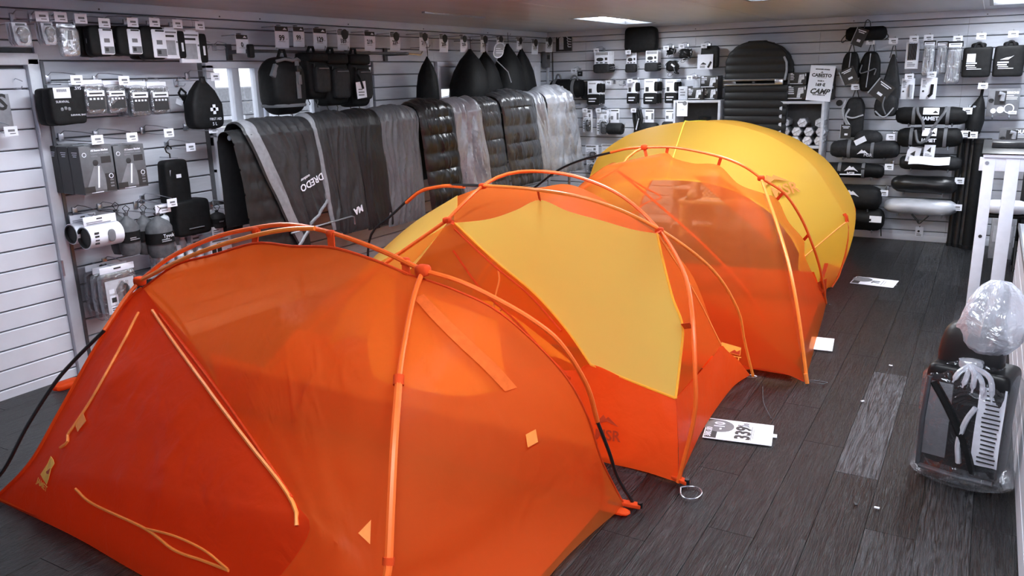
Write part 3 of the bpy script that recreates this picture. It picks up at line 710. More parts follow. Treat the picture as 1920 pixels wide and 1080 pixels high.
rod('leg_pole_tip', [y2(1145, 286, -3.9), y2(1090, 300, -3.78), y2(1045, 320, -3.65), y2(1005, 350, -3.55), y2(940, 400, -3.4), BL3+V(-.1, 0, 0)], .0095, POLE_BK, t3)
for p in (HL3, HR3): MB().sup(p, (.05, .05, .04), .6, .6, 10, 8).build('hub', STRAP, t3)
tl = y2(1212, 293, -4.02); tr_ = y2(1430, 362, -4.0)
r3 = [y2(1160, 305, -4.1), tl, y2(1250, 287, -3.98), y2(1265, 297, -3.97), y2(1300, 306, -3.96), y2(1347, 310, -3.97), y2(1385, 345, -3.99), tr_]
be = [BR3, y2(1527, 520, -3.32), y2(1509, 480, -3.42), y2(1507, 450, -3.5), y2(1478, 415, -3.66), y2(1458, 374, -3.82), tr_]
fe = [FR3+V(-.02, .01, 0), y2(1488, 590, -4.80), y2(1471, 500, -4.62), y2(1452, 430, -4.38), tr_]
l3 = [FL3, V(2.0, -4.65, .5), y2(1110, 330, -4.35), r3[0]]
fb = [FL3, V(2.6, -4.86, .05), y2(1345, 690, -4.88), y2(1420, 690, -4.9), y2(1470, 700, -4.91), FR3+V(-.02, .01, 0)]
net3 = cloth('front_net', OR_NET, t3, fb, r3, l3, fe, nu=80, nv=60, wr=.02, freq=3.4, seed=15, cr=.006, cf=6, stretch=(1, 1, .7), sm=True, out=(0, -1, .3))
cloth('right_net', OR_NET2, t3, [FR3+V(-.02, .01, 0), y2(1532, 640, -4.0), BR3], [tr_, tr_+V(0, .003, 0)], fe, be, nu=20, nv=24, wr=.006, seed=16, out=(1, 0, 0))
cloth('front_bathtub_wall', OR_SOLID, t3, fb, [V(2.0, -4.75, .33), V(2.7, -4.72, .30), y2(1300, 560, -4.72), y2(1390, 600, -4.78), y2(1500, 690, -4.89)], [FL3, V(2.0, -4.75, .33)], [FR3+V(-.02, .01, 0), y2(1500, 690, -4.89)], nu=30, nv=10, wr=.012, freq=6, seed=17)
cloth('rear_bathtub_wall', OR_SOLID, t3, [BL3, BR3], [V(1.7, -3.2, .3), V(2.8, -3.2, .27), V(4.05, -3.2, .3)], [BL3, V(1.7, -3.2, .3)], [BR3, V(4.05, -3.2, .3)], nu=20, nv=8, wr=.012, seed=18)
cloth('left_net', OR_NET, t3, [FL3, BL3], [r3[0], y2(1145, 306, -3.8), y2(1130, 318, -3.5)], l3, [BL3, V(1.75, -3.3, .6), y2(1130, 318, -3.5)], nu=12, nv=14, wr=.01, seed=19)
cloth('groundsheet', OR_SOLID, t3, [FL3+V(.05, .03, .015), FR3+V(-.1, .05, .015)], [BL3+V(.05, -.03, .015), BR3+V(-.05, -.05, .015)], [FL3+V(.05, .03, .015), BL3+V(.05, -.03, .015)], [FR3+V(-.1, .05, .015), BR3+V(-.05, -.05, .015)], nu=16, nv=12, wr=.01)
rod('zip_seam', [y2(1158, 320, -4.16), y2(1230, 380, -4.3), y2(1320, 460, -4.5), y2(1400, 545, -4.68), y2(1436, 612, -4.80)], .008, STRAP, t3, 6)
rod('zip_seam', [y2(1165, 325, -4.17), y2(1205, 350, -4.2), y2(1240, 370, -4.24), y2(1212, 380, -4.3), y2(1180, 405, -4.42)], .006, STRAP, t3, 6)
cloth('door_panel', OR_NET2, t3, [y2(1440, 450, -4.2), y2(1450, 458, -4.22)], [y2(1300, 330, -3.9), y2(1350, 330, -3.92)], [y2(1440, 450, -4.2), y2(1370, 390, -4.05), y2(1300, 330, -3.9)], [y2(1450, 458, -4.22), y2(1430, 395, -4.1), y2(1350, 330, -3.92)], nu=8, nv=12, wr=.01)
for (u, v, y, u2, v2, yb) in [(1208, 276, -4.0, 1212, 293, -4.02), (1252, 276, -3.98, 1250, 287, -3.98), (1352, 295, -3.98, 1347, 310, -3.97), (1468, 362, -3.85, 1457, 374, -3.82), (1516, 440, -3.58, 1507, 450, -3.5), (1545, 548, -3.2, 1530, 535, -3.28)]:
    strip('clip_strap', y2(u, v, y), y2(u2, v2, yb), .022, STRAP, t3, (0, -1, .2))
cloth('corner_patch', STRAP, t3, [y2(1532, 530, -3.3), y2(1550, 522, -3.2)], [y2(1547, 560, -3.12), y2(1549, 560, -3.11)], [y2(1532, 530, -3.3), y2(1547, 560, -3.12)], [y2(1550, 522, -3.2), y2(1549, 560, -3.11)], nu=4, nv=4, wr=0)
T_ = bvh(net3); mx = spot(T_, 1369, 660, (0, 0, 1))
o1 = pshape('logo_plate', [[(-.062, -.0), (0, -.006), (.070, -.012), (.070, .04), (0, .048), (-.062, .055)]], t3, mx, LOGO_Y)
o2 = pshape('logo_peak', [[(.0, -.002), (.03, .020), (.045, .01), (.066, .024), (.066, -.008)]], t3, mx, LOGO_R)
drape(T_, mx, o1, ptext('JAMET', t3, mx, .005, -.04, .052, LOGO_Y, .001)); drape(T_, mx, o2, h=.008)
MB().tube([FR3+V(-.015, 0, .06), FR3+V(.0, -.005, 0)], .012, 8).build('pole_tip', PIPE, t3)
loops(t3, FR3+V(.0, .02, 0), dsteel_m, .9); loops(t3, BR3+V(-.02, -.02, 0), blackp_m, .5)

# ------------------------------------------------------------------ tent 4: yellow fly
t4 = thing('dome_tent', 'yellow domed fly sheet with open front, standing furthest back by the rear wall', 'tent')
prof = [y2(u, v, -2.45) for u, v in [(1110, 340), (1128, 296), (1160, 268), (1200, 247), (1260, 233), (1330, 228), (1385, 234), (1440, 251), (1487, 277), (1530, 311), (1563, 360), (1582, 395), (1590, 425), (1586, 468), (1572, 515), (1552, 568)]]
prof = [V(1.55, -2.5, .02), V(1.62, -2.48, .5)] + prof[:-1] + [V(4.09, -2.5, .03)]
cx = 2.9
front = [V(cx+(p.x-cx)*.80, -3.25+.12*max(0, (p.x-cx)), p.z*.70) for p in prof]
front[-1] = V(4.0, -2.96, .03); front[-2] = V(4.02, -2.95, .12)
mid = [V(cx+(p.x-cx)*.985, -2.62, p.z*.975) for p in prof]
back = [V(cx+(p.x-cx)*.97, -1.75, p.z*.97) for p in prof]
rear = [V(cx+(p.x-cx)*.90, -1.05, p.z*.86) for p in prof]
rows = [resample(c, 60) for c in (front, mid, prof, back, rear)]
def fly(u, v):
    i = min(60, round(u*60)); col = [r_[i] for r_ in rows]
    t = v*4; k = min(3, int(t)); f = t-k
    a, b = col[max(0, k-1)], col[k]; c, d = col[k+1], col[min(4, k+2)]
    p = .5*((2*b)+(c-a)*f+(2*a-5*b+4*c-d)*f*f+(3*b-a-3*c+d)*f**3)
    n_ = noise.noise(Vector((u*9, v*4, 0)))*.012 + noise.noise(Vector((u*40, v*6, 3)))*.004
    o = Vector((p.x-cx, 0, p.z-.4)).normalized()
    return p + o*n_
fly4 = MB().grid(fly, 60, 20).build('fly_sheet', YE_FLY, t4)
rod('roof_seam', [fly(.475-.012, v/8)+V(0, -.004, .006) for v in range(0, 9)], .005, YE_BRT, t4, 6)
rod('hem_cord', [fly(u/40, 0) for u in range(41)], .006, YE_BRT, t4, 6)
rod('side_zip', [fly(.86, v/20)+V(.01, -.004, 0) for v in range(0, 9)], .005, PIPE, t4, 6)
cloth('side_bathtub_wall', OR_BRIGHT, t4, [V(4.03, -2.95, .012), V(4.08, -2.2, .012), V(4.0, -1.1, .012)], [V(4.07, -2.85, .30), V(4.15, -2.3, .22), V(4.06, -1.15, .3)], [V(4.03, -2.95, .012), V(4.07, -2.85, .30)], [V(4.0, -1.1, .012), V(4.06, -1.15, .3)], nu=12, nv=6, wr=.004)
for s in (resample(prof, 40), resample(rear, 40)):
    MB().tube([p+V(0, .01, -.02) for p in s], .009, 8).build('hoop_pole', POLE, t4)
for i, v in enumerate((.30, .34, .38)):
    MB().tube([fly(.845, v)+V(.012, 0, .0), fly(.85, v+.01)+V(.03, -.01, -.02), fly(.862, v)+V(.012, 0, 0)], .006, 6).build('guy_toggle', STRAP, t4)
T_ = bvh(fly4); mx = spot(T_, 1466, 352, (-.22, 0, 1)); AMB = M('amber_print', (.45, .15, .018), .6)
drape(T_, mx, ptext('MSR', t4, mx, .0, -.035, .14, AMB, .002, .1), peak_logo(t4, mx @ Matrix.Translation((-.05, .035, 0)), .26, AMB), h=.022)
# ================================================================== builders for the goods (front at -Y, hung from the origin)
def outv(wall): return Vector((1, 0, 0)) if wall == 'L' else Vector((0, -1, 0))
def fit(s, wid): return wid/(.60*max(1, len(s)))
def pr(t, rects, mat, y, name='print'):
    if name == 'picture' and len(rects) > 1: return [pr(t, [q], mat, y, name) for q in rects][0]
    m = MB()
    for x0, z0, x1, z1 in rects: m.box(((x0+x1)/2, y, (z0+z1)/2), (abs(x1-x0), .0012, abs(z1-z0)))
    return m.build(name, mat, t, smooth=False)
def plines(t, x0, x1, z0, n, dz, mat, y, hgt=None, seed=1):
    rnd = random.Random(seed); hgt = hgt or dz*.45
    return pr(t, [(x0, z0-k*dz, x0+(x1-x0)*rnd.uniform(.55, 1), z0-k*dz-hgt) for k in range(n)], mat, y, 'small_print')
def place(wall, bb, n, name, label, cat, group=None):
    loc, w_, h_ = onwall(wall, *bb, n)
    return thing(name, label, cat, loc, wall, group), w_, h_
ORD = ['frontmost on its hook', 'second on its hook', 'third on its hook', 'fourth on its hook', 'fifth on its hook']
def stack(fn, wall, bb, n, cnt, gap, name, lab, cat, group, *a, ords=ORD, **k):
    loc, w_, h_ = onwall(wall, *bb, n)
    t = thing(name, lab+(', '+ords[0] if cnt > 1 else ''), cat, loc, wall, group)
    fn(t, w_, h_, *a, **k)
    for i in range(1, cnt):
        copy_thing(t, loc - outv(wall)*gap*i + Vector((0, 0, random.uniform(-.004, .004))), lab+', '+ords[i], group)
    MB().tube([(0, n-.004, -.004), (0, .0, -.004)], .003, 5).build('hang_rod', steel_m, t)
    return t
def hook(wall, u, v, n, what, tag=True, group='display hooks with price tags', wid=.078, hgt=.056, lines=True):
    P = LW if wall == 'L' else BW
    p = P(u, v, n); base = p - outv(wall)*n
    t = thing('display_hook', 'wire display hook '+('with white price tag ' if tag else 'without goods ')+what, 'hook', base, wall, group)
    MB().box((0, -.006, .01), (.035, .012, .05)).build('bracket', steel_m, t, bev=.002)
    MB().tube([(0, -.01, -.005), (0, -n*.55, -.012), (0, -n+.03, -.012), (0, -n+.012, .004)], .0032, 6).build('rod', steel_m, t)
    MB().tube([(0, -.01, .03), (.0, -.05, .05), (0, -n*.6, .045), (0, -n, .032)], .0026, 6).build('tag_arm', steel_m, t)
    if tag:
        c = MB().box((0, -n-.003, 0), (wid, .003, hgt)).build('price_tag', card_m, t, smooth=False)
        if lines: pr(c, [(-wid*.22, hgt*.18, wid*.28, -hgt*.05), (-wid*.1, -hgt*.2, wid*.32, -hgt*.3)], inkg_m, -n-.005, 'small_print')
    return t
def clear_film(): return film('clear_film', .8, .12, .6, 22)
def superbox(t, name, w_, h_, d_, mat, e=.25, z=None, y=0, fn=None, nu=24, nv=14):
    return MB().sup((0, y, -h_/2 if z is None else z), (w_, d_, h_), e, e, nu, nv, fn).build(name, mat, t)
def crumple(amp, fr, seed=0, stretch=(1, 1, 1)):
    def f(q):
        n_ = noise.noise(Vector((q.x*fr*stretch[0], q.y*fr*stretch[1], q.z*fr*stretch[2]))+Vector((seed*3.7, seed, 0)))
        return q + q.normalized()*amp*n_ if q.length > 1e-6 else q
    return f

def k_insole(t, w_, h_):
    W = w_/2
    c = [(-W*.9, 0), (W*.75, -.0), (W, -h_*.8), (W*.8, -h_), (-W*.55, -h_), (-W*.8, -h_*.75)]
    MB().prism(c, -.004, .004).build('card', card_m, t, bev=.003)
    foot = [(-.3, -.22), (.1, -.18), (.45, -.3), (.55, -.5), (.35, -.62), (.3, -.82), (.1, -.9), (-.25, -.84), (-.3, -.62), (-.5, -.42)]
    MB().prism([(x*W*1.3+W*.05, z*h_) for x, z in foot], -.022, -.004).build('insole', inkg_m, t, bev=.006)
    MB().sup((W*.02, -.012, -h_*.55), (w_*.84, .035, h_*.86), .4, .4, 16, 10).build('blister', clear_film(), t)
    pr(t, [(-W*.5, -h_*.05, W*.5, -h_*.13)], inkg_m, -.005)
def k_bottle(t, w_, h_):
    MB().sup((0, 0, -h_*.55), (w_*.9, .05, h_*.9), .35, .5, 20, 12, crumple(.006, 30, 2)).build('pouch', film('smoky_film', .55, .15, .5, 18, .4), t)
    MB().lathe([(0, 0), (.02, 0), (.022, -.05), (.012, -.06), (.012, -.12), (0, -.12)], 12, (0, -.01, -h_*.2)).build('cap', M('grey_plastic', G(.2), .4), t)
    MB().box((0, -.026, -h_*.5), (.012, .004, h_*.45)).build('scale_print', white_m, t)
    MB().prism([(-w_*.45, 0), (w_*.4, 0), (w_*.4, -h_*.12), (-w_*.45, -h_*.12)], -.003, .0).build('header_card', film('header_film', .5, .2, .2), t)
def k_case(t, w_, h_):
    MB().sup((0, 0, -h_/2), (w_*1.05, .075, h_), .35, .35, 24, 12).build('case_body', black_m, t)
    MB().tube([(math.cos(a)*w_*.5 if abs(math.cos(a)) < .98 else math.cos(a)*w_*.5, 0, -h_/2+math.sin(a)*h_*.49) for a in [2*math.pi*i/24 for i in range(24)]], .006, 6, closed=True).build('zip', inkg_m, t)
    s = MB().box((w_*.2, -.0, -h_*.52), (w_*.62, .086, h_*.86)).build('card_sleeve', card_m, t, bev=.012)
    pr(s, [(w_*.05, -h_*.12, w_*.42, -h_*.17)], ink_m, -.0445); pr(s, [(w_*.06, -h_*.42, w_*.3, -h_*.55), (w_*.02, -h_*.68, w_*.45, -h_*.9)], inkg_m, -.0445, 'picture')
    pr(s, [(w_*.06, -h_*.72, w_*.2, -h_*.84)], ink_m, -.0455, 'picture')
def k_slimbox(t, w_, h_):
    c = MB().box((-w_*.12, 0, -h_/2), (w_*.76, .03, h_)).build('box', card_m, t, bev=.002)
    pr(c, [(-w_*.42, -h_*.38, w_*.12, -h_*.88)], M('grey_window', G(.3), .25), -.0165, 'window'); pr(c, [(-w_*.4, -h_*.2, w_*.1, -h_*.27)], ink_m, -.0165)
    pr(c, [(-w_*.45, -h_*.08, w_*.2, -h_*.13), (w_*.16, -h_*.4, w_*.24, -h_*.46)], inkg_m, -.0165)
    MB().sup((w_*.38, -.004, -h_*.52), (w_*.3, .035, h_*.95), .3, .3, 14, 10).build('pouch', black_m, t)
    pr(t, [(w_*.34, -h_*.45, w_*.42, -h_*.75)], white_m, -.0235)
    MB().prism([(-w_*.2, .012), (w_*.2, .012), (w_*.2, -.005), (-w_*.2, -.005)], -.002, .002).build('hang_tab', card_m, t)
def k_survival(t, w_, h_):
    MB().sup((0, 0, -h_*.55), (w_, .10, h_*.92), .22, .3, 22, 14, crumple(.008, 14, 4)).build('pouch', black_m, t)
    l = MB().box((-w_*.16, -.052, -h_*.22), (w_*.46, .003, h_*.26)).build('label', card_m, t, smooth=False)
    pr(l, [(-w_*.3+k*w_*.028, -h_*.13, -w_*.3+k*w_*.028+w_*.012, -h_*.2) for k in range(10)], ink_m, -.0545, 'barcode')
    text('SURVIVAL', t, -w_*.18, -h_*.44, fit('SURVIVAL', w_*.4), white_m, -.053); text('SURVIVAL BAG', t, w_*.2, -h_*.78, fit('SURVIVAL BAG', w_*.46), white_m, -.053)
    text('.595', t, w_*.3, -h_*.12, w_*.12, white_m, -.05)
    for k in range(3): MB().sup((-w_*.22+k*w_*.1, -.05, -h_*(.62-.02*(k % 2))), (w_*.09, .01, h_*.09), .7, .7, 8, 6).build('picture', inkg_m, t)
def k_packet(t, w_, h_, seed=0, header=True, thick=.06):
    MB().sup((0, 0, -h_*.56), (w_*.86, thick*.7, h_*.82), .3, .35, 18, 12, crumple(.012, 22, seed)).build('folded_blanket', M('foil_dark', G(.12), .3, metal=.5, var=.4, bump=.5, bscale=40), t)
    MB().sup((0, 0, -h_*.54), (w_, thick, h_*.94), .22, .3, 18, 12, crumple(.01, 18, seed+3)).build('film_bag', clear_film(), t)
    l = MB().box((0, -thick*.5-.002, -h_*.36), (w_*.8, .002, h_*.17)).build('label', card_m, t, smooth=False)
    pr(l, [(-w_*.3, -h_*.34, w_*.3, -h_*.39)], ink_m, -thick*.5-.004)
    pr(l, [(-w_*.32+k*w_*.17, -h_*.5, -w_*.32+k*w_*.17+w_*.1, -h_*.56) for k in range(4)], white_m, -thick*.5-.004, 'icons')
    pr(t, [(-w_*.38, -h_*.46, w_*.38, -h_*.86)], ink_m, -thick*.5-.001, 'picture')
    if header: MB().box((0, 0, -h_*.04), (w_*1.0, .006, h_*.2)).build('header_card', card_m, t, bev=.002)
def k_firstaid(t, w_, h_):
    W = w_/2
    prof = [(-.28, -.02), (.18, -.02), (.38, -.18), (.95, -.32), (1.0, -.9), (.85, -1), (-.85, -1), (-1, -.9), (-.9, -.38), (-.4, -.2)]
    def g(q):
        z = q.z/h_+.5      # 0 bottom 1 top
        k = 1 if z < .62 else max(.26, 1-(z-.62)*2.0)
        return Vector((q.x*k, q.y*(k*.8+.2), q.z)) + Vector((noise.noise(q*14)*.008, noise.noise(q*11)*.008, 0))
    MB().sup((0, 0, -h_*.5), (w_, .13, h_), .3, .35, 28, 22, g).build('dry_bag', black_m, t)
    MB().tube([(-.03, -.02, -h_*.25), (-.012, -.02, .02), (.012, -.02, .02), (.035, -.02, -h_*.25)], .009, 8).build('roll_strap', black_m, t)
    MB().box((0, -.02, -h_*.02), (.035, .02, .04)).build('buckle', blackp_m, t, bev=.004)
    c = (w_*.12, -h_*.60); a = w_*.075
    pr(t, [(c[0]-a*1.7, c[1]+a*.6, c[0]+a*1.7, c[1]-a*.6), (c[0]-a*.6, c[1]+a*1.7, c[0]+a*.6, c[1]-a*1.7)], white_m, -.073, 'white_cross')
    text('FIRST AID', t, w_*.14, -h_*.80, fit('FIRST AID', w_*.5), white_m, -.071); text('5 L', t, w_*.1, -h_*.9, w_*.12, white_m, -.069)
def k_blanketbox(t, w_, h_):
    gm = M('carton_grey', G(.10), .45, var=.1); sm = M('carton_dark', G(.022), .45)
    c = MB().box((0, .055, -h_/2), (w_, .11, h_)).build('carton', [gm], t, bev=.003)
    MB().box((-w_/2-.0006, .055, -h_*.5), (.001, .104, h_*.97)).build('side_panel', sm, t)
    y = -.0008
    q = pr(c, [(w_*.18, -h_*.60, w_*.49, -h_*.97), (-w_*.49, -h_*.84, -w_*.18, -h_*.97), (w_*.12, -h_*.24, w_*.42, -h_*.38)], sm, y, 'picture')
    m = MB()
    m.prism([(-w_*.45, -h_*.93), (-w_*.12, -h_*.42), (.0, -h_*.38), (w_*.1, -h_*.44), (w_*.26, -h_*.93)], y-.0004, y)
    m.build('picture', M('carton_mid', G(.16), .5, var=.3, scale=9), c, smooth=False)
    MB().sup((-w_*.06, -.001, -h_*.36), (w_*.17, .003, h_*.13), .9, .9, 12, 8).build('picture', ink_m, c)
    MB().prism([(.0, -h_*.43), (w_*.05, -h_*.43), (-w_*.04, -h_*.88), (-w_*.09, -h_*.88)], y-.0008, y).build('picture', white_m, c, smooth=False)
    for s, z, sz, mm in [('All Season Blanket', -.105, .76, white_m), ('Couverture toutes', -.165, .74, inkg_m)]:
        text(s, c, w_*.1, h_*z, fit(s, w_*sz), white_m if mm is white_m else M('print_light', G(.35), .6), y-.001, bold=.0008 if mm is white_m else 0)
    text('saisons', c, -w_*.08, -h_*.22, fit('saisons', w_*.3), MATS['print_light'], y-.001)
    for z, rr in ((-.18, .055), ): MB().tube([(-w_*.37+math.cos(a)*w_*.055, y, h_*z+math.sin(a)*w_*.055) for a in [k*math.pi/8 for k in range(16)]], .0025, 4, closed=True).build('emblem', white_m, c)
    MB().tube([(w_*.36+math.cos(a)*w_*.06, y, -h_*.66+math.sin(a)*w_*.06) for a in [k*math.pi/8 for k in range(16)]], .003, 4, closed=True).build('emblem', white_m, c)
    pr(c, [(w_*.31, -h_*.73-k*h_*.065, w_*.42, -h_*.76-k*h_*.065) for k in range(3)], inkg_m, y-.0012, 'icons')
    # flap and side prints
    o = text('All Season Blanket', c, 0, .001, fit('All Season Blanket', w_*.7), white_m, .03, tilt=0, bold=.0008)
    plines(c, -w_*.3, w_*.3, -h_*.965, 1, .01, white_m, y, .004)
    q = MB()
    for k in range(3): q.box((-w_/2-.0015, .05, -h_*(.13+.04*k)), (.001, .055-.01*k, h_*.014))
    q.build('side_print', white_m, c, smooth=False)
def k_toiletry(t, w_, h_):
    W = w_/2
    def top(q):
        return q+Vector((0, noise.noise(q*12)*.01, 0))
    MB().sup((-W*.35, 0, -h_*.33), (w_*.62, .10, h_*.62), .25, .3, 22, 16, top).build('upper_pocket', black_m, t)
    MB().sup((W*.1, -.01, -h_*.77), (w_*.92, .15, h_*.46), .22, .3, 22, 14, top).build('lower_pocket', black_m, t)
    m = MB(); m.tube([(-W*.4, 0, .0), (-W*.4, 0, .03), (-W*.55, 0, .045), (-W*.6, 0, .07), (-W*.45, 0, .088), (-W*.3, 0, .075), (-W*.28, 0, .06)], .005, 8); m.build('hanger_hook', blackp_m, t)
    pr(t, [(-W*.45, -h_*.2, -W*.2, -h_*.245)], white_m, -.052, 'woven_label'); pr(t, [(-W*.75, -h_*.14, -W*.68, -h_*.22)], M('print_light', G(.35), .6), -.05)
    MB().tube([(-W*.3, -.09, -h_*.9), (W*.5, -.09, -h_*.9)], .004, 6).build('zip', inkg_m, t)
def k_roll(t, w_, h_):
    """neck warmer: rolled dark pad, axis along the wall, printed sleeve"""
    r = h_*.36; c = (0, 0, -h_+r)
    def tube(r0, r1, x0, x1): return MB().lathe([(r1, x0), (r0, x0), (r0, x1), (r1, x1), (r1, x0)], 24, c, 0)
    tube(r*1.0, r*.9, -w_*.48, w_*.5).build('sleeve', card_m, t)
    tube(r*.9, r*.78, -w_*.5, w_*.52).build('rolled_pad', char_m, t)
    MB().lathe([(0, -w_*.42), (r*.8, -w_*.42), (r*.8, -w_*.38), (0, -w_*.38)], 20, c, 0).build('dark_core', ink_m, t)
    m = MB()
    for k in range(4): m.box((-w_*.3, -r*1.0+.003*k*k*.3, -h_+r*1.4-k*r*.3), (w_*.12, .004, r*.16))
    m.build('icons', ink_m, t, smooth=False)
    MB().sup((w_*.12, -r*.985, -h_+r), (w_*.24, .01, r*1.1), .8, .8, 10, 8).build('picture', inkg_m, t)
    h2 = MB().box((0, -r*.2, -h_*.14), (w_*.95, .004, h_*.27)).build('header_card', card_m, t, bev=.0015)
    pr(h2, [(-w_*.1, -h_*.08, w_*.06, -h_*.12)], ink_m, -r*.2-.003, 'euro_slot'); plines(h2, -w_*.4, w_*.35, -h_*.18, 2, h_*.05, inkg_m, -r*.2-.003)
def k_sack(t, w_, h_, mat=None, band=True, seed=0, txt=None):
    mat = mat or grey_m; r = w_/2
    prof = [(.0, 0), (r*.25, .0), (r*.16, -h_*.07), (r*.3, -h_*.12), (r*.75, -h_*.2), (r, -h_*.33), (r, -h_*.6), (r*.97, -h_*.85), (r*.8, -h_*.97), (r*.3, -h_), (0, -h_)]
    def f(q, u, v):
        k = .05*math.sin(u*2*math.pi*13+seed)*max(0, 1-v*2.2) + .05*noise.noise(q*18+Vector((seed, 0, 0)))
        return Vector((q.x*(1+k), q.y*(1+k)*.8, q.z))
    MB().lathe(prof, 40, fn=f).build('sack', mat, t)
    if band:
        MB().lathe([(r*.99, -h_*.42), (r*1.04, -h_*.42), (r*1.04, -h_*.66), (r*.99, -h_*.66)], 28, fn=lambda q, u, v: Vector((q.x, q.y*.84, q.z))).build('band', black_m, t)
        if txt: text(txt, t, r*.1, -h_*.49, fit(txt, w_*.55), white_m, -r*.89)
        plines(t, -r*.5, r*.5, -h_*.55, 2, h_*.04, M('print_light', G(.35), .6), -r*.89, seed=seed)
    MB().tube([(0, -.01, -.005), (.012, -.03, .03), (0, -.01, .05), (-.012, .01, .03)], .003, 5, closed=True).build('draw_cord', blackp_m, t)
def k_poncho(t, w_, h_):
    MB().sup((0, 0, -h_*.55), (w_*.98, .05, h_*.9), .2, .3, 20, 12, crumple(.012, 16, 5)).build('film_bag', clear_film(), t)
    MB().sup((0, .004, -h_*.52), (w_*.86, .034, h_*.72), .25, .3, 16, 10, crumple(.01, 20, 8)).build('folded_poncho', M('foil_dark', G(.12), .3, metal=.5, var=.4, bump=.5, bscale=40), t)
    c = MB().box((0, -.026, -h_*.55), (w_*.8, .002, h_*.62)).build('insert_card', M('insert_light', G(.5), .5, var=.1), t, smooth=False)
    MB().prism([(-w_*.12, -h_*.42), (.06*w_, -h_*.28), (w_*.26, -h_*.42), (w_*.3, -h_*.75), (-w_*.12, -h_*.75)], -.0285, -.0272).build('picture', inkg_m, c, smooth=False)
    MB().sup((w_*.14, -.028, -h_*.5), (w_*.2, .004, h_*.32), .8, .8, 10, 8).build('picture', ink_m, c)
    q = pr(c, [(-w_*.32, -h_*.52, -w_*.1, -h_*.7), (-w_*.32, -h_*.72, w_*.14, -h_*.84), (-w_*.32, -h_*.4, -w_*.18, -h_*.48)], card_m, -.0282, 'icons')
    pr(q, [(-w_*.28, -h_*.56, -w_*.15, -h_*.65)], ink_m, -.0295, 'icons'); plines(q, -w_*.3, w_*.1, -h_*.75, 2, h_*.035, ink_m, -.0295)
    hc = MB().box((w_*.05, -.0, -h_*.05), (w_*.96, .006, h_*.12)).build('header_card', card_m, t, bev=.002)
    pr(hc, [(-w_*.05, -h_*.03, w_*.15, -h_*.06)], ink_m, -.004, 'euro_slot')
def k_drybag(t, w_, h_, tip=.0, mat=None, seed=0):
    """storage sack hung by its gathered neck: pointed top, round bottom"""
    r = w_*.43
    prof = [(0, 0), (r*.07, 0), (r*.12, -h_*.03), (r*.5, -h_*.17), (r*.82, -h_*.34), (r*.98, -h_*.55), (r, -h_*.75), (r*.94, -h_*.92), (r*.7, -h_*.99), (0, -h_)]
    def f(q, u, v):
        k = .06*noise.noise(Vector((math.cos(u*6.283)*2, math.sin(u*6.283)*2, q.z*6+seed*5)))+.03*math.sin(u*6.283*9)*max(0, 1-v*3)
        return Vector((q.x*(1+k)+tip*(1+q.z/h_)*w_, q.y*(.72+k), q.z))
    MB().lathe(prof, 36, fn=f).build('sack', mat or black_m, t)
    x = tip*w_
    MB().tube([(x, -.01, -.01), (x-.02, -.02, .06), (x-.006, -.01, .12), (x+.012, 0, .06)], .003, 5, closed=True).build('hang_loop', M('cord_grey', G(.06), .7), t)
def k_pricecard(t, w_, h_, price, sub=True, style=0):
    c = t
    MB().grid(lambda u, v: Vector(((u-.5)*w_, -.004-.012*math.sin(v*1.9+.4), -h_*(1-v))), 4, 8).build('card', card_m, t)
    yb = lambda z: -.004-.012*math.sin((1+z/h_)*1.9+.4)-.0015
    top = MB()
    top.grid(lambda u, v: Vector(((u-.5)*w_*.94, yb(-h_*.23*(1-v)-.002)-.0005, -h_*.23*(1-v)-.002)), 2, 3)
    top.build('printed_header', ink_m if style == 0 else inkg_m, t)
    if style == 0: MB().prism([(w_*.08, -h_*.17), (w_*.22, -h_*.07), (w_*.38, -h_*.17)], yb(-h_*.12)-.002, yb(-h_*.12)).build('emblem', card_m, t)
    else: MB().tube([(w_*.12, yb(-h_*.2)-.003, -h_*.2), (w_*.12, yb(-h_*.2), -h_*.2)], w_*.27, 18).build('round_badge', ink_m, t)
    text(price, t, -w_*.03, -h_*.55, fit(price, w_*.62) if len(price) > 2 else w_*.4, ink_m, yb(-h_*.55)-.001, bold=.0012, tilt=R(84))
    pr(t, [(-w_*.28, -h_*.7, w_*.2, -h_*.725), (w_*.26, -h_*.58, w_*.4, -h_*.6)], M('print_light', G(.35), .6), yb(-h_*.7)-.001, 'small_print')
# ================================================================== LEFT WALL goods
gl = 'goods on the top row of the left wall'
stack(k_insole, 'L', (22, 42, 57, 86), .26, 3, .03, 'insole_pack', 'white insole blister card hanging furthest left near the ceiling', 'insoles', 'insole blister cards')
stack(k_insole, 'L', (77, 42, 104, 84), .26, 3, .03, 'insole_pack', 'white insole blister card left of the clear drink pouch', 'insoles', 'insole blister cards')
stack(k_bottle, 'L', (107, 45, 149, 107), .25, 1, .03, 'drink_pouch', 'smoky clear drink pouch hanging between insoles and black cases', 'pouch', None)
stack(k_case, 'L', (163, 48, 206, 106), .25, 2, .1, 'zip_case', 'black rounded zip case with white sleeve, nearest the drink pouch', 'case', 'black zip cases with sleeves')
stack(k_case, 'L', (216, 49, 258, 105), .25, 2, .1, 'zip_case', 'black rounded zip case with white sleeve, middle of three pairs', 'case', 'black zip cases with sleeves')
stack(k_case, 'L', (261, 49, 305, 112), .25, 2, .1, 'zip_case', 'black rounded zip case with white sleeve, beside the slim boxes', 'case', 'black zip cases with sleeves')
stack(k_slimbox, 'L', (297, 55, 343, 110), .25, 1, 0, 'towel_box', 'slim white box with grey window and black pouch, left one', 'box', 'slim white boxes with pouches')
stack(k_slimbox, 'L', (336, 60, 384, 118), .25, 1, 0, 'towel_box', 'slim white box with grey window and black pouch, right one', 'box', 'slim white boxes with pouches')
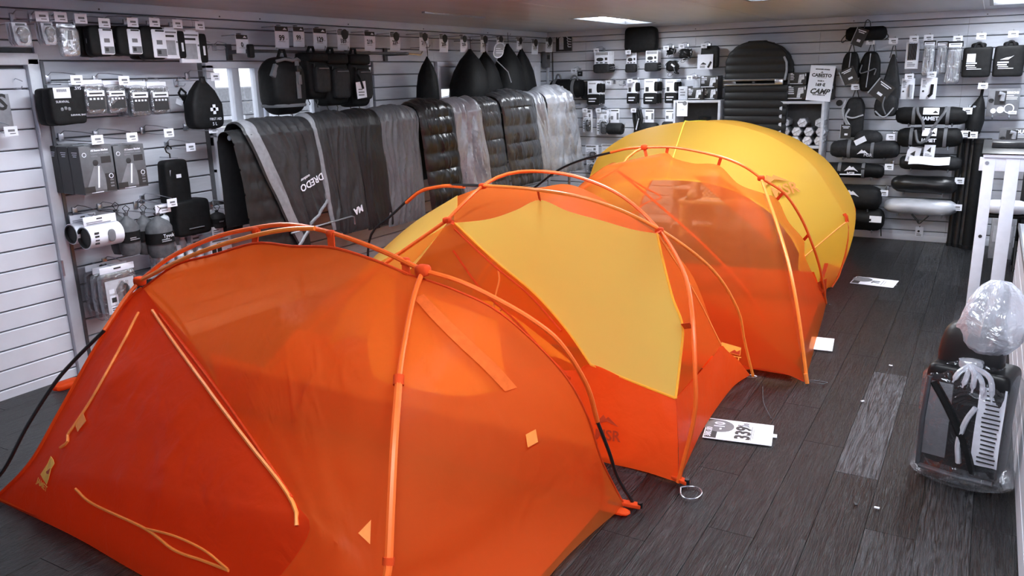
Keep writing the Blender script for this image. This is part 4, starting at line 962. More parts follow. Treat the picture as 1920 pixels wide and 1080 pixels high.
for (u, v, s) in [(78, 31, 'above the leftmost insole card'), (113, 32, 'above the second insole card'), (151, 35, 'above the clear drink pouch'), (195, 43, 'above the first black zip case'), (248, 42, 'above the middle black zip case'), (289, 42, 'above the third black zip case'), (332, 45, 'above the left slim white box'), (374, 48, 'above the right slim white box')]:
    hook('L', u, v, .30, s)
stack(k_survival, 'L', (86, 157, 154, 233), .24, 2, .07, 'survival_bag', 'black survival bag pouch with white barcode label by the door', 'survival bag', 'black survival bag pouches')
for i, (bb, s) in enumerate([((154, 153, 195, 214), 'first right of the black survival bag'), ((196, 155, 233, 211), 'second from the black survival bag'), ((240, 156, 276, 217), 'third from the black survival bag'), ((278, 157, 314, 214), 'last in the row by the dry bag')]):
    stack(lambda t, w_, h_: k_packet(t, w_, h_, i), 'L', bb, .24, 3, .06, 'blanket_packet', 'clear bagged foil blanket '+s, 'blanket packet', 'bagged foil blankets', ords=['front one', 'one behind', 'rearmost'])
for (u, v, s) in [(143, 150, 'above the black survival bag'), (232, 151, 'above the foil blanket packets'), (403, 144, 'holding the first aid dry bag')]:
    hook('L', u, v, .30, s)
hook('L', 300, 158, .16, 'at the end of the blanket row', False); hook('L', 350, 158, .12, 'above the carabiner strap', False)
stack(k_firstaid, 'L', (352, 150, 409, 242), .28, 1, 0, 'first_aid_bag', 'black roll top dry bag with white cross by the window', 'dry bag', None)
t, w_, h_ = place('L', (326, 166, 357, 208), .10, 'carabiner_strap', 'small black carabiner strap with white tag left of the first aid bag', 'strap')
MB().tube([(0, 0, 0), (.03, -.01, -.03), (.02, -.01, -h_*.35), (-.02, -.01, -h_*.35), (-.03, -.01, -.03)], .009, 8, closed=True).build('carabiner', blackp_m, t)
MB().grid(lambda u, v: Vector(((u-.5)*w_*.5+v*.06, -.01-.01*math.sin(v*6), -h_*.3-h_*.7*v)), 3, 8).build('webbing', black_m, t)
MB().box((-w_*.3, -.02, -h_*.6), (w_*.4, .002, h_*.25), Matrix.Rotation(.4, 3, 'Y')).build('paper_tag', card_m, t)
t = thing('draw_cord', 'thin black cord loop dangling beside the door frame', 'cord', LW(79, 215, .03), 'L')
MB().tube([(0, -.01, 0), (-.015, -.02, -.05), (-.01, -.02, -.12), (.03, -.02, -.2), (.09, -.02, -.25), (.07, -.02, -.22), (.02, -.02, -.13), (.008, -.02, -.05)], .004, 6).build('cord', blackp_m, t)
MB().sup((0, -.012, -.01), (.02, .02, .03), .6, .6, 8, 6).build('cord_lock', steel_m, t)
# blanket boxes
stack(k_blanketbox, 'L', (153, 272, 215, 363), .36, 3, .115, 'blanket_box', 'grey blanket carton in the left stack', 'box', 'grey blanket cartons')
stack(k_blanketbox, 'L', (217, 271, 274, 353), .33, 2, .115, 'blanket_box', 'grey blanket carton in the right stack', 'box', 'grey blanket cartons')
for (u, v, s) in [(182, 262, 'above the left stack of blanket cartons'), (247, 257, 'above the right stack of blanket cartons'), (399, 242, 'just under the first aid bag')]:
    hook('L', u, v, .38 if u < 300 else .30, s)
hook('L', 316, 249, .28, 'empty, between cartons and first aid bag'); hook('L', 357, 276, .26, 'holding the black toiletry case')
stack(k_toiletry, 'L', (306, 294, 378, 442), .20, 1, 0, 'toiletry_case', 'black folding toiletry case hanging from a plastic hook', 'toiletry case', None)
# rolls and sacks
stack(k_roll, 'L', (130, 400, 182, 455), .14, 1, 0, 'seat_pad_roll', 'rolled dark pad in a printed white sleeve, rear one', 'pad roll', 'rolled pads in sleeves')
stack(k_roll, 'L', (154, 402, 220, 463), .26, 1, 0, 'seat_pad_roll', 'rolled dark pad in a printed white sleeve, front one', 'pad roll', 'rolled pads in sleeves')
for i, (bb, n, s, tx) in enumerate([((206, 392, 238, 478), .16, 'rear grey stuff sack right of the rolled pads', None), ((222, 398, 260, 480), .26, 'front grey stuff sack beside the rolled pads', None), ((255, 396, 290, 478), .20, 'grey stuff sack in the middle of the row', 'L.S'), ((276, 398, 322, 484), .28, 'largest grey stuff sack with white lettering on its band', 'Tyvek')]):
    stack(lambda t, w_, h_: k_sack(t, w_, h_, seed=i, txt=tx), 'L', bb, n, 1, 0, 'stuff_sack', s, 'stuff sack', 'grey stuff sacks on the left wall')
t, w_, h_ = place('L', (300, 400, 320, 425), .16, 'white_sack', 'small white pouch tucked behind the largest grey stuff sack', 'pouch'); k_sack(t, w_, h_, white_m, False)
hook('L', 322, 380, .32, 'above the largest grey stuff sack'); hook('L', 305, 391, .29, 'with a wide tag between stuff sacks', wid=.12, hgt=.06); hook('L', 225, 395, .22, 'over the front grey stuff sack', False); hook('L', 178, 402, .22, 'over the rolled pads', False)
for i, (bb, s) in enumerate([((394, 394, 421, 428), 'small dark grey sack left of the sleeping bags'), ((419, 400, 452, 436), 'small black mesh sack touching the sleeping bags')]):
    t, w_, h_ = place('L', bb, .2, 'small_sack', s, 'stuff sack', 'small sacks by the rack'); k_sack(t, w_, h_, char_m, True, 4+i)
hook('L', 438, 390, .26, 'above the two small dark sacks')
t, w_, h_ = place('L', (397, 424, 419, 444), .22, 'label_card', 'small white card hanging under the small dark sack', 'card'); MB().box((0, 0, -h_/2), (w_, .003, h_)).build('card', card_m, t); plines(t, -w_*.35, w_*.35, -h_*.3, 3, h_*.2, inkg_m, -.003)
# lower shelf with bottles
sp = LW(330, 503, .17); z_ = sp.z
sh = thing('wire_shelf', 'small steel shelf on the left wall carrying white spray bottles', 'shelf', (0, LW(355, 470, .15).y, z_), 'L')
MB().box((0, -.12, -.006), (.86, .24, .012)).build('shelf_board', M('shelf_grey', G(.3), .4), sh, bev=.002)
for x in (-.38, .38): MB().prism([(x-.006, 0), (x+.006, 0), (x+.006, -.12), (x-.006, -.12)], -.2, -.01).build('bracket', dsteel_m, sh)
def bottle(y, x, hh, lab):
    t = thing('spray_bottle', lab, 'bottle', (x, y, z_), 'L', 'white spray bottles on the shelf')
    MB().lathe([(0, 0), (.026, 0), (.028, .01), (.028, hh*.62), (.02, hh*.72), (.012, hh*.76), (.012, hh*.8), (0, hh*.8)], 16).build('bottle_body', white_m, t)
    MB().lathe([(0, hh*.76), (.017, hh*.76), (.017, hh), (0, hh)], 14).build('cap', white_m, t)
    MB().lathe([(.0286, hh*.15), (.0286, hh*.52)], 16).build('label', M('bottle_label', G(.5), .5, var=.3, scale=40), t)
y_ = sh.location.y
for k in range(5): bottle(y_-.27+.085*k, .17, .17-.004*k, 'white spray bottle in the front row, '+['leftmost', 'second from left', 'middle', 'fourth from left', 'rightmost'][k])
for k in range(4): bottle(y_-.25+.085*k, .08, .24, 'taller white spray bottle in the back row, '+['leftmost', 'second from left', 'third from left', 'rightmost'][k])
t = thing('gadget_box', 'white printed product box with dark windows on the shelf', 'box', (.14, y_+.25, z_), 'L')
c = MB().box((0, 0, .09), (.20, .12, .18)).build('carton', card_m, t, bev=.002)
pr(c, [(-.09, .11, -.05, .03), (-.04, .12, .0, .04), (.05, .06, .09, .01)], ink_m, -.061, 'picture'); plines(c, -.08, .08, .16, 2, .02, inkg_m, -.061)
t = thing('small_carton', 'small white carton behind the product box with dark windows', 'box', (.05, y_+.13, z_), 'L')
MB().box((0, 0, .12), (.09, .05, .24)).build('carton', card_m, t, bev=.002); plines(t, -.03, .03, .2, 4, .03, inkg_m, -.026)
stack(k_poncho, 'L', (187, 497, 256, 598), .26, 3, .075, 'poncho_packet', 'bagged rain poncho on the lowest row', 'poncho packet', 'bagged ponchos on the lowest row')
hook('L', 230, 498, .20, 'over the bagged ponchos', False)
# door fittings
hook('L', 44, 163, .12, 'on the slatted door', False); hook('L', 20, 246, .14, 'on the slatted door')
# small hooks by the door edge of the window strip
hook('L', 395, 88, .14, 'left end of the strip over the window', False); hook('L', 425, 90, .14, 'right neighbour on the strip over the window', False)

# ------------------------------------------------------------------ price cards above the packs
cards = [((513, 49, 539, 90), '99', 0, 'first big price card from left reading 99'), ((547, 50, 568, 88), '99', 0, 'second big price card from left reading 99'), ((585, 53, 610, 92), '129', 0, 'price card reading 129 above the middle packs'), ((630, 57, 653, 94), '189', 1, 'price card reading 189 with round badge'), ((681, 59, 701, 95), '219', 0, 'price card reading 219 right of the packs'), ((729, 62, 748, 95), '229', 1, 'price card reading 229 left of the smallest storage sack'), ((784, 63, 801, 95), '219', 1, 'price card right above the smallest storage sack'), ((822, 66, 838, 98), '209', 1, 'price card left of the large storage sacks'), ((861, 67, 874, 98), '259', 1, 'price card above the largest storage sack'), ((899, 68, 913, 98), '279', 1, 'price card above the second storage sack'), ((929, 70, 942, 90), '289', 1, 'price card beside the round white label'), ((967, 72, 978, 93), '299', 1, 'price card above the last storage sack'), ((995, 75, 1007, 102), '319', 1, 'price card left of the wall corner'), ((1021, 72, 1034, 98), '349', 1, 'price card in the wall corner'), ((440, 65, 463, 100), '0', 0, 'white card with dark header above the window')]
for bb, pz, st, s in cards:
    t, w_, h_ = place('L', bb, .20, 'price_card', s, 'price card', 'price cards along the left wall'); k_pricecard(t, w_, h_, pz, style=st)
    MB().box((0, .015, .004), (.02, .03, .012)).build('card_clip', dsteel_m, t); MB().cyl((0, .2, .0), (0, .01, .0), .004, 6).build('card_arm', steel_m, t)
# hang rail
ra, rb = LW(470, 98, .27), LW(765, 99, .27)
zr = (ra.z+rb.z)/2
t = thing('hanging_rail', 'dark metal rail along the left wall carrying black packs', 'rail', (0, 0, zr))
MB().tube([(.27, ra.y, 0), (.27, rb.y, 0)], .013, 10).build('bar', M('rail_metal', G(.10), .35, metal=.6), t)
for y in (ra.y+.02, (ra.y+rb.y)/2+.4, rb.y-.02):
    MB().box((.14, y, .0), (.28, .025, .03)).build('arm', MATS['rail_metal'], t, bev=.003); MB().box((.012, y, 0), (.02, .05, .12)).build('wall_plate', MATS['rail_metal'], t, bev=.003)
MB().sup((.27, ra.y, 0), (.04, .05, .10), .3, .3, 10, 8).build('end_cap', blackp_m, t)
for bb, s in [((742, 97, 765, 104), 'a'), ]: MB().tube([(.27, rb.y, 0), (.33, rb.y+.12, -.01), (.34, rb.y+.14, .02)], .008, 6).build('end_hook', steel_m, t)
# packs
def k_pack(t, w_, h_, seed, barrel=False, mat=None):
    w_ *= .80
    def g(q):
        z = q.z/h_+.5
        k = 1-.22*max(0, z-.75)/.25-.12*max(0, .25-z)/.25
        d = noise.noise(Vector((q.x*7+seed, q.y*7, q.z*7)))*.014
        return Vector((q.x*k+d, q.y*k+d, q.z+noise.noise(q*9)*.006))
    MB().sup((0, 0, -h_*.52), (w_, w_*.75 if barrel else .2, h_*.95), .5 if barrel else .3, .55 if barrel else .3, 32, 24, g).build('pack_body', mat or black_m, t)
    yf = -(w_*.38 if barrel else .1)
    MB().tube([(-.05, -.02, -h_*.1), (-.02, -.03, .03), (.02, -.03, .03), (.05, -.02, -h_*.1)], .012, 8).build('grab_handle', black_m, t)
    if barrel:
        MB().box((w_*.12, yf-.004, -h_*.42), (w_*.12, .008, h_*.62)).build('webbing_strap', web_m, t, bev=.002)
        MB().box((w_*.12, yf-.014, -h_*.24), (w_*.15, .022, h_*.1)).build('buckle', blackp_m, t, bev=.004)
        MB().box((w_*.14, yf-.016, -h_*.42), (w_*.1, .008, h_*.16)).build('strap_end', web_m, t, bev=.002)
        MB().sup((0, 0, -h_*.84), (w_*.93, w_*.74, h_*.06), .2, .45, 32, 6).build('compression_band', web_m, t)
        MB().tube([(-w_*.38, yf*.7, -h_*.12), (-w_*.2, yf*.95, -h_*.085), (0, yf*1.02, -h_*.11), (w_*.15, yf*.98, -h_*.08), (w_*.32, yf*.75, -h_*.11)], .012, 8).build('gathered_hem', web_m, t)
        MB().box((-w_*.42, yf*.6, -h_*.27), (w_*.12, .03, h_*.22), Matrix.Rotation(.5, 3, 'Y')).build('side_strap', web_m, t, bev=.004)
    else:
        MB().sup((w_*.05, -.10, -h_*.58), (w_*.66, .08, h_*.56), .3, .3, 20, 14, lambda q: q+Vector((noise.noise(q*9)*.006,)*3)).build('front_pocket', char_m, t)
        MB().sup((0, -.03, -h_*.13), (w_*.92, .2, h_*.2), .35, .35, 20, 10).build('top_lid', black_m, t)
        MB().tube([(-w_*.2, -.145, -h_*.36), (w_*.28, -.145, -h_*.36)], .004, 5).build('zip', inkg_m, t)
        MB().box((-w_*.3, -.11, -h_*.3), (.012, .02, .03)).build('buckle', blackp_m, t, bev=.003)
    m = MB()
    for k in (-1, 1): m.tube([(k*w_*.2, .0, -h_*.96), (k*w_*.22, -.01, -h_*1.03), (k*w_*.17, -.01, -h_*(1.10+.03*k)), (k*w_*.2, -.01, -h_*(1.14+.03*k))], .004, 5)
    m.build('dangling_cords', blackp_m, t)
for i, (bb, n, s, brl) in enumerate([((490, 102, 566, 216), .36, 'largest black barrel shaped pack with grey webbing strap', True), ((557, 96, 606, 187), .30, 'black daypack second from left on the rail', False), ((590, 98, 645, 199), .31, 'black daypack third from left on the rail', False), ((636, 99, 685, 201), .32, 'rightmost black daypack with white paper tag', False)]):
    t, w_, h_ = place('L', bb, n, 'backpack', s, 'backpack', 'black packs on the rail'); k_pack(t, w_, h_, i*3, brl)
    MB().tube([(0, n-.27 if False else .0, .02), (0, .02, .05), (0, .03, zr-t.location.z+.012), (0, .0, zr-t.location.z+.02)], .004, 6).build('hanger', steel_m, t)
    if i == 3:
        MB().box((-w_*.22, -.155, -h_*.68), (w_*.36, .003, h_*.3), Matrix.Rotation(-.08, 3, 'Y')).build('paper_tag', card_m, t)
        plines(t, -w_*.34, -w_*.1, -h_*.66, 3, h_*.05, inkg_m, -.158); MB().tube([(-w_*.2, -.12, -h_*.4), (-w_*.24, -.16, -h_*.5), (-w_*.18, -.165, -h_*.66)], .010, 6).build('strap_tail', black_m, t)
        MB().tube([(w_*.4, -.05, -h_*.2), (w_*.52, -.06, -h_*.5), (w_*.58, -.05, -h_*.78)], .007, 6).build('side_cord', blackp_m, t)
# storage sacks
for i, (bb, n, tip, s) in enumerate([((783, 106, 819, 208), .22, .05, 'smallest black storage sack hanging alone with white tag'), ((847, 92, 906, 215), .24, .1, 'wide black storage sack, left of four in front of the window'), ((889, 96, 936, 215), .20, -.05, 'black storage sack with pale piping, second of four'), ((928, 82, 977, 215), .24, .0, 'tallest black storage sack under the round white label'), ((966, 90, 1001, 215), .20, -.15, 'narrow black storage sack nearest the wall corner')]):
    t, w_, h_ = place('L', bb, n, 'storage_sack', s, 'storage sack', 'black storage sacks on the left wall'); k_drybag(t, w_, h_, tip, seed=i)
    MB().tube([(tip*w_, .20 if n > .2 else .18, .09), (tip*w_, -.03, .085), (tip*w_, -.045, .11)], .005, 6).build('wall_hook', steel_m, t)
    if i == 0:
        MB().box((w_*.42, -w_*.36, -h_*.83), (w_*.42, .003, h_*.18), Matrix.Rotation(-.1, 3, 'Y')).build('paper_tag', card_m, t); plines(t, w_*.28, w_*.55, -h_*.8, 3, h_*.035, inkg_m, -w_*.36-.004)
    if i == 2: MB().tube([(w_*.08, -w_*.2, -h_*.15), (w_*.32, -w_*.33, -h_*.33), (w_*.40, -w_*.36, -h_*.5)], .006, 6).build('piping', M('print_light', G(.35), .6), t)
t, w_, h_ = place('L', (922, 79, 948, 109), .34, 'round_label', 'oval white rimmed label hanging in front of the tallest storage sack', 'label')
for sc_, mt, nm, y in ((1, card_m, 'rim', 0), (.85, M('label_grey', G(.3), .5), 'face', -.003)):
    MB().prism([(math.cos(a)*w_*.46*sc_*(.75+.25*abs(math.sin(a)))+math.sin(a)*w_*.12, -h_/2+math.sin(a)*h_*.5*sc_) for a in [2*math.pi*k/28 for k in range(28)]], y-.003, y).build(nm, mt, t, smooth=False)
plines(t, -w_*.25, w_*.3, -h_*.38, 3, h_*.13, white_m, -.008)
t = thing('thermostat', 'slim dark grey wall unit in the corner under a price card', 'wall unit', LW(1021, 112, .03), 'L')
MB().box((0, -.02, 0), (.12, .07, .2)).build('housing', M('unit_grey', G(.14), .4), t, bev=.01); MB().box((0, -.057, .03), (.07, .004, .05)).build('display', ink_m, t)
t = thing('cable', 'thin dark cable running down the back wall near the corner', 'cable', BW(1036, 97, .012), 'B')
MB().tube([(0, 0, 0), (.006, -.004, -.3), (-.006, -.004, -.7), (0.01, -.004, -1.0), (0, -.004, -1.4)], .006, 6).build('cable', ink_m, t)

# ------------------------------------------------------------------ sleeping bag rack
RX = .62
rk = thing('sleeping_bag_rack', 'long low garment rail beside the left wall carrying draped sleeping bags', 'rack', (RX, -3.1, 0))
yl, yr = LW(432, 243, RX).y-.02-(-3.1), -.32+3.1
MB().tube([(0, yl, 1.50), (0, yr, 1.50)], .018, 10).build('rail', steel_m, rk)
for y in (yl+.55, yr-.3):
    MB().tube([(0, y, 0.03), (0, y, 1.5)], .016, 10).build('upright', steel_m, rk); MB().tube([(-.28, y, .03), (.28, y, .03)], .016, 10).build('foot', steel_m, rk)
def sbag(y0, y1, drop, skew, mat, lab, puff=.0, rows=0, fold=.012, thick=.05, lift=0, seed=0, top=None, flare=0, dback=.62, side=None, silky=1.0, hem=0):
    """sleeping bag draped over the rail: arc over the top, front side towards the room"""
    t = thing('sleeping_bag', lab, 'sleeping bag', (RX, 0, 1.52+lift), group='sleeping bags draped over the rack')
    n_u, n_v = 52, 110
    Ltot = dback+.20+drop
    rad = .055+thick
    def path(s):           # s metres from the back hem; returns x, z, outward angle
        if s < dback: return -rad-.01, -(dback-s), math.pi
        a = (s-dback)/(math.pi*rad)
        Larc = math.pi*rad
        if s < dback+Larc:
            g = math.pi*(1-(s-dback)/Larc); return math.cos(g)*rad, math.sin(g)*rad*.75, g
        return rad+.01+.02*(s-dback-Larc), -(s-dback-Larc), 0
    L_ = dback+math.pi*rad+drop
    def surf(u, v, sgn):
        s = v*L_; s = s if s < L_-drop else (L_-drop)+(s-(L_-drop))*(1+hem*(.5-u)); x, z, g = path(s)
        fr = max(0, -z)/max(drop, .01) if g == 0 else 0
        y = y0+(y1-y0)*u + skew*fr + (u-.5)*flare*fr
        e = (4*u*(1-u))**.45                     # rounded long edges
        e2 = min(1, min(v, 1-v)*14)**.5
        q = Vector((u*(y1-y0)*5.5, s*1.6, seed*4.1))
        wq = Vector((q.x*2.2*silky+1.3*noise.noise(Vector((q.x*.9, q.y*1.5, seed)))+.5*q.y, q.y*.75, seed*1.7))
        rg = 1-abs(noise.noise(wq))*2.2; rg2 = 1-abs(noise.noise(wq*2.3+Vector((9, 3, 0))))*2.2
        d = fold*(1.1*max(-.6, rg) + .55*max(-.6, rg2) - .7 + .3*noise.noise(Vector((q.x*9*silky, q.y*4, seed+5))))
        if rows:
            ph = (s-dback-.1)*rows; b = abs(math.sin(math.pi*ph))**.55
            d += puff*(b-.6)*(1+.5*noise.noise(Vector((u*7, math.floor(ph)*1.7, seed)))) + .006*noise.noise(Vector((u*30, ph*2.2, seed)))
        off = sgn*thick*.5*e*e2 + (d if sgn > 0 else 0)*e
        return Vector((x+math.cos(g)*off, y+.02*noise.noise(Vector((s*3, u*2, seed))), z+math.sin(g)*off))
    m = MB()
    m.grid(lambda u, v: surf(u, v, 1), n_u, n_v); m.grid(lambda u, v: surf(1-u, v, -1), 10, 30)
    o = m.build('shell', mat, t)
    if side:
        for (ua, ub, mm, nm) in side:
            mb = MB(); mb.grid(lambda u, v: surf(ua+(ub-ua)*u, .1+.88*v, 1)+Vector((.004*(1 if .1+.88*v > .45 else -1), 0, .003)), 5, 70); mb.build(nm, mm, t)
    return t, surf
Y = lambda u: LW(u, 215, RX+.06).y
silk_b = M('silky_black', G(.012), .45, var=.2, bump=.25, bscale=10, spec=.3)
silk_d = M('silky_charcoal', G(.026), .45, var=.2, bump=.25, bscale=10, spec=.3)
silk_g = M('silky_grey', G(.10), .42, var=.12, bump=.3, bscale=10, spec=.4)
silk_gl = M('silky_light_grey', G(.20), .4, var=.12, bump=.3, bscale=10)
silv = M('silver_shell', G(.30), .36, metal=.2, var=.10, bump=.5, bscale=12, spec=.5)
glos_b = M('glossy_black_shell', G(.014), .3, var=.2, bump=.25, bscale=10, spec=.4)
glos_d = M('glossy_charcoal_shell', G(.05), .3, var=.2, bump=.35, bscale=10, spec=.45)
s1, f1 = sbag(Y(446), Y(576), .70, .24, silk_d, 'black sleeping bag with light grey stripes and white logo at the left end', fold=.014, seed=1, hem=.5, flare=-.14, side=[(.02, .17, silk_gl, 'grey_stripe'), (.955, .998, silk_gl, 'grey_stripe')], thick=.045)
p_, q_ = f1(.5, .82, 1), f1(.8, .82, 1)
mx = onface(f1(.66, .83, 1)+Vector((.012, 0, 0)), Vector((0, -1, .0))*1+Vector((0, 0, -.30)), Vector((.02, .3, -1)))
ptext('DREDO', s1, mx, 0, 0, .075, white_m, .0012)
ptext('outdoor', s1, mx, .05, -.055, .03, white_m, .0005)
MB().tube([f1(u/12, .985, 1)+Vector((.006, 0, 0)) for u in range(13)], .012, 6).build('hem_binding', silk_gl, s1)
s0, f0 = sbag(Y(428), Y(540), .90, .08, silk_b, 'black quilted sleeping bag peeking out behind at the far left end', rows=7, puff=.008, fold=.004, seed=2, lift=-.03, thick=.018)
sbag(Y(572), Y(598), .84, .12, silk_d, 'narrow charcoal sleeping bag with pale edge stripe, second from left', fold=.014, seed=3, lift=.006, side=[(.0, .18, silk_gl, 'grey_stripe')])
s2, f2 = sbag(Y(598), Y(650), .86, .10, silk_d, 'charcoal sleeping bag with small white lettering near its hem', fold=.016, seed=4, lift=.008)
mx = onface(f2(.55, .90, 1)+Vector((.012, 0, 0)), Vector((0, -1, -.2)), Vector((.02, .2, -1))); ptext('MA', s2, mx, 0, 0, .075, white_m, .003)
sbag(Y(649), Y(703), .88, .10, silk_b, 'wrinkled black sleeping bag left of the mid grey one', fold=.018, seed=5, lift=.01)
sbag(Y(701), Y(773), .90, .02, silk_g, 'mid grey wrinkled sleeping bag in the middle of the rack', fold=.018, seed=6, lift=.012, thick=.055, silky=1.4)
sbag(Y(772), Y(838), .86, .10, glos_b, 'glossy black puffy quilted sleeping bag with horizontal baffles', rows=6.2, puff=.03, fold=.011, seed=7, lift=.02, thick=.075)
sbag(Y(837), Y(892), .88, .16, silv, 'crinkled silver sleeping bag right of the glossy black one', fold=.034, seed=8, lift=.03, thick=.06, silky=1.2)
sbag(Y(891), Y(927), .84, .14, glos_d, 'narrow charcoal puffy sleeping bag between two shiny ones', rows=7, puff=.022, fold=.008, seed=9, lift=.03, thick=.06)
sbag(Y(926), Y(990), .86, .16, glos_d, 'shiny dark puffy sleeping bag, second from the right end', rows=5.5, puff=.03, fold=.02, seed=10, lift=.045, thick=.085)
sbag(Y(989), Y(1012), .86, .2, silv, 'narrow silver sleeping bag edge left of the last silver one', fold=.028, seed=11, lift=.05, thick=.06)
sbag(Y(1012), Y(1062), .86, .18, silv, 'bulky silver sleeping bag at the right end of the rack', rows=4, puff=.016, fold=.036, seed=12, lift=.055, thick=.09, silky=1.1, flare=.15)
t = thing('hang_bar', 'thin steel bar with hook end in front of the lowest sleeping bag hems', 'bar', LW(600, 422, RX+.22), 'L')
MB().tube([(-.3, 0, -.01), (.36, 0, .01), (.39, 0, .0), (.39, 0, -.06)], .006, 6).build('bar', steel_m, t)
# ================================================================== BACK WALL goods
def k_signext(t, w_, h_):
    b = MB().box((0, 0, -h_/2), (w_, .006, h_)).build('plate', M('sign_dark', G(.025), .4), t, bev=.001)
    MB().tube([(-w_*.49, -.004, -.002), (w_*.49, -.004, -.002), (w_*.49, -.004, -h_+.002), (-w_*.49, -.004, -h_+.002)], .003, 4, closed=True).build('border', white_m, t)
    MB().prism([(-w_*.28, -h_*.28), (-w_*.22, -h_*.22), (-w_*.06, -h_*.22), (-w_*.02, -h_*.28), (-w_*.02, -h_*.88), (-w_*.28, -h_*.88)], -.006, -.003).build('extinguisher_symbol', M('symbol_light', G(.6), .5), t, smooth=False)
    MB().tube([(-w_*.15, -.005, -h_*.22), (-w_*.15, -.005, -h_*.17), (-w_*.33, -.005, -h_*.2), (-w_*.38, -.005, -h_*.27)], .006, 5).build('hose_symbol', MATS['symbol_light'], t)
    for k in range(4):
        MB().tube([(w_*(.18+.02*k), -.005, -h_*(.2+.15*k)), (w_*(.24+.01*k), -.005, -h_*(.3+.15*k)), (w_*.34, -.005, -h_*(.33+.14*k)), (w_*.44, -.005, -h_*(.36+.13*k))], .007, 5).build('flame_symbol', white_m, t)
t, w_, h_ = place('B', (1042, 62, 1073, 97), .012, 'safety_sign', 'dark fire extinguisher sign with flames high by the corner', 'sign'); k_signext(t, w_, h_)
t, w_, h_ = place('B', (1173, 50, 1233, 98), .14, 'seat_cushion', 'black rounded cushion hanging under the ceiling light', 'cushion')
MB().sup((0, 0, -h_/2), (w_, .13, h_), .35, .42, 28, 18, crumple(.01, 6, 3)).build('cushion_body', black_m, t); MB().tube([(-w_*.3, -.05, -.01), (0, -.06, -.035), (w_*.3, -.05, -.01)], .008, 6).build('strap', char_m, t)
MB().cyl((0, .14, -.04), (0, 0, -.04), .006, 6).build('wall_hook', steel_m, t)

def k_cardpouch(t, w_, h_):
    """white header card over a grey zip pouch with a carabiner loop"""
    c = MB().box((0, 0, -h_*.3), (w_*.95, .006, h_*.6)).build('header_card', card_m, t, bev=.001)
    pr(c, [(-w_*.4, -h_*.03, w_*.4, -h_*.16)], M('print_light', G(.35), .6), -.004)
    MB().sup((-w_*.12, -.003, -h_*.36), (w_*.45, .004, h_*.17), .8, .8, 10, 8).build('picture', ink_m, c)
    pr(c, [(w_*.2, -h_*.28, w_*.36, -h_*.4), (-w_*.38, -h_*.49, -w_*.22, -h_*.54), (-w_*.12, -h_*.49, .06*w_, -h_*.54), (w_*.2, -h_*.49, w_*.36, -h_*.54)], ink_m, -.004, 'icons')
    MB().sup((0, -.005, -h_*.78), (w_*1.05, .06, h_*.44), .4, .4, 18, 12, crumple(.004, 20, 2)).build('zip_pouch', char_m, t)
    MB().tube([(w_*.45, 0, -h_*.75), (w_*.75, -.01, -h_*.7), (w_*.8, -.01, -h_*.8), (w_*.5, 0, -h_*.85)], .004, 5).build('cord_loop', steel_m, t)
G1 = 'headlamp cards with grey pouches'
for bb, n, c, s in [((1114, 97, 1143, 137), .24, 4, 'white header card with dark grey pouch at left'), ((1174, 98, 1194, 136), .14, 1, 'single white header card with dark grey pouch and wire loop'), ((1210, 95, 1234, 134), .2, 3, 'white header card with dark grey pouch left of tangled straps')]:
    stack(k_cardpouch, 'B', bb, n, c, .05, 'pouch_card', s, 'pouch', G1)
def k_tangle(t, w_, h_, seed):
    rnd = random.Random(seed)
    MB().sup((0, -.02, -h_*.45), (w_*.8, .07, h_*.6), .6, .7, 14, 10, crumple(.02, 20, seed)).build('strap_bundle', black_m, t)
    for k in range(5):
        pts = [(rnd.uniform(-.5, .5)*w_, rnd.uniform(-.06, 0), -rnd.uniform(.1, .9)*h_) for _ in range(5)]
        MB().tube(resample(pts, 16), .006, 5).build('strap', [black_m, web_m, blackp_m][k % 3], t)
    MB().box((w_*.1, -.06, -h_*.4), (.05, .012, .02), Matrix.Rotation(.6, 3, 'Y')).build('buckle', white_m if seed == 3 else blackp_m, t, bev=.003)
    MB().tube(resample([(-w_*.2, -.02, -h_*.8), (-w_*.3, -.02, -h_*1.0), (-w_*.1, -.02, -h_*1.02), (w_*.05, -.02, -h_*.9)], 12), .003, 5).build('cord', MATS.get('cord_grey') or blackp_m, t)
for i, (bb, s) in enumerate([((1250, 88, 1271, 106), 'small black strap bundle, upper left of three'), ((1273, 88, 1298, 116), 'black strap bundle with loose tails beside the boot cover card'), ((1248, 110, 1276, 142), 'lowest black strap bundle with dangling cord')]):
    t, w_, h_ = place('B', bb, .14, 'strap_bundle', s, 'straps', 'black strap bundles'); k_tangle(t, w_, h_, i+1)
def k_bootcard(t, w_, h_):
    MB().sup((w_*.06, .02, -h_*.45), (w_*.9, .09, h_*.98), .25, .3, 18, 12, crumple(.008, 16, 1)).build('film_pack', char_m, t)
    c = MB().box((-w_*.1, -.045, -h_*.66), (w_*.78, .004, h_*.66)).build('insert_card', card_m, t, smooth=False)
    MB().prism([(-w_*.34, -h_*.78), (-w_*.2, -h_*.68), (-w_*.05, -h_*.75), (-w_*.05, -h_*.79)], -.05, -.047).build('picture', ink_m, c, smooth=False)
    MB().tube([(w_*.05, -.048, -h_*.92), (w_*.2, -.048, -h_*.66)], .012, 6).build('picture', ink_m, c)
    pr(c, [(-w_*.36, -h_*.82, -w_*.1, -h_*.94)], MATS['print_light'], -.048)
t, w_, h_ = place('B', (1310, 88, 1347, 130), .16, 'cover_pack', 'dark film pack with white picture card left of the sleeping pad', 'pack'); k_bootcard(t, w_, h_)
t, w_, h_ = place('B', (1036, 148, 1092, 183), .22, 'duffel_bag', 'black cylindrical duffel bag with white lettering near the corner', 'duffel bag')
r = h_*.5
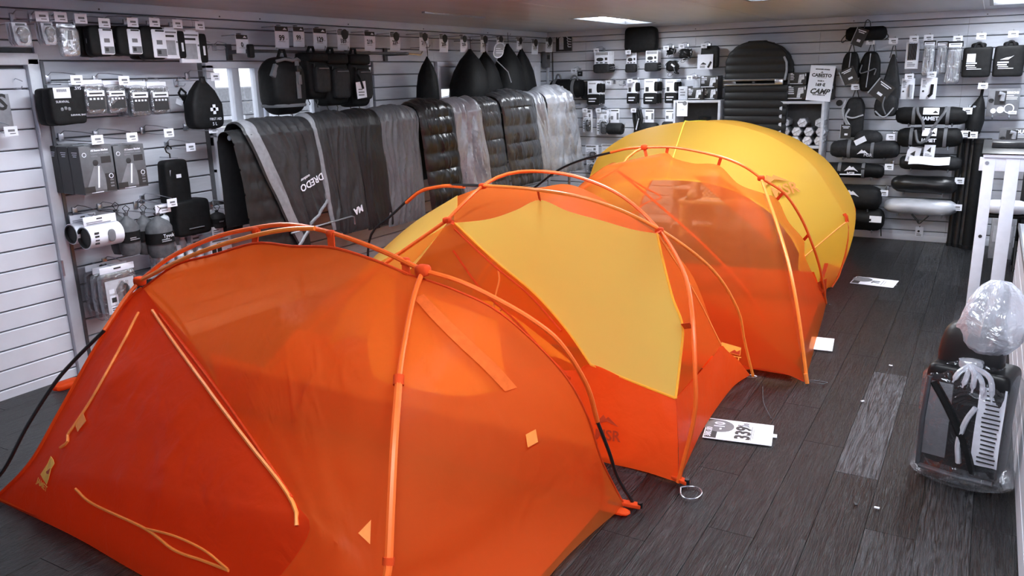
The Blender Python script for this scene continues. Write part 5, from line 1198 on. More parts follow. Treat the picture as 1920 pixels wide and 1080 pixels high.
MB().lathe([(0, -w_*.5), (r*.85, -w_*.5), (r, -w_*.42), (r, w_*.36), (r*.9, w_*.48), (0, w_*.5)], 24, (0, 0, -r), 0, lambda q, u, v: q+Vector((0, noise.noise(q*14)*.008, noise.noise(q*11)*.008))).build('duffel_body', black_m, t)
for x in (-w_*.34, w_*.28): MB().lathe([(r*1.0, x-.02), (r*1.04, x-.02), (r*1.04, x+.02), (r*1.0, x+.02)], 24, (0, 0, -r), 0).build('webbing', web_m, t)
MB().tube(resample([(-w_*.34, -.04, -.01), (-w_*.28, -.05, .05), (-w_*.2, -.05, .05), (-w_*.16, -.04, -.005)], 14), .012, 6).build('handle', web_m, t)
MB().tube(resample([(w_*.15, -.04, -.01), (w_*.25, -.05, .03), (w_*.35, -.05, .03), (w_*.4, -.04, -.03)], 14), .012, 6).build('handle', web_m, t)
text('FERRINO', t, -w_*.14, -h_*.42, fit('FERRINO', w_*.3), white_m, -r-.006, bold=.001); pr(t, [(-w_*.2, -h_*.62, -w_*.05, -h_*.65)], white_m, -r-.003)
for k in range(3): MB().tube(resample([(-w_*.3+k*w_*.17, -.02, -h_*.98), (-w_*.26+k*w_*.17, -.05, -h_*1.28), (-w_*.16+k*w_*.17, -.04, -h_*1.2), (-w_*.14+k*w_*.17, -.02, -h_*.98)], 14), .009, 6).build('loose_strap', char_m, t)
MB().cyl((0, .22, -.05), (0, .05, -.05), .006, 6).build('wall_hook', steel_m, t)
hook('B', 1076, 133, .18, 'with a small black clip above the duffel bag')
t, w_, h_ = place('B', (1083, 134, 1092, 143), .15, 'clip_card', 'tiny black clip hanging above the duffel bag', 'clip'); MB().box((0, 0, -h_/2), (w_, .012, h_)).build('clip_body', blackp_m, t, bev=.003); pr(t, [(-w_*.2, -h_*.3, w_*.2, -h_*.6)], inkg_m, -.007)
t = thing('bag_pile', 'dark clear wrapped packet squeezed behind the duffel bag', 'packet', BW(1098, 160, .08), 'B'); MB().sup((0, 0, -.06), (.1, .1, .22), .4, .4, 12, 8, crumple(.02, 16, 2)).build('film_pack', char_m, t)

def k_shoecard(t, w_, h_):
    """tall white card pack with dark lower half and a black tool on its right edge"""
    c = MB().box((-w_*.06, 0, -h_*.5), (w_*.86, .02, h_)).build('card_box', card_m, t, bev=.002)
    MB().sup((-w_*.06, -.012, -h_*.78), (w_*.92, .04, h_*.46), .25, .3, 14, 10).build('dark_base', black_m, t)
    pr(c, [(-w_*.4, -h_*.08, w_*.1, -h_*.13)], MATS['print_light'], -.0115); pr(c, [(-w_*.4, -h_*.32, -w_*.18, -h_*.5)], ink_m, -.0115, 'picture')
    MB().sup((w_*.3, -.008, -h_*.3), (w_*.26, .03, h_*.4), .6, .6, 10, 8).build('black_strap', black_m, t)
    q = pr(t, [(-w_*.36, -h_*.72, w_*.2, -h_*.77), (-w_*.36, -h_*.84, w_*.1, -h_*.88)], white_m, -.033)
G2 = 'white and black card packs in the middle rows'
for bb, n, c, s in [((1102, 152, 1128, 196), .22, 4, 'white over black card pack next to the duffel bag'), ((1177, 150, 1199, 194), .16, 2, 'narrow white over black card pack with empty hook beside it'), ((1208, 148, 1236, 195), .22, 4, 'broad white over black card pack, left of two deep stacks'), ((1248, 149, 1272, 193), .22, 4, 'white over black card pack beside the black cartons')]:
    stack(k_shoecard, 'B', bb, n, c, .05, 'strap_pack', s, 'card pack', G2)
hook('B', 1141, 155, .2, 'empty between two white and black card packs')
for (u, v, s) in [(1118, 95, 'above the leftmost grey pouches'), (1178, 98, 'above the single grey pouch'), (1249, 90, 'above the upper left strap bundle'), (1278, 87, 'above the right strap bundle'), (1320, 86, 'above the cover pack with picture card'), (1181, 152, 'above the narrow white and black pack'), (1293, 146, 'left of the black cartons'), (1097, 207, 'above the torch blister card'), (1122, 207, 'above the compass blister card'), (1188, 207, 'above the black straps on the third row')]:
    hook('B', u, v, .24, s, wid=.07, hgt=.05)
hook('B', 1160, 158, .2, 'with bare prong between card packs', False)
def k_blister(t, w_, h_, seed):
    c = MB().box((0, 0, -h_/2), (w_, .005, h_)).build('card', card_m, t, bev=.001)
    pr(c, [(-w_*.45, -h_*.04, w_*.3, -h_*.14), (w_*.12, -h_*.2, w_*.3, -h_*.34), (-w_*.4, -h_*.3, w_*.0, -h_*.33)], MATS['print_light'] if seed else inkg_m, -.0035)
    MB().sup((w_*.1, -.014, -h_*.7), (w_*.52, .035, h_*.52), .5, .5, 14, 10).build('gadget', black_m, t)
    MB().sup((w_*.1, -.02, -h_*.68), (w_*.68, .05, h_*.62), .4, .4, 14, 10).build('blister', clear_film(), t)
    pr(t, [(w_*.0, -h_*.52, w_*.22, -h_*.66)], inkg_m, -.033, 'display')
    plines(c, -w_*.45, -w_*.22, -h_*.5, 4, h_*.1, inkg_m, -.0035)
for i, (bb, s) in enumerate([((1093, 205, 1111, 248), 'torch blister card, left of three on the third row'), ((1119, 207, 1142, 253), 'compass blister card, second on the third row'), ((1138, 205, 1152, 235), 'slim blister card partly behind the rolled pouch')]):
    t, w_, h_ = place('B', bb, .16-.03*i, 'blister_card', s, 'blister card', 'blister cards on the third row'); k_blister(t, w_, h_, i)
def k_rollpouch(t, w_, h_, seed=0):
    c = MB().box((-w_*.08, 0, -h_*.28), (w_*.6, .006, h_*.56)).build('header_card', card_m, t, bev=.001)
    pr(c, [(-w_*.33, -h_*.05, w_*.15, -h_*.09)], ink_m, -.004); pr(c, [(-w_*.34, -h_*.28, -w_*.18, -h_*.42), (w_*.05, -h_*.16, w_*.18, -h_*.42)], inkg_m, -.004, 'picture')
    r_ = h_*.23
    MB().lathe([(0, -w_*.5), (r_*.8, -w_*.5), (r_, -w_*.42), (r_, w_*.4), (r_*.85, w_*.5), (0, w_*.5)], 18, (0, -.02, -h_+r_), 0, lambda q, u, v: q+Vector((0, noise.noise(q*20)*.006, noise.noise(q*17)*.006))).build('rolled_pouch', char_m, t)
    MB().tube([(w_*.4, 0, -h_*.6), (w_*.62, -.01, -h_*.58), (w_*.6, -.01, -h_*.75), (w_*.45, 0, -h_*.8)], .004, 5).build('cord_loop', steel_m, t)
for bb, s in [((1141, 204, 1169, 252), 'white header card over a rolled black pouch, left one'), ((1206, 205, 1234, 250), 'white header card over a rolled grey pouch, middle one'), ((1244, 206, 1274, 246), 'white header card over a rolled pouch beside the cube shelf')]:
    t, w_, h_ = place('B', bb, .2, 'pouch_card', s, 'pouch', 'header cards with rolled pouches'); k_rollpouch(t, w_, h_)
t, w_, h_ = place('B', (1183, 206, 1208, 258), .16, 'strap_bundle', 'long black straps hanging on the third row between pouches', 'straps', 'black strap bundles')
for k in range(4): MB().tube(resample([(-w_*.3+k*w_*.16, -.01, 0), (-w_*.2+k*w_*.2, -.04, -h_*.3), (-w_*.1+k*w_*.12, -.03, -h_*.7), (-w_*.25+k*w_*.2, -.02, -h_*(1-.08*k))], 14), .016, 6).build('strap', [black_m, char_m][k % 2], t)
MB().box((w_*.1, -.05, -h_*.5), (.012, .01, .14), Matrix.Rotation(.25, 3, 'Y')).build('reflective_strip', white_m, t)
# packets low on the wall behind the sleeping bags
for i, (u0, u1, v0, v1, s) in enumerate([(1098, 1122, 272, 300, 'pale packet low on the wall, left of two'), (1128, 1152, 270, 300, 'pale packet low on the wall, right of two'), (1100, 1118, 296, 322, 'white device card lowest on the wall behind the tents')]):
    t, w_, h_ = place('B', (u0, v0, u1, v1), .1, 'device_card', s, 'card pack'); k_blister(t, w_, h_, i % 2); MB().cyl((0, .1, -.01), (0, -.01, -.01), .004, 6).build('wall_pin', steel_m, t)

# ------------------------------------------------------------------ cube shelves
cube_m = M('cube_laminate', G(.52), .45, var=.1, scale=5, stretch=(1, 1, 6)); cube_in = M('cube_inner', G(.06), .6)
def cube(u0, u1, vtop, zs, lab, dep=.34):
    a, b = BW(u0, 210, dep), BW(u1, 210, dep); zt = BW((u0+u1)/2, vtop, dep).z
    W = b.x-a.x; t = thing('cube_shelf', lab, 'shelf', ((a.x+b.x)/2, 0, 0))
    th = .028
    for s in (-1, 1): MB().box((s*(W/2-th/2), -dep/2, zt/2), (th, dep-.004, zt)).build('side_panel', cube_m, t, bev=.002)
    MB().box((0, -dep/2, zt-th/2), (W-2*th, dep-.004, th)).build('top_panel', cube_m, t, bev=.002)
    for z in zs: MB().box((0, -dep/2, z), (W-2*th-.002, dep-.01, th)).build('shelf_board', cube_m, t, bev=.002)
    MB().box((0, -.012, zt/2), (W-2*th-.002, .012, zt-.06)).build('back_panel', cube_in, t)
    return t, W, zt
c1, W1_, z1 = cube(1262, 1350, 188, [.95, .5, .06], 'pale wooden cube shelf left of the sleeping pad, dark stoves inside')
c2, W2_, z2 = cube(1461, 1545, 190, [BW(1505, 276, .34).z, .66, .06], 'pale wooden cube shelf with white hexagonal jars inside')
# low bench with lattice front crates, seen through the tents
XB = BW(1372, 400, .62).x
bn = thing('display_bench', 'low pale bench by the back wall seen through the third tent', 'bench', (XB, -.62, 0))
MB().box((0, 0, .42), (1.15, .4, .04)).build('bench_top', cube_m, bn, bev=.003)
for x in (-.54, .54): MB().box((x, 0, .2), (.04, .38, .4)).build('leg', cube_m, bn, bev=.003)
for i, (x, hh, s) in enumerate([(-.22, .40, 'tall pale lattice crate on the low bench, left'), (.06, .26, 'lower pale lattice crate on the low bench, middle'), (.36, .20, 'lowest pale lattice crate on the low bench, right')]):
    t = thing('lattice_crate', s, 'crate', (XB+x, -.62, .44), group='pale lattice crates on the bench')
    MB().box((0, .02, hh/2), (.22, .2, hh)).build('crate_body', char_m, t, bev=.004)
    m = MB(); nx, nzz = 4, max(3, int(hh/.055))
    for k in range(-nzz, nx+1):
        for d in (1, -1):
            pts = []
            for j in range(nzz+1):
                xx_ = -.10+.2*(k+j)/nx
                if -.101 <= xx_ <= .101: pts.append((xx_*d, -.086, .02+(hh-.04)*j/nzz))
            if len(pts) > 1: m.tube(pts, .007, 4)
    o = m.build('lattice', white_m, t); o['kind'] = 'stuff'
    MB().box((0, -.084, .012), (.22, .012, .024)).build('rim', white_m, t); MB().box((0, -.084, hh-.012), (.22, .012, .024)).build('rim', white_m, t)
t = thing('boot', 'pale hiking boot at the left end of the low bench', 'boot', (XB-.44, -.66, .44)); MB().sup((0, -.02, .05), (.1, .26, .1), .5, .6, 16, 10).build('shoe', MATS['print_light'], t); MB().sup((0, .06, .14), (.1, .12, .2), .5, .6, 14, 10).build('ankle', MATS['print_light'], t); MB().box((0, -.02, .01), (.11, .28, .025)).build('sole', blackp_m, t, bev=.006)
# posters on the shelves
t, w_, h_ = place('B', (1269, 189, 1289, 218), .352, 'price_card', 'white promo card taped to the left cube shelf', 'price card'); MB().box((0, 0, -h_/2), (w_, .003, h_)).build('card', card_m, t, smooth=False)
pr(t, [(-w_*.42, -h_*.05, w_*.1, -h_*.14)], inkg_m, -.003); MB().tube([(w_*.24, -.0035, -h_*.16), (w_*.24, -.001, -h_*.16)], w_*.2, 14).build('round_badge', inkg_m, t); text('119', t, 0, -h_*.58, w_*.2, MATS['print_light'], -.003)
# stove clutter in the left cube
t = thing('camp_stove', 'dark folding camp stove deep inside the left cube shelf', 'stove', (c1.location.x+.06, -.2, .964), 'B')
for k in range(3):
    g = k*2.1; MB().tube([(math.cos(g)*.13, math.sin(g)*.1, 0), (math.cos(g)*.05, math.sin(g)*.04, .16), (math.cos(g)*.1, math.sin(g)*.08, .26)], .012, 6).build('leg', dsteel_m, t)
MB().lathe([(0, .14), (.05, .14), (.06, .2), (.03, .22), (0, .22)], 16).build('burner', dsteel_m, t); MB().lathe([(0, .30), (.07, .30), (.075, .38), (0, .40)], 16).build('canister', blackp_m, t)
for k in range(3): MB().tube([(math.cos(k*2.1)*.05, math.sin(k*2.1)*.04, .22), (math.cos(k*2.1)*.06, math.sin(k*2.1)*.05, .3)], .008, 5).build('pot_support', dsteel_m, t)
t = thing('gas_canister', 'small dark gas canister at the right inside the left cube shelf', 'canister', (c1.location.x+.2, -.22, .964)); MB().lathe([(0, 0), (.04, 0), (.045, .02), (.045, .18), (.03, .22), (.012, .23), (.012, .25), (0, .25)], 16).build('canister', dsteel_m, t); MB().lathe([(.0455, .05), (.0455, .14)], 16).build('label', inkg_m, t)
# hexagonal jars
zb = BW(1505, 276, .34).z+.014
def jar(x, z, r, lab, y=-.18, rot=0):
    t = thing('hex_jar', lab, 'jar', (x, y, z), group='white hexagonal jars in the cube shelf')
    hexa = [(math.cos(R(60*k+rot))*r, math.sin(R(60*k+rot))*r) for k in range(6)]
    MB().prism(hexa, -.10, .10).build('jar_body', M('jar_glass', G(.3), .2, var=.3), t, smooth=False, bev=.006)
    MB().prism([(x_*.86, z_*.86) for x_, z_ in hexa], -.108, -.1).build('front_label', M('jar_label', G(.62), .5, var=.3, scale=30), t, smooth=False)
    MB().prism([(-r*.6, -r*.5), (r*.62, r*.22), (r*.62, r*.45), (-r*.6, -r*.25)], -.1095, -.108).build('stripe', M('print_light', G(.35), .6), t, smooth=False)
xc = c2.location.x; R_ = .057
rw = [['lower row, leftmost', 'lower row, second', 'lower row, third', 'lower row, rightmost'], ['middle row, leftmost', 'middle row, second', 'middle row, third', 'middle row, rightmost'], ['top row, leftmost', 'top row, middle', 'top row, rightmost']]
for j, zz in enumerate((R_*.90, R_*2.65, R_*4.35)):
    xs_ = [-.19, -.062, .07, .195] if j < 2 else [-.185, .005, .19]
    for k, x in enumerate(xs_): jar(xc+x+(.012 if j == 1 else 0), zb+zz, R_, 'white hexagonal jar lying in the cube shelf, '+rw[j][k], rot=0 if (j+k) % 2 else 30 if j == 2 else 0)
# black cartons on top of the cubes
def k_carton(t, w_, h_, d_, seed=0, side=True):
    c = MB().box((0, d_/2, -h_/2), (w_, d_, h_)).build('carton', M('carton_black', G(.018), .45), t, bev=.002)
    rnd = random.Random(seed)
    MB().prism([(w_*.02, -h_*.85), (w_*.08, -h_*.18), (w_*.36, -h_*.15), (w_*.38, -h_*.55), (w_*.22, -h_*.6), (w_*.2, -h_*.85)], -.0015, 0).build('picture', M('jar_label', G(.62), .5), c, smooth=False)
    plines(c, -w_*.44, -w_*.12, -h_*.15, 4, h_*.13, white_m, -.001, seed=seed); pr(c, [(-w_*.45, -h_*.88, w_*.3, -h_*.93)], white_m, -.001)
    pr(c, [(-w_*.44, -h_*.04, -w_*.3, -h_*.12), (w_*.42, -h_*.1, w_*.47, -h_*.3)], white_m, -.001)
for i, (bb, n, s) in enumerate([((1289, 165, 1318, 187), .33, 'black carton in the lower row on the left cube shelf, front'), ((1317, 164, 1345, 187), .26, 'black carton in the lower row on the left cube shelf, right'), ((1313, 142, 1346, 165), .28, 'black carton stacked on top at the left cube shelf')]):
    t, w_, h_ = place('B', bb, n, 'black_carton', s, 'carton', 'black cartons on the cube shelves'); k_carton(t, w_, h_, .2, i)
t, w_, h_ = place('B', (1272, 162, 1289, 187), .25, 'pale_carton', 'pale grey carton left of the black cartons', 'carton'); MB().box((0, .1, -h_/2), (w_, .2, h_)).build('carton', MATS['insert_light'], t, bev=.002); plines(t, -w_*.3, w_*.3, -h_*.2, 3, h_*.2, inkg_m, -.001)
for i, (bb, n, s) in enumerate([((1480, 136, 1512, 159), .28, 'black carton with pale picture, upper one left of the poster'), ((1476, 160, 1511, 187), .30, 'black carton with pale picture, lower one left of the poster'), ((1540, 128, 1564, 158), .16, 'black carton half hidden behind the poster, upper right'), ((1540, 158, 1562, 187), .18, 'black carton half hidden behind the poster, lower right')]):
    t, w_, h_ = place('B', bb, n, 'black_carton', s, 'carton', 'black cartons on the cube shelves'); k_carton(t, w_, h_, min(.2, n-.02), i+4)
    MB().box((-w_/2-.003, -.004, -h_/2), (.02, .01, h_*.9)).build('end_label', inkg_m, t)
# poster
a = BW(1506.5, 187, .34); t = thing('poster', 'white poster with price 169 leaning on the right cube shelf', 'poster', (BW(1533, 187, .33).x, -.33, z2+.003))
w_ = BW(1553, 187, .33).x-BW(1507, 187, .33).x; h_ = BW(1537, 123, .33).z-z2
t.rotation_euler = (R(-6), R(4.5), 0)
MB().box((0, 0, h_/2), (w_, .004, h_)).build('sheet', card_m, t, smooth=False)
for s, z, wd, b, sh_ in [('LES BONNES AFFAIRES', .89, .66, .001, 0), ('CABESTO', .72, .78, .0022, 0), ('BASSE A', .565, .3, .001, 0), ('169 €', .455, .5, .0025, 0), ('CAMP', .265, .78, .003, .35), ('TENTE MINIMA 2 SL', .17, .6, .001, 0)]:
    text(s, t, 0, h_*z, fit(s, w_*wd)*(1.0 if s != 'CAMP' else .9), ink_m, -.003, bold=b, shear=sh_)
peak = MB().prism([(-w_*.08, h_*.78), (-w_*.0, h_*.835), (w_*.06, h_*.78), (0, h_*.8)], -.004, -.002).build('emblem', ink_m, t, smooth=False); pr(t, [(-w_*.2, h_*.66, w_*.2, h_*.65)], inkg_m, -.003)
# sleeping pad, folded upright
def pad(u0, v0, u1, v1, n, arch, lab, name, thick=.09, yoff=0):
    loc, w_, h_ = onwall('B', u0, v0, u1, v1, n); t = thing(name, lab, 'sleeping pad', loc, 'B', 'ribbed sleeping pads')
    ribs = h_/.088
    def g(u, v):
        z = -h_*v
        hw = w_/2
        if arch:
            k = min(1, v/.62); hw = w_/2*(max(0, 1-(1-k)**2.3))**.5*(1 if v > .0 else 0)
            hw = max(hw, w_*.15)
        b = abs(math.sin(math.pi*v*ribs))**.6
        hw += .008*b
        th = 2*math.pi*u; c, s = math.cos(th), math.sin(th)
        x = math.copysign(abs(c)**.3, c)*hw; y = math.copysign(abs(s)**.5, s)*thick/2*(.75+.25*b)
        e = 1 if .0 < v < 1 else 0
        return Vector((x*(.96 if e == 0 else 1), y*e, z))
    MB().grid(g, 40, int(ribs*8), True).build('ribbed_mattress', M('pad_grey', G(.014), .5, var=.15, bump=.15, bscale=20, spec=.3), t)
    return t, w_, h_
t, w_, h_ = pad(1362, 76, 1478, 152, .30, True, 'dark ribbed sleeping pad with rounded top, upper half', 'sleeping_pad')
MB().tube([(w_*.44, -.03, -h_*.42), (w_*.49, -.05, -h_*.55), (w_*.5, -.05, -h_*.75), (w_*.47, -.03, -h_*.98)], .012, 6).build('pale_edge', M('print_light', G(.35), .6), t)
MB().cyl((0, .26, -h_*.3), (0, .05, -h_*.3), .01, 8).build('wall_hook', steel_m, t)
t, w_, h_ = pad(1358, 158, 1474, 262, .30, False, 'dark ribbed sleeping pad, lower half below the bright clamp bar', 'sleeping_pad')
t, w_, h_ = pad(1382, 80, 1488, 170, .18, True, 'second dark sleeping pad peeking out behind at the right', 'sleeping_pad')
a, b = BW(1360, 155, .30), BW(1470, 155, .30)
t = thing('clamp_bar', 'bright metal clamp bar across the middle of the sleeping pads', 'bar', ((a.x+b.x)/2, -.31, a.z))
for z in (-.025, .025): MB().cyl((-(b.x-a.x)/2, -.05, z), ((b.x-a.x)/2, -.05, z), .012, 8).build('bar', steel_m, t)
MB().box(((b.x-a.x)/2-.04, -.055, 0), (.09, .03, .06)).build('clasp', steel_m, t, bev=.008)
MB().box((0, .15, 0), (.03, .34, .02)).build('wall_arm', dsteel_m, t)

# ------------------------------------------------------------------ right part: sacks, tools, rolls
def tagcard(t, x, y, z, w_, h_, rot, mat=None, light=True, name='swing_tag'):
    """black cardboard swing tag with small print"""
    o = MB().box((0, 0, 0), (w_, .004, h_)).build(name, mat or M('tag_black', G(.012), .5), t, smooth=False); o.location = (x, y, z); o.rotation_euler = (0, rot, 0)
    m = MB(); 
    for k in range(2): m.box((0, -.003, h_*(.36-.1*k)), (w_*(.7-.2*k), .001, h_*.05))
    m.box((w_*.05, -.003, -h_*.2), (w_*.3, .001, h_*.14)); m.build('small_print', white_m, o, smooth=False)
    MB().box((-w_*.5, 0, 0), (w_*.06, .006, h_)).build('pale_edge', M('print_light', G(.35), .6), o)
    return o
t, w_, h_ = place('B', (1587, 50, 1662, 76), .26, 'hammock_roll', 'black rolled hammock with swing tag right under the ceiling trim', 'roll')
r = h_*.5
MB().lathe([(0, -w_*.5), (r*.7, -w_*.5), (r, -w_*.42), (r, w_*.4), (r*.75, w_*.48), (r*.2, w_*.52), (0, w_*.52)], 22, (0, 0, -r), 0, lambda q, u, v: q+Vector((0, noise.noise(q*14)*.012, noise.noise(q*12)*.012))).build('rolled_body', black_m, t)
tagcard(t, -w_*.13, -r-.01, -h_*.75, w_*.3, h_*1.3, .35)
MB().tube(resample([(-w_*.05, -.04, -.02), (0, -.06, .06), (w_*.08, -.04, .05), (w_*.1, -.02, -.01)], 14), .005, 5).build('hang_cord', MATS['cord_grey'], t); MB().cyl((w_*.05, .26, .05), (w_*.05, -.05, .05), .005, 6).build('wall_hook', steel_m, t)
MB().tube(resample([(-w_*.5, 0, -r), (-w_*.6, -.02, -h_*.9), (-w_*.58, -.01, -h_*1.1), (-w_*.5, 0, -h*.9 if False else -h_*.9)], 12), .005, 5).build('end_cord', MATS['cord_grey'], t); MB().tube(resample([(w_*.5, 0, -r), (w_*.56, -.02, -h_*.8), (w_*.48, -.02, -h_*1.0)], 12), .006, 5).build('end_cord', MATS['cord_grey'], t)
def k_hsack(t, w_, h_, seed, mat, pointed=False, line=True):
    def g(q):
        z = q.z/h_+.5
        k = 1-(.75*max(0, z-.45)/.55 if pointed else .3*max(0, z-.7)/.3)
        d = noise.noise(Vector((q.x*8+seed*3, q.y*8, q.z*8)))*.012
        return Vector((q.x*k+d, q.y*(k*.6+.4)+d, q.z))
    MB().sup((0, 0, -h_*.52), (w_*.94, .13, h_*.96), .35, .45, 24, 20, g).build('sack_body', mat, t)
    if line: MB().tube([(w_*.0, -.075, -h_*.08), (-w_*.03, -.08, -h_*.5), (-w_*.08, -.075, -h_*.9)], .005, 5).build('reflective_cord', M('print_light', G(.35), .6), t)
    MB().tube([(-w_*.18, -.01, -h_*.1), (-w_*.05, -.01, .06), (w_*.05, -.01, .06), (w_*.18, -.01, -h_*.1)], .006, 5).build('hang_cord', MATS['cord_grey'], t)
    MB().cyl((0, .2, .055), (0, -.03, .055), .005, 6).build('wall_hook', steel_m, t)
HS = 'dark gear sacks right of the poster'
for i, (bb, n, s, mt, pt) in enumerate([((1578, 95, 1613, 152), .24, 'dark sack with tilted black tag, upper left of the group', black_m, False), ((1611, 94, 1652, 171), .22, 'dark sack with long reflective cord, upper middle of the group', black_m, False), ((1653, 97, 1689, 212), .20, 'tall charcoal teardrop sack with large black tag', char_m, True), ((1582, 180, 1622, 257), .20, 'charcoal sack with pale straps, lower left of the group', char_m, False), ((1639, 176, 1684, 218), .24, 'rounded charcoal pouch with pale cords, lower middle', char_m, False)]):
    t, w_, h_ = place('B', bb, n, 'gear_sack', s, 'gear sack', HS); k_hsack(t, w_, h_, i+2, mt, pt, i in (0, 1))
    if i == 0: tagcard(t, .0, -.10, -h_*.82, w_*.8, h_*.5, -.45)
    if i == 1: MB().tube(resample([(-w_*.35, -.08, -h_*.35), (-w_*.4, -.09, -h_*.55), (0, -.1, -h_*.5), (w_*.3, -.09, -h_*.45), (w_*.25, -.09, -h_*.6)], 16), .007, 5).build('webbing', web_m, t)
    if i == 2: tagcard(t, -w_*.4, -.12, -h_*.62, w_*1.0, h_*.3, .62)
    if i == 3:
        for pts in ([(-w_*.45, -.07, -h_*.08), (-w_*.52, -.09, -h_*.4), (-w_*.2, -.1, -h_*.75)], [(w_*.45, -.07, -h_*.45), (0, -.1, -h_*.52), (-w_*.35, -.1, -h_*.48)], [(-w_*.2, -.09, -h_*.3), (-w_*.35, -.1, -h_*.5), (-w_*.1, -.1, -h_*.72)]): MB().tube(resample(pts, 12), .010, 5).build('strap', M('print_light', G(.35), .6), t)
        tagcard(t, -w_*.28, -.11, -h_*.85, w_*.5, h_*.34, 0)
    if i == 4: MB().tube(resample([(-w_*.4, -.08, -h_*.75), (-w_*.1, -.1, -h_*1.0), (w_*.1, -.09, -h_*.95), (w_*.35, -.07, -h_*.6)], 14), .008, 5).build('reflective_cord', M('print_light', G(.35), .6), t); MB().tube(resample([(-w_*.05, -.09, -h_*.1), (-w_*.1, -.1, -h_*.5), (w_*.05, -.09, -h_*.9)], 12), .008, 5).build('webbing', web_m, t)
t = thing('cable_hole', 'round black cable hole beside the right cube shelf', 'hole cover', BW(1574, 193, .004), 'B'); MB().cyl((0, 0, 0), (0, -.012, 0), .034, 18).build('grommet', blackp_m, t); MB().cyl((0, -.008, 0), (0, -.014, 0), .026, 18).build('dark_centre', ink_m, t)
for (u, v, s) in [(1632, 78, 'above the sack with the reflective cord'), (1675, 77, 'above the tall teardrop sack'), (1604, 163, 'above the lower left charcoal sack'), (1714, 73, 'above the narrow white brush card'), (1741, 71, 'above the left bundle of pegs'), (1796, 73, 'above the right bundle of pegs'), (1840, 68, 'above the left black folded bag'), (1900, 64, 'above the right black folded bag'), (1705, 144, 'above the left white torch card'), (1747, 140, 'above the right white torch card'), (1843, 161, 'left of the large tool poster')]:
    hook('B', u, v, .24, s, wid=.085, hgt=.06)
t, w_, h_ = place('B', (1697, 79, 1724, 129), .18, 'brush_card', 'white framed card with dark comb shaped pegs beside the teardrop sack', 'card pack')
MB().box((0, 0, -h_/2), (w_*.92, .012, h_)).build('tray', card_m, t, bev=.004); m = MB()
for k in range(7): m.box((-w_*.27+k*w_*.088, -.01, -h_*.36), (w_*.06, .014, h_*(.62-.02*(k % 2))))
o = m.build('dark_pegs', blackp_m, t, smooth=False); o['kind'] = 'stuff'
plines(t, -w_*.3, w_*.3, -h_*.76, 3, h_*.06, inkg_m, -.007)
def k_pegs(t, w_, h_, seed):
    rnd = random.Random(seed); m = MB()
    for k in range(16):
        x = -w_*.38+w_*.76*k/15; m.tube([(x*.8, rnd.uniform(-.02, .02), -h_*.2), (x+rnd.uniform(-.012, .012), rnd.uniform(-.03, .03), -h_*.55), (x+rnd.uniform(-.015, .015), rnd.uniform(-.02, .02), -h_*rnd.uniform(.9, .97))], .0065, 5)
    o = m.build('pegs', M('peg_metal', G(.55), .3, metal=.5), t); o['kind'] = 'stuff'
    MB().sup((0, 0, -h_*.56), (w_*.95, .09, h_*.9), .25, .35, 16, 12, crumple(.008, 18, seed)).build('film_bag', clear_film(), t)
    MB().box((0, -.01, -h_*.07), (w_*.92, .05, h_*.13)).build('header_card', black_m, t, bev=.003); pr(t, [(-w_*.4, -h_*.05, w_*.4, -h_*.14)], card_m, -.037, 'header_label'); pr(t, [(-w_*.3, -h_*.07, w_*.3, -h_*.09)], inkg_m, -.0385)
for i, (bb, n, s) in enumerate([((1729, 76, 1753, 142), .22, 'bagged bundle of pale tent pegs, left of three'), ((1754, 77, 1777, 140), .18, 'bagged bundle of pale tent pegs, middle of three'), ((1773, 77, 1804, 157), .22, 'longest bagged bundle of pale tent pegs, right of three')]):
    t, w_, h_ = place('B', bb, n, 'peg_bundle', s, 'tent pegs', 'bagged tent pegs'); k_pegs(t, w_, h_, i)
def k_torch(t, w_, h_, big):
    c = MB().box((0, 0, -h_/2), (w_*.95, .012, h_)).build('card', card_m, t, bev=.002)
    MB().tube([(w_*.22, -.02, -h_*.3), (w_*.2, -.02, -h_*.75), (w_*.02, -.02, -h_*.88)] if big else [(w_*.22, -.02, -h_*.3), (w_*.22, -.02, -h_*.9)], w_*(.09 if big else .14), 10).build('torch', black_m if big else M('print_light', G(.35), .6), t)
    plines(c, -w_*.38, -w_*.1, -h_*.12, 5, h_*.07, inkg_m, -.007); MB().cyl((-w_*.3, -.006, -h_*.62), (-w_*.3, -.009, -h_*.62), w_*.07, 12).build('round_icon', ink_m, c)
for i, (bb, s) in enumerate([((1689, 147, 1715, 186), 'white card with pale pump, left of two'), ((1725, 146, 1757, 186), 'white card with black handle tool, right of two')]):
    t, w_, h_ = place('B', bb, .18, 'torch_card', s, 'card pack'); k_torch(t, w_, h_, i)
def k_foldbag(t, w_, h_, seed):
    MB().sup((0, 0, -h_*.55), (w_*.97, .12, h_*.92), .16, .3, 26, 18, crumple(.008, 9, seed)).build('folded_bag', M('deep_black_nylon', G(.007), .55, var=.3, bump=.2, bscale=18, spec=.2), t)
    MB().sup((0, -.005, -h_*.1), (w_*.5, .08, h_*.26), .5, .6, 16, 10, crumple(.01, 12, seed+2)).build('gathered_top', black_m, t)
    MB().tube(resample([(-w_*.14, -.05, -h_*.1), (-w_*.05, -.06, .01), (w_*.07, -.06, .01), (w_*.14, -.05, -h_*.1)], 14), .01, 6).build('handle', char_m, t)
    pr(t, [(-w_*.35, -h_*.56, w_*.0, -h_*.6), (-w_*.35, -h_*.63, -w_*.05, -h_*.67)], white_m, -.064); plines(t, -w_*.32, w_*.2, -h_*.7, 2, h_*.05, white_m, -.064, .006)
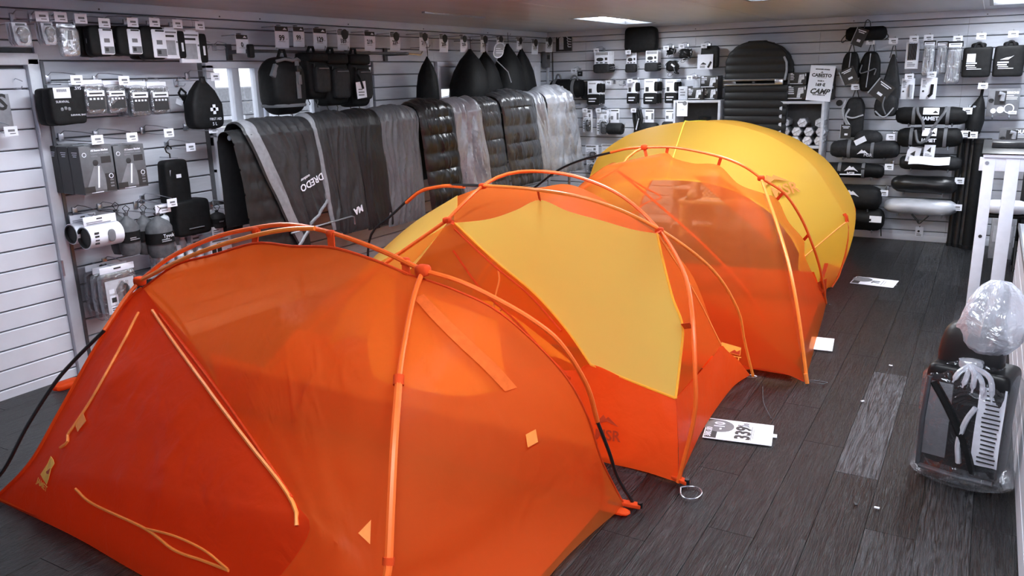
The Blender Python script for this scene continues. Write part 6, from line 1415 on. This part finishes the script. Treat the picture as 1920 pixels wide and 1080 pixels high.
for i, (bb, s) in enumerate([((1804, 83, 1861, 144), 'black folded bag with white paper tag, left of two'), ((1862, 80, 1922, 143), 'black folded bag with white emblem, at the right edge')]):
    t, w_, h_ = place('B', bb, .24, 'folded_bag', s, 'folded bag', 'black folded bags'); k_foldbag(t, w_, h_, i)
    if i == 0: MB().box((-w_*.2, -.075, -h_*.42), (w_*.28, .004, h_*.26)).build('paper_tag', card_m, t)
    else: MB().prism([(-w_*.28, -h_*.5), (-w_*.1, -h_*.44), (w_*.05, -h_*.42), (w_*.15, -h_*.38), (-w_*.02, -h_*.5)], -.068, -.064).build('emblem', white_m, t, smooth=False)
def k_tool(t, w_, h_, no, title, mat):
    c = MB().box((0, .0, -h_/2), (w_, .05, h_)).build('carton', mat, t, bev=.003)
    MB().box((-w_*.1, -.027, -h_*.33), (w_*.36, .004, h_*.5)).build('picture', M('carton_dark', G(.022), .45), c, smooth=False)
    MB().tube([(-w_*.16, -.034, -h_*.16), (-w_*.02, -.034, -h_*.2), (-w_*.04, -.034, -h_*.44)], .022, 8).build('tool_picture', M('tool_grey', G(.3), .4), c)
    MB().tube([(-w_*.38+math.cos(a)*w_*.06, -.03, -h_*.42+math.sin(a)*w_*.04) for a in [k*math.pi/7 for k in range(14)]], .008, 5, closed=True).build('ring_picture', ink_m, c)
    text(title, c, w_*.25, -h_*.15, fit(title, w_*.42), white_m, -.027, bold=.003); plines(c, w_*.08, w_*.46, -h_*.24, 3, h_*.06, white_m, -.026)
    MB().cyl((-w_*.06, -.025, -h_*.76), (-w_*.06, -.030, -h_*.76), w_*.12, 18).build('round_badge', card_m, c); text(no, c, -w_*.06, -h_*.76, w_*.1, ink_m, -.031)
    MB().cyl((w_*.2, -.025, -h_*.72), (w_*.2, -.030, -h_*.72), w_*.15, 20).build('round_picture', inkg_m, c); MB().tube([(w_*.2+math.cos(a)*w_*.15, -.03, -h_*.72+math.sin(a)*w_*.15) for a in [k*math.pi/9 for k in range(18)]], .006, 5, closed=True).build('badge_rim', card_m, c)
    MB().cyl((-w_*.28, -.025, -h_*.8), (-w_*.28, -.029, -h_*.8), w_*.09, 14).build('round_badge', card_m, c)
    pr(c, [(w_*.2, -h_*.8, w_*.46, -h_*.92)], card_m, -.032, 'price_label'); plines(c, w_*.22, w_*.44, -h_*.83, 2, h_*.035, inkg_m, -.0335)
    for x in (-.28, .25): MB().tube([(w_*x, -.02, -h_*.95), (w_*x, -.05, -h_*1.03), (w_*x, -.02, -h_*1.08)], .008, 6).build('clip', steel_m, t)
t, w_, h_ = place('B', (1851, 166, 1911, 218), .24, 'tool_box', 'grey printed tool carton with round badges, upper right', 'carton'); k_tool(t, w_, h_, '11', 'DERICHE', M('carton_mid', G(.16), .5))
t, w_, h_ = place('B', (1872, 240, 1932, 285), .3, 'tool_box', 'darker printed tool carton with badge 12, just above the white table', 'carton'); k_tool(t, w_, h_, '12', 'DUCK', M('carton_grey', G(.10), .45))
# rolled tents on brackets
def k_rolltent(t, w_, h_, mat, seed, bands=(), taper=.6, flat=.0):
    r = h_/2
    def f(q, u, v):
        a = abs(q.x)/(w_/2); k = 1-(1-taper)*max(0, a-.72)/.28
        n_ = noise.noise(Vector((q.x*5, q.y*9+seed*3, q.z*9)))*.016+noise.noise(Vector((q.x*14, q.y*14, q.z*14+seed)))*.008
        z = q.z*k+n_
        if z < -r*(1-flat): z = -r*(1-flat)
        return Vector((q.x, q.y*k+n_, z))
    MB().lathe([(0, -w_*.5), (r*.6, -w_*.5), (r*.92, -w_*.47), (r, -w_*.4), (r, -w_*.28), (r, -w_*.14), (r, 0), (r, w_*.14), (r, w_*.28), (r, w_*.4), (r*.92, w_*.47), (r*.6, w_*.5), (0, w_*.5)], 30, (0, 0, -r), 0, f).build('rolled_body', mat, t)
    for x in bands: MB().lathe([(r*1.0, x*w_-.016), (r*1.05, x*w_-.016), (r*1.05, x*w_+.016), (r*1.0, x*w_+.016)], 28, (0, 0, -r), 0).build('band', web_m, t)
    for x in (-.3, .3):
        MB().tube([(w_*x, r+.02 if False else .18, -h_-.012), (w_*x, -r*.7, -h_-.012), (w_*x, -r*.8, -h_+.015)], .007, 6).build('wall_arm', steel_m, t)
RT = 'rolled tents on the back wall'
def peakmark(t, x, z, s, y, txt=None):
    MB().prism([(x-.5*s, z), (x-.12*s, z+.42*s), (x+.02*s, z+.3*s), (x+.12*s, z+.36*s), (x+.5*s, z), (x+.2*s, z+.12*s), (x-.2*s, z+.1*s)], y-.004, y).build('mountain_emblem', white_m, t, smooth=False)
    if txt: text(txt, t, x, z-.03*s-.02, .32*s, white_m, y-.002, bold=.001)
def k_jamet(t, w_, h_):
    r = h_/2
    MB().box((0, -r-.006, -h_*.20), (w_*.22, .006, h_*.4), Matrix.Rotation(-.35, 3, 'X')).build('white_label', card_m, t)
    MB().prism([(w_*.01, -h_*.34), (w_*.06, -h_*.16), (w_*.1, -h_*.3)], -r-.016, -r-.012).build('mountain_emblem', ink_m, t, smooth=False)
    text('JAMET', t, 0, -h_*.62, fit('JAMET', w_*.24), white_m, -r-.014, bold=.002)
t, w_, h_ = place('B', (1680, 201, 1815, 234), .30, 'rolled_tent', 'black rolled tent with white label and grey carry straps, upper', 'rolled tent', RT); k_rolltent(t, w_, h_, black_m, 1, (-.24, .23), .75); k_jamet(t, w_, h_)
r = h_/2
for s in (-1, 1): MB().tube(resample([(s*w_*.2, -r*.5, .0), (s*w_*.18, -r-.02, -h_*.3), (s*w_*.1, -r-.03, -h_*.8), (s*w_*.03 if s > 0 else -w_*.08, -r-.03, -h_*1.25)], 16), .014, 6).build('carry_strap', web_m, t)
t, w_, h_ = place('B', (1683, 239, 1805, 276), .30, 'rolled_tent', 'black rolled tent with white label, lower of the two alike', 'rolled tent', RT); k_rolltent(t, w_, h_, black_m, 2, (-.28, .24), .8); k_jamet(t, w_, h_)
r = h_/2
MB().tube(resample([(-w_*.22, -r-.005, -h_*.1), (-w_*.16, -r-.02, -h_*.7), (-w_*.05, -r-.03, -h_*.62), (w_*.04, -r-.02, -h_*.2)], 16), .014, 6).build('carry_strap', web_m, t)
for (bb, n, mt, s, bands, tp) in [((1558, 263, 1687, 297), .30, char_m, 'charcoal rolled tent with triangular peak and white emblem', (-.22, .12), .8), ((1547, 305, 1658, 333), .30, black_m, 'slim black rolled tent with white emblem and pale cords', (-.24, .16), .8), ((1545, 346, 1653, 391), .32, black_m, 'thick black tent bag with white emblem by the yellow fly', (), .8), ((1560, 388, 1658, 430), .30, black_m, 'lowest black tent bag with white tag near the floor', (), .7)]:
    t, w_, h_ = place('B', bb, n, 'rolled_tent', s, 'rolled tent', RT); k_rolltent(t, w_, h_, mt, bb[0] % 7, bands, tp)
    r = h_/2
    if 'charcoal' in s:
        MB().sup((w_*.04, 0, .02), (w_*.42, h_*.8, h_*.9), .9, .9, 14, 10, crumple(.01, 10, 2)).build('peaked_pouch', char_m, t); peakmark(t, .0, -h_*.72, .12, -r-.03, None); MB().box((-w_*.06, -r*.9, -.0), (w_*.17, .004, h_*.3), Matrix.Rotation(-.5, 3, 'Y')).build('paper_tag', card_m, t); text('MSR', t, .05, -h_*.76, .045, white_m, -r-.03)
    elif 'slim' in s:
        peakmark(t, -.02, -h_*.52, .14, -r-.012, 'MSR'); MB().tube([(-w_*.22, -r-.01, -h_*.75), (w_*.14, -r-.012, -h_*.72)], .007, 6).build('pale_cord', white_m, t)
    elif 'thick' in s: peakmark(t, w_*.0, -h_*.42, .17, -r-.016)
    else: MB().box((w_*.36, -r-.0, -h_*.42), (.12, .004, .07)).build('paper_tag', card_m, t); MB().tube([(w_*.46, -.05, -h_*.8), (w_*.48, -.05, -h_*1.2)], .006, 5).build('dangling_cord', blackp_m, t)
t, w_, h_ = place('B', (1687, 291, 1803, 319), .28, 'rolled_tarp', 'dark crumpled rolled tarp with white cards lying on it', 'roll', RT); k_rolltent(t, w_, h_, char_m, 5, (), .7)
zt = t.location.z; xx = t.location.x
for i, (bb, s, mt) in enumerate([((1702, 276, 1727, 304), 'white picture card leaning on the rolled tarp, left', card_m), ((1733, 269, 1754, 297), 'white picture card leaning on the rolled tarp, right', card_m)]):
    t, w_, h_ = place('B', bb, .36, 'picture_card', s, 'card'); o = MB().box((0, 0, -h_/2), (w_, .004, h_)).build('card', mt, t, smooth=False); MB().prism([(-w_*.25, -h_*.5), (w_*.1, -h_*.22), (w_*.12, -h_*.6)], -.005, -.002).build('picture', ink_m, t, smooth=False); plines(t, -w_*.35, w_*.3, -h_*.7, 2, h_*.1, inkg_m, -.003); t.rotation_euler = (0, .15 if i == 0 else .05, 0)
t, w_, h_ = place('B', (1704, 295, 1781, 308), .43, 'paper_sheet', 'long white paper sheet lying on the rolled tarp', 'paper'); MB().grid(lambda u, v: Vector(((u-.5)*w_, .05-.1*v, -h_*v+.006*math.sin(u*7))), 8, 4).build('sheet', card_m, t)
t, w_, h_ = place('B', (1671, 329, 1796, 363), .30, 'rolled_tent', 'plain glossy black rolled tent without label', 'rolled tent', RT); k_rolltent(t, w_, h_, M('glossy_black_shell', G(.022), .26), 6, (), .6)
t, w_, h_ = place('B', (1658, 373, 1796, 403), .30, 'rolled_tent', 'pale silver rolled tent with black V shaped strap below', 'rolled tent', RT); k_rolltent(t, w_, h_, M('silver_roll', G(.45), .35, metal=.2, var=.1, bump=.4, bscale=10, stretch=(.3, 1, 1)), 8, (), .6)
MB().tube(resample([(-w_*.1, -h_*.5, -h_*.9), (-w_*.02, -h_*.52, -h_*1.25), (.01, -h_*.52, -h_*1.45), (w_*.06, -h_*.52, -h_*1.25), (w_*.13, -h_*.5, -h_*.95)], 18), .009, 6).build('carry_strap', blackp_m, t)
for (u, v, s) in [(1814, 208, 'right of the upper labelled rolled tent'), (1670, 257, 'left of the lower labelled rolled tent'), (1810, 251, 'right of the lower labelled rolled tent'), (1824, 253, 'above the long dark tubes'), (1667, 313, 'right of the slim black rolled tent'), (1799, 339, 'right of the glossy black rolled tent'), (1657, 362, 'right of the thick black tent bag'), (1795, 389, 'right of the pale silver rolled tent')]:
    hook('B', u, v, .34, s, wid=.085, hgt=.065)
for bb, s in [((1716, 425, 1731, 444), 'small white card with round emblem hanging low on the wall'), ((1777, 416, 1801, 445), 'white diagram card low on the wall by the dark tubes')]:
    t, w_, h_ = place('B', bb, .03, 'info_card', s, 'card'); MB().box((0, 0, -h_/2), (w_, .004, h_)).build('card', card_m, t, smooth=False); MB().cyl((-w_*.08, -.002, -h_*.45 if w_ < .12 else -h_*.2), (-w_*.08, -.005, -h_*.45 if w_ < .12 else -h_*.2), w_*.16, 14).build('round_emblem', ink_m, t); plines(t, -w_*.3, w_*.35, -h_*.66, 3, h_*.1, inkg_m, -.003)
    MB().cyl((0, .03, .0), (0, -.006, 0), .006, 6).build('clip', dsteel_m, t)
# ================================================================== tubes, table, wrapped case, floor items
def tube_thing(u, v0, v1, n, r, lab, lean=0, mat=None, group='long dark tubes leaning on the back wall', topr=None):
    a = BW(u, v0, n); t = thing('long_tube', lab, 'tube', (a.x+lean, -n-.05, 0), group=group)
    h = a.z
    MB().tube([(0, 0, 0), (-lean*.5, .02, h*.5), (-lean, .05, h)], [r, r, topr or r], 12).build('tube_body', mat or M('tube_black', G(.012), .32, var=.3), t)
    MB().cyl((-lean, .05, h-.03), (-lean, .05, h+.012), (topr or r)*1.1, 12).build('end_cap', blackp_m, t); MB().cyl((0, 0, 0), (0, 0, .04), r*1.1, 12).build('foot_cap', blackp_m, t)
    return t, h
tube_thing(1803, 262, 460, .10, .030, 'dark glossy tube, leftmost of the group', -.0)
tube_thing(1816, 262, 460, .14, .034, 'dark glossy tube, second from left')
tube_thing(1827, 266, 460, .18, .032, 'dark glossy tube with pale label, third from left', mat=M('tube_grey', G(.03), .3, var=.5, scale=12))
tube_thing(1838, 262, 460, .20, .055, 'thick black tube behind the white table leg', 0, black_m)
a = BW(1842, 172, .16); b = BW(1822, 255, .2)
t = thing('folded_parasol', 'black folded parasol hanging point down beside the tool carton', 'parasol', (a.x, -.16, a.z))
MB().tube(resample([(0, 0, .03), (-.01, 0, -.1), (-.03, 0, -.2), (b.x-a.x, -.03, b.z-a.z)], 14), [.014]*3+[.03, .045, .06, .07, .075, .08, .085, .085, .08, .075, .07, .04][:12], 14).build('folded_canopy', black_m, t)
MB().tube([(0, 0, .02), (0, -.0, .1)], .012, 8).build('shaft', dsteel_m, t); MB().cyl((0, .15, .06), (0, -.02, .06), .006, 6).build('wall_hook', steel_m, t); MB().sup((-.03, -.02, -.16), (.09, .08, .06), .6, .6, 10, 8).build('gathered_collar', M('print_light', G(.35), .6), t)
for i, (u, s) in enumerate([(1846, 'thin black pole, left of a pair behind the white table'), (1855, 'thin black pole, right of a pair behind the white table')]):
    tube_thing(u, 262, 460, .12, .024, s, -.03, blackp_m, 'thin black poles by the table')

# white display table with an end frame towards us
pA = at(1853, 287, 1, -2.7); zt = pA.z
tb = thing('display_table', 'white display table at the right with bolted legs and thick top', 'table', (pA.x, -2.7, 0))
TW = .95
MB().box((TW/2-.03, .55, zt-.012), (TW, 1.3, .024)).build('table_top', white_m, tb, bev=.003)
MB().box((TW/2-.03, .55, zt+.004), (TW+.02, 1.32, .008)).build('dark_edge', blackp_m, tb, bev=.002)
MB().box((.10, -.06, zt-.075), (.30, .035, .10)).build('rail', white_m, tb, bev=.004)
MB().box((.13, .45, zt+.03), (.22, .16, .045)).build('hinge_block', M('tube_grey', G(.03), .3), tb, bev=.006)
for x, y in ((.015, -.06), (.165, -.06), (.86, -.06), (.015, 1.12), (.86, 1.12)):
    l = MB().box((x, y, (zt-.026)/2), (.078 if x < .1 else .09, .045, zt-.026)).build('leg', white_m, tb, bev=.004)
MB().cyl((.0, -.085, zt-.065), (.0, -.09, zt-.065), .014, 14).build('bolt', steel_m, tb)
MB().cyl((.015, -.083, .60), (.015, -.086, .60), .013, 14).build('bolt_hole', ink_m, tb)
# folding stool, shoe and boxes seen through the frame
st = thing('folding_stool', 'black legged folding stool with pale cushion behind the white table leg', 'stool', (5.33, -1.05, 0))
for x in (-.14, .14):
    MB().tube([(x, -.16, 0), (x, .14, .5)], .014, 8).build('leg', blackp_m, st); MB().tube([(x, .16, 0), (x, -.14, .5)], .014, 8).build('leg', blackp_m, st)
MB().box((0, 0, .51), (.36, .34, .03)).build('seat', black_m, st, bev=.008); MB().sup((0.02, -.02, .58), (.34, .32, .11), .5, .4, 18, 10).build('cushion', white_m, st)
cr_ = thing('crate', 'grey carton standing behind the folding stool', 'carton', (5.36, -.50, 0)); MB().box((0, 0, .2), (.2, .3, .4)).build('carton', M('sign_grey', G(.30), .5), cr_, bev=.004); MB().box((.0, -.152, .25), (.16, .003, .16)).build('label', M('insert_light', G(.5), .5), cr_)
cr2 = thing('crate', 'tall dark carton leaning beside the folding stool', 'carton', (5.63, -.45, 0)); MB().box((0, 0, .45), (.3, .25, .9)).build('carton', char_m, cr2, bev=.006); MB().box((0, -.127, .6), (.18, .003, .5)).build('panel', inkg_m, cr2)
sh_ = thing('helmet', 'black rounded helmet on top of the dark carton', 'helmet', (5.60, -.47, .9)); MB().sup((0, 0, .09), (.27, .25, .2), .8, .9, 18, 12).build('shell', blackp_m, sh_); MB().tube([(-.12, -.1, .04), (0, -.15, .03), (.12, -.1, .04)], .012, 6).build('brim', white_m, sh_)

# long white counter along the right wall
ct = thing('counter', 'long white counter with grooved front running along the right edge', 'counter', (5.41, -5.4, 0))
CL = 4.9
MB().box((.29, 0, .36), (.56, CL, .70)).build('body', white_m, ct, smooth=False)
MB().box((.28, 0, .725), (.58, CL+.04, .03)).build('worktop', M('white_woodgrain', G(.62), .4, var=.12, scale=3, stretch=(30, 1, 1)), ct, bev=.003)
MB().box((-.012, 0, .725), (.01, CL+.04, .034)).build('dark_edge', inkg_m, ct)
for k in range(5): MB().box((.004, 0, .07+.135*k), (.014, CL, .128)).build('front_slat', M('counter_white', G(.70), .35, var=.03), ct, smooth=False, bev=.004, seg=1)

# case wrapped in clear film
bx, by = 5.19, -5.78
cs = thing('wrapped_case', 'black case wrapped in a knotted clear plastic bag, standing by the counter', 'wrapped case', (bx, by, 0))
cs.rotation_euler = (0, 0, R(-12))
def cr(q): return q+Vector((noise.noise(q*9)*.008, noise.noise(q*8+Vector((3, 0, 0)))*.008, 0))
MB().sup((0, 0, .30), (.34, .22, .52), .14, .18, 30, 22, cr).build('case_body', blackp_m, cs)
MB().box((-.10, -.112, .30), (.10, .01, .36)).build('grey_panel', inkg_m, cs, bev=.003)
MB().tube([(-.16, -.115, .06), (-.162, -.118, .28), (-.15, -.115, .5)], .012, 8).build('edge_tube', dsteel_m, cs)
MB().tube([(-.155, -.118, .055), (.0, -.125, .05), (.15, -.118, .055)], .012, 8).build('edge_tube', dsteel_m, cs)
MB().tube(resample([(-.13, -.12, .48), (-.05, -.128, .36), (.03, -.128, .2), (.07, -.125, .08)], 16), .018, 6).build('strap', black_m, cs)
ps = MB().grid(lambda u, v: Vector((.055+.105*u, -.120-.008*math.sin(v*5)-.004*math.sin(u*6), .13+.37*v)), 6, 10).build('printed_sheet', card_m, cs)
rnd = random.Random(4); m = MB()
for k in range(17):
    m.box((.115, -.132, .49-.021*k), (.075*rnd.uniform(.7, 1), .002, .0065))
m.build('small_print', ink_m, ps, smooth=False)
MB().tube(resample([(.01, -.126, .12), (.0, -.132, .22), (.02, -.132, .33), (.05, -.126, .4)], 14), .012, 6).build('pale_strip', M('insert_light', G(.5), .5), cs)
MB().sup((-.02, .03, .60), (.27, .17, .30), .7, .6, 20, 14, cr).build('inner_bundle', M('bundle_black', G(.012), .4), cs)
FILM = film('bag_film', .93, .10, .9, 8, .3, .75, .55); FILM2 = film('milky_film', .55, .2, 1.0, 8, .9, .3, .4)
def wrapf(q, u, v):
    a = u*6.283
    n_ = .020*noise.noise(Vector((math.cos(a)*3, math.sin(a)*3, q.z*5)))+.014*noise.noise(Vector((math.cos(a)*6, math.sin(a)*6, q.z*14)))
    c, s = math.cos(a), math.sin(a); r_ = math.hypot(q.x, q.y)
    e = max(.45, min(1, (q.z-.42)/.2)) if q.z > .42 else .45
    x = math.copysign(abs(c)**e, c)*r_; y = math.copysign(abs(s)**e, s)*r_*.68
    pl = .012*math.sin(a*17+2)*max(0, 1-abs(q.z-.57)/.2)
    return Vector((x*(1+n_*3+pl), y*(1+n_*3+pl), q.z+n_*.5))
MB().lathe([(0, .004), (.17, .006), (.205, .03), (.20, .09), (.192, .2), (.192, .35), (.19, .48), (.16, .54), (.06, .58), (.045, .595)], 56, fn=wrapf).build('bag_film', FILM, cs)
def topf(q, u, v):
    a = u*6.283; n_ = (.5-abs(noise.noise(Vector((math.cos(a)*1.6, math.sin(a)*1.6, q.z*5+4))))*1.6)*.22+(.4-abs(noise.noise(Vector((math.cos(a)*3.5, math.sin(a)*3.5, q.z*7)))))*.16
    return Vector((q.x*(1+n_)+.06*(q.z-.6), q.y*(.8+n_)+.10*(q.z-.6), q.z+n_*.04))
MB().lathe([(.045, .595), (.085, .625), (.118, .67), (.128, .73), (.122, .79), (.108, .85), (.08, .90), (.045, .93), (0, .94)], 60, (0.03, .02, 0), fn=topf).build('bag_top', FILM2, cs)
MB().sup((.0, -.06, .575), (.10, .07, .05), .6, .7, 12, 8, crumple(.012, 30, 1)).build('knot', FILM2, cs)
for k in range(5): MB().tube(resample([(.0, -.09, .575), (-.03+.03*k, -.13, .55-.02*(k % 2)), (-.05+.04*k, -.14, .50-.015*k)], 10), [.012]*9+[.004]*2, 6).build('knot_tail', FILM2, cs)
def skirt(q, u, v):
    a = u*6.283; n_ = .05*noise.noise(Vector((math.cos(a)*4, math.sin(a)*4, q.z*10+9)))
    return Vector((q.x*(1+n_), q.y*(.72+n_), q.z))
MB().lathe([(.20, .10), (.225, .05), (.22, .012), (.17, .004)], 48, fn=skirt).build('bag_skirt', FILM, cs)

# price cards lying on the floor
def fcard(c4, lab, full):
    P = [FL(u, v, .004) for u, v in c4]          # top-left, top-right, bottom-right, bottom-left as seen
    o = (P[0]+P[1]+P[2]+P[3])/4; x = (P[1]-P[0]+P[2]-P[3])/2; y = (P[0]-P[3]+P[1]-P[2])/2
    L_, W_ = x.length, y.length; ang = math.atan2(x.y, x.x)
    t = thing('price_card', lab, 'price card', (o.x, o.y, .0075), rz=ang)
    MB().box((0, 0, 0), (L_, W_, .003)).build('card', card_m, t, smooth=False)
    def flat(rects, mat, name, z=.002):
        m = MB()
        for a, b, c, d in rects: m.box(((a+c)/2*L_, (b+d)/2*W_, z), (abs(c-a)*L_, abs(d-b)*W_, .0006))
        m.build(name, mat, t, smooth=False)
    def ft(s, x, y, size, mat=ink_m, bold=.001):
        o = text(s, t, 0, 0, size*W_, mat, 0, tilt=0, bold=bold); o.rotation_euler = (0, 0, R(90)); o.location = (x*L_, y*W_, .0034)
    if full == 2: flat([(-.49, -.48, .49, .48)], card_m, 'blank_face'); return t
    flat([(-.485, -.46, -.31, .46)], ink_m, 'printed_header')
    MB().cyl((-.30*L_, .15*W_, .0012), (-.30*L_, .15*W_, .0026), W_*.3, 22).build('round_badge', inkg_m, t)
    if full:
        ft('-10', -.29, .15, .3, white_m, .002); ft('380.00', -.43, -.2, .17, white_m); ft('339', .08, -.08, .42, ink_m, .003); ft('€', .02, .27, .13, inkg_m); ft(',00', .10, .33, .16, MATS['print_light'])
        flat([(.185, -.38, .20, .28), (.215, -.3, .225, .2), (.38, -.4, .386, -.1)], MATS['print_light'], 'small_print')
        MB().box((L_*.53, .0, -.001), (L_*.06, W_*.16, .003)).build('clip', white_m, t); MB().box((-L_*.52, .05*W_, -.001), (L_*.04, W_*.08, .003)).build('clip', steel_m, t)
    else:
        ft('70', .05, -.05, .34, inkg_m, .002); flat([(.18, -.4, .2, .3), (.24, -.3, .255, .2)], MATS['print_light'], 'small_print'); MB().box((L_*.51, -.1*W_, -.001), (L_*.04, W_*.08, .003)).build('clip', steel_m, t)
    return t
fcard([(1327, 785), (1450, 799), (1448, 838), (1318, 821)], 'large white price card reading 339 on the floor by the middle tent', 1)
fcard([(1604, 519), (1683, 527), (1677, 541), (1596, 531)], 'white price card with dark header on the floor far back', 0)
fcard([(1520, 632), (1562, 636), (1563, 660), (1518, 655)], 'blank white card on the floor beside the third tent', 2)
for i, (u, v) in enumerate([(1644, 953), (1617, 753), (1604, 946), (1670, 686)]):
    t = thing('paper_scrap', ['tiny white paper scrap on the floor near the wrapped case', 'tiny white paper scrap on the bright plank', 'tiny dark crumb on the floor between planks', 'tiny white paper scrap furthest back on the floor'][i], 'scrap', FL(u, v, .007)); MB().box((0, 0, .003), (.022, .012, .005), Matrix.Rotation(i, 3, 'Z')).build('scrap', card_m if i != 2 else ink_m, t, bev=.001)
t = thing('guy_line', 'thin grey guy line lying on the floor beside the middle tent foot', 'cord', FL(1430, 725, .01)); p0 = FL(1430, 725, .0); p1 = FL(1432, 755, 0)-p0; p2 = FL(1446, 785, 0)-p0
MB().tube(resample([(0, 0, 0), (p1.x, p1.y, 0), (p2.x, p2.y, 0)], 12), .0025, 5).build('cord', M('cord_grey', G(.06), .7), t)
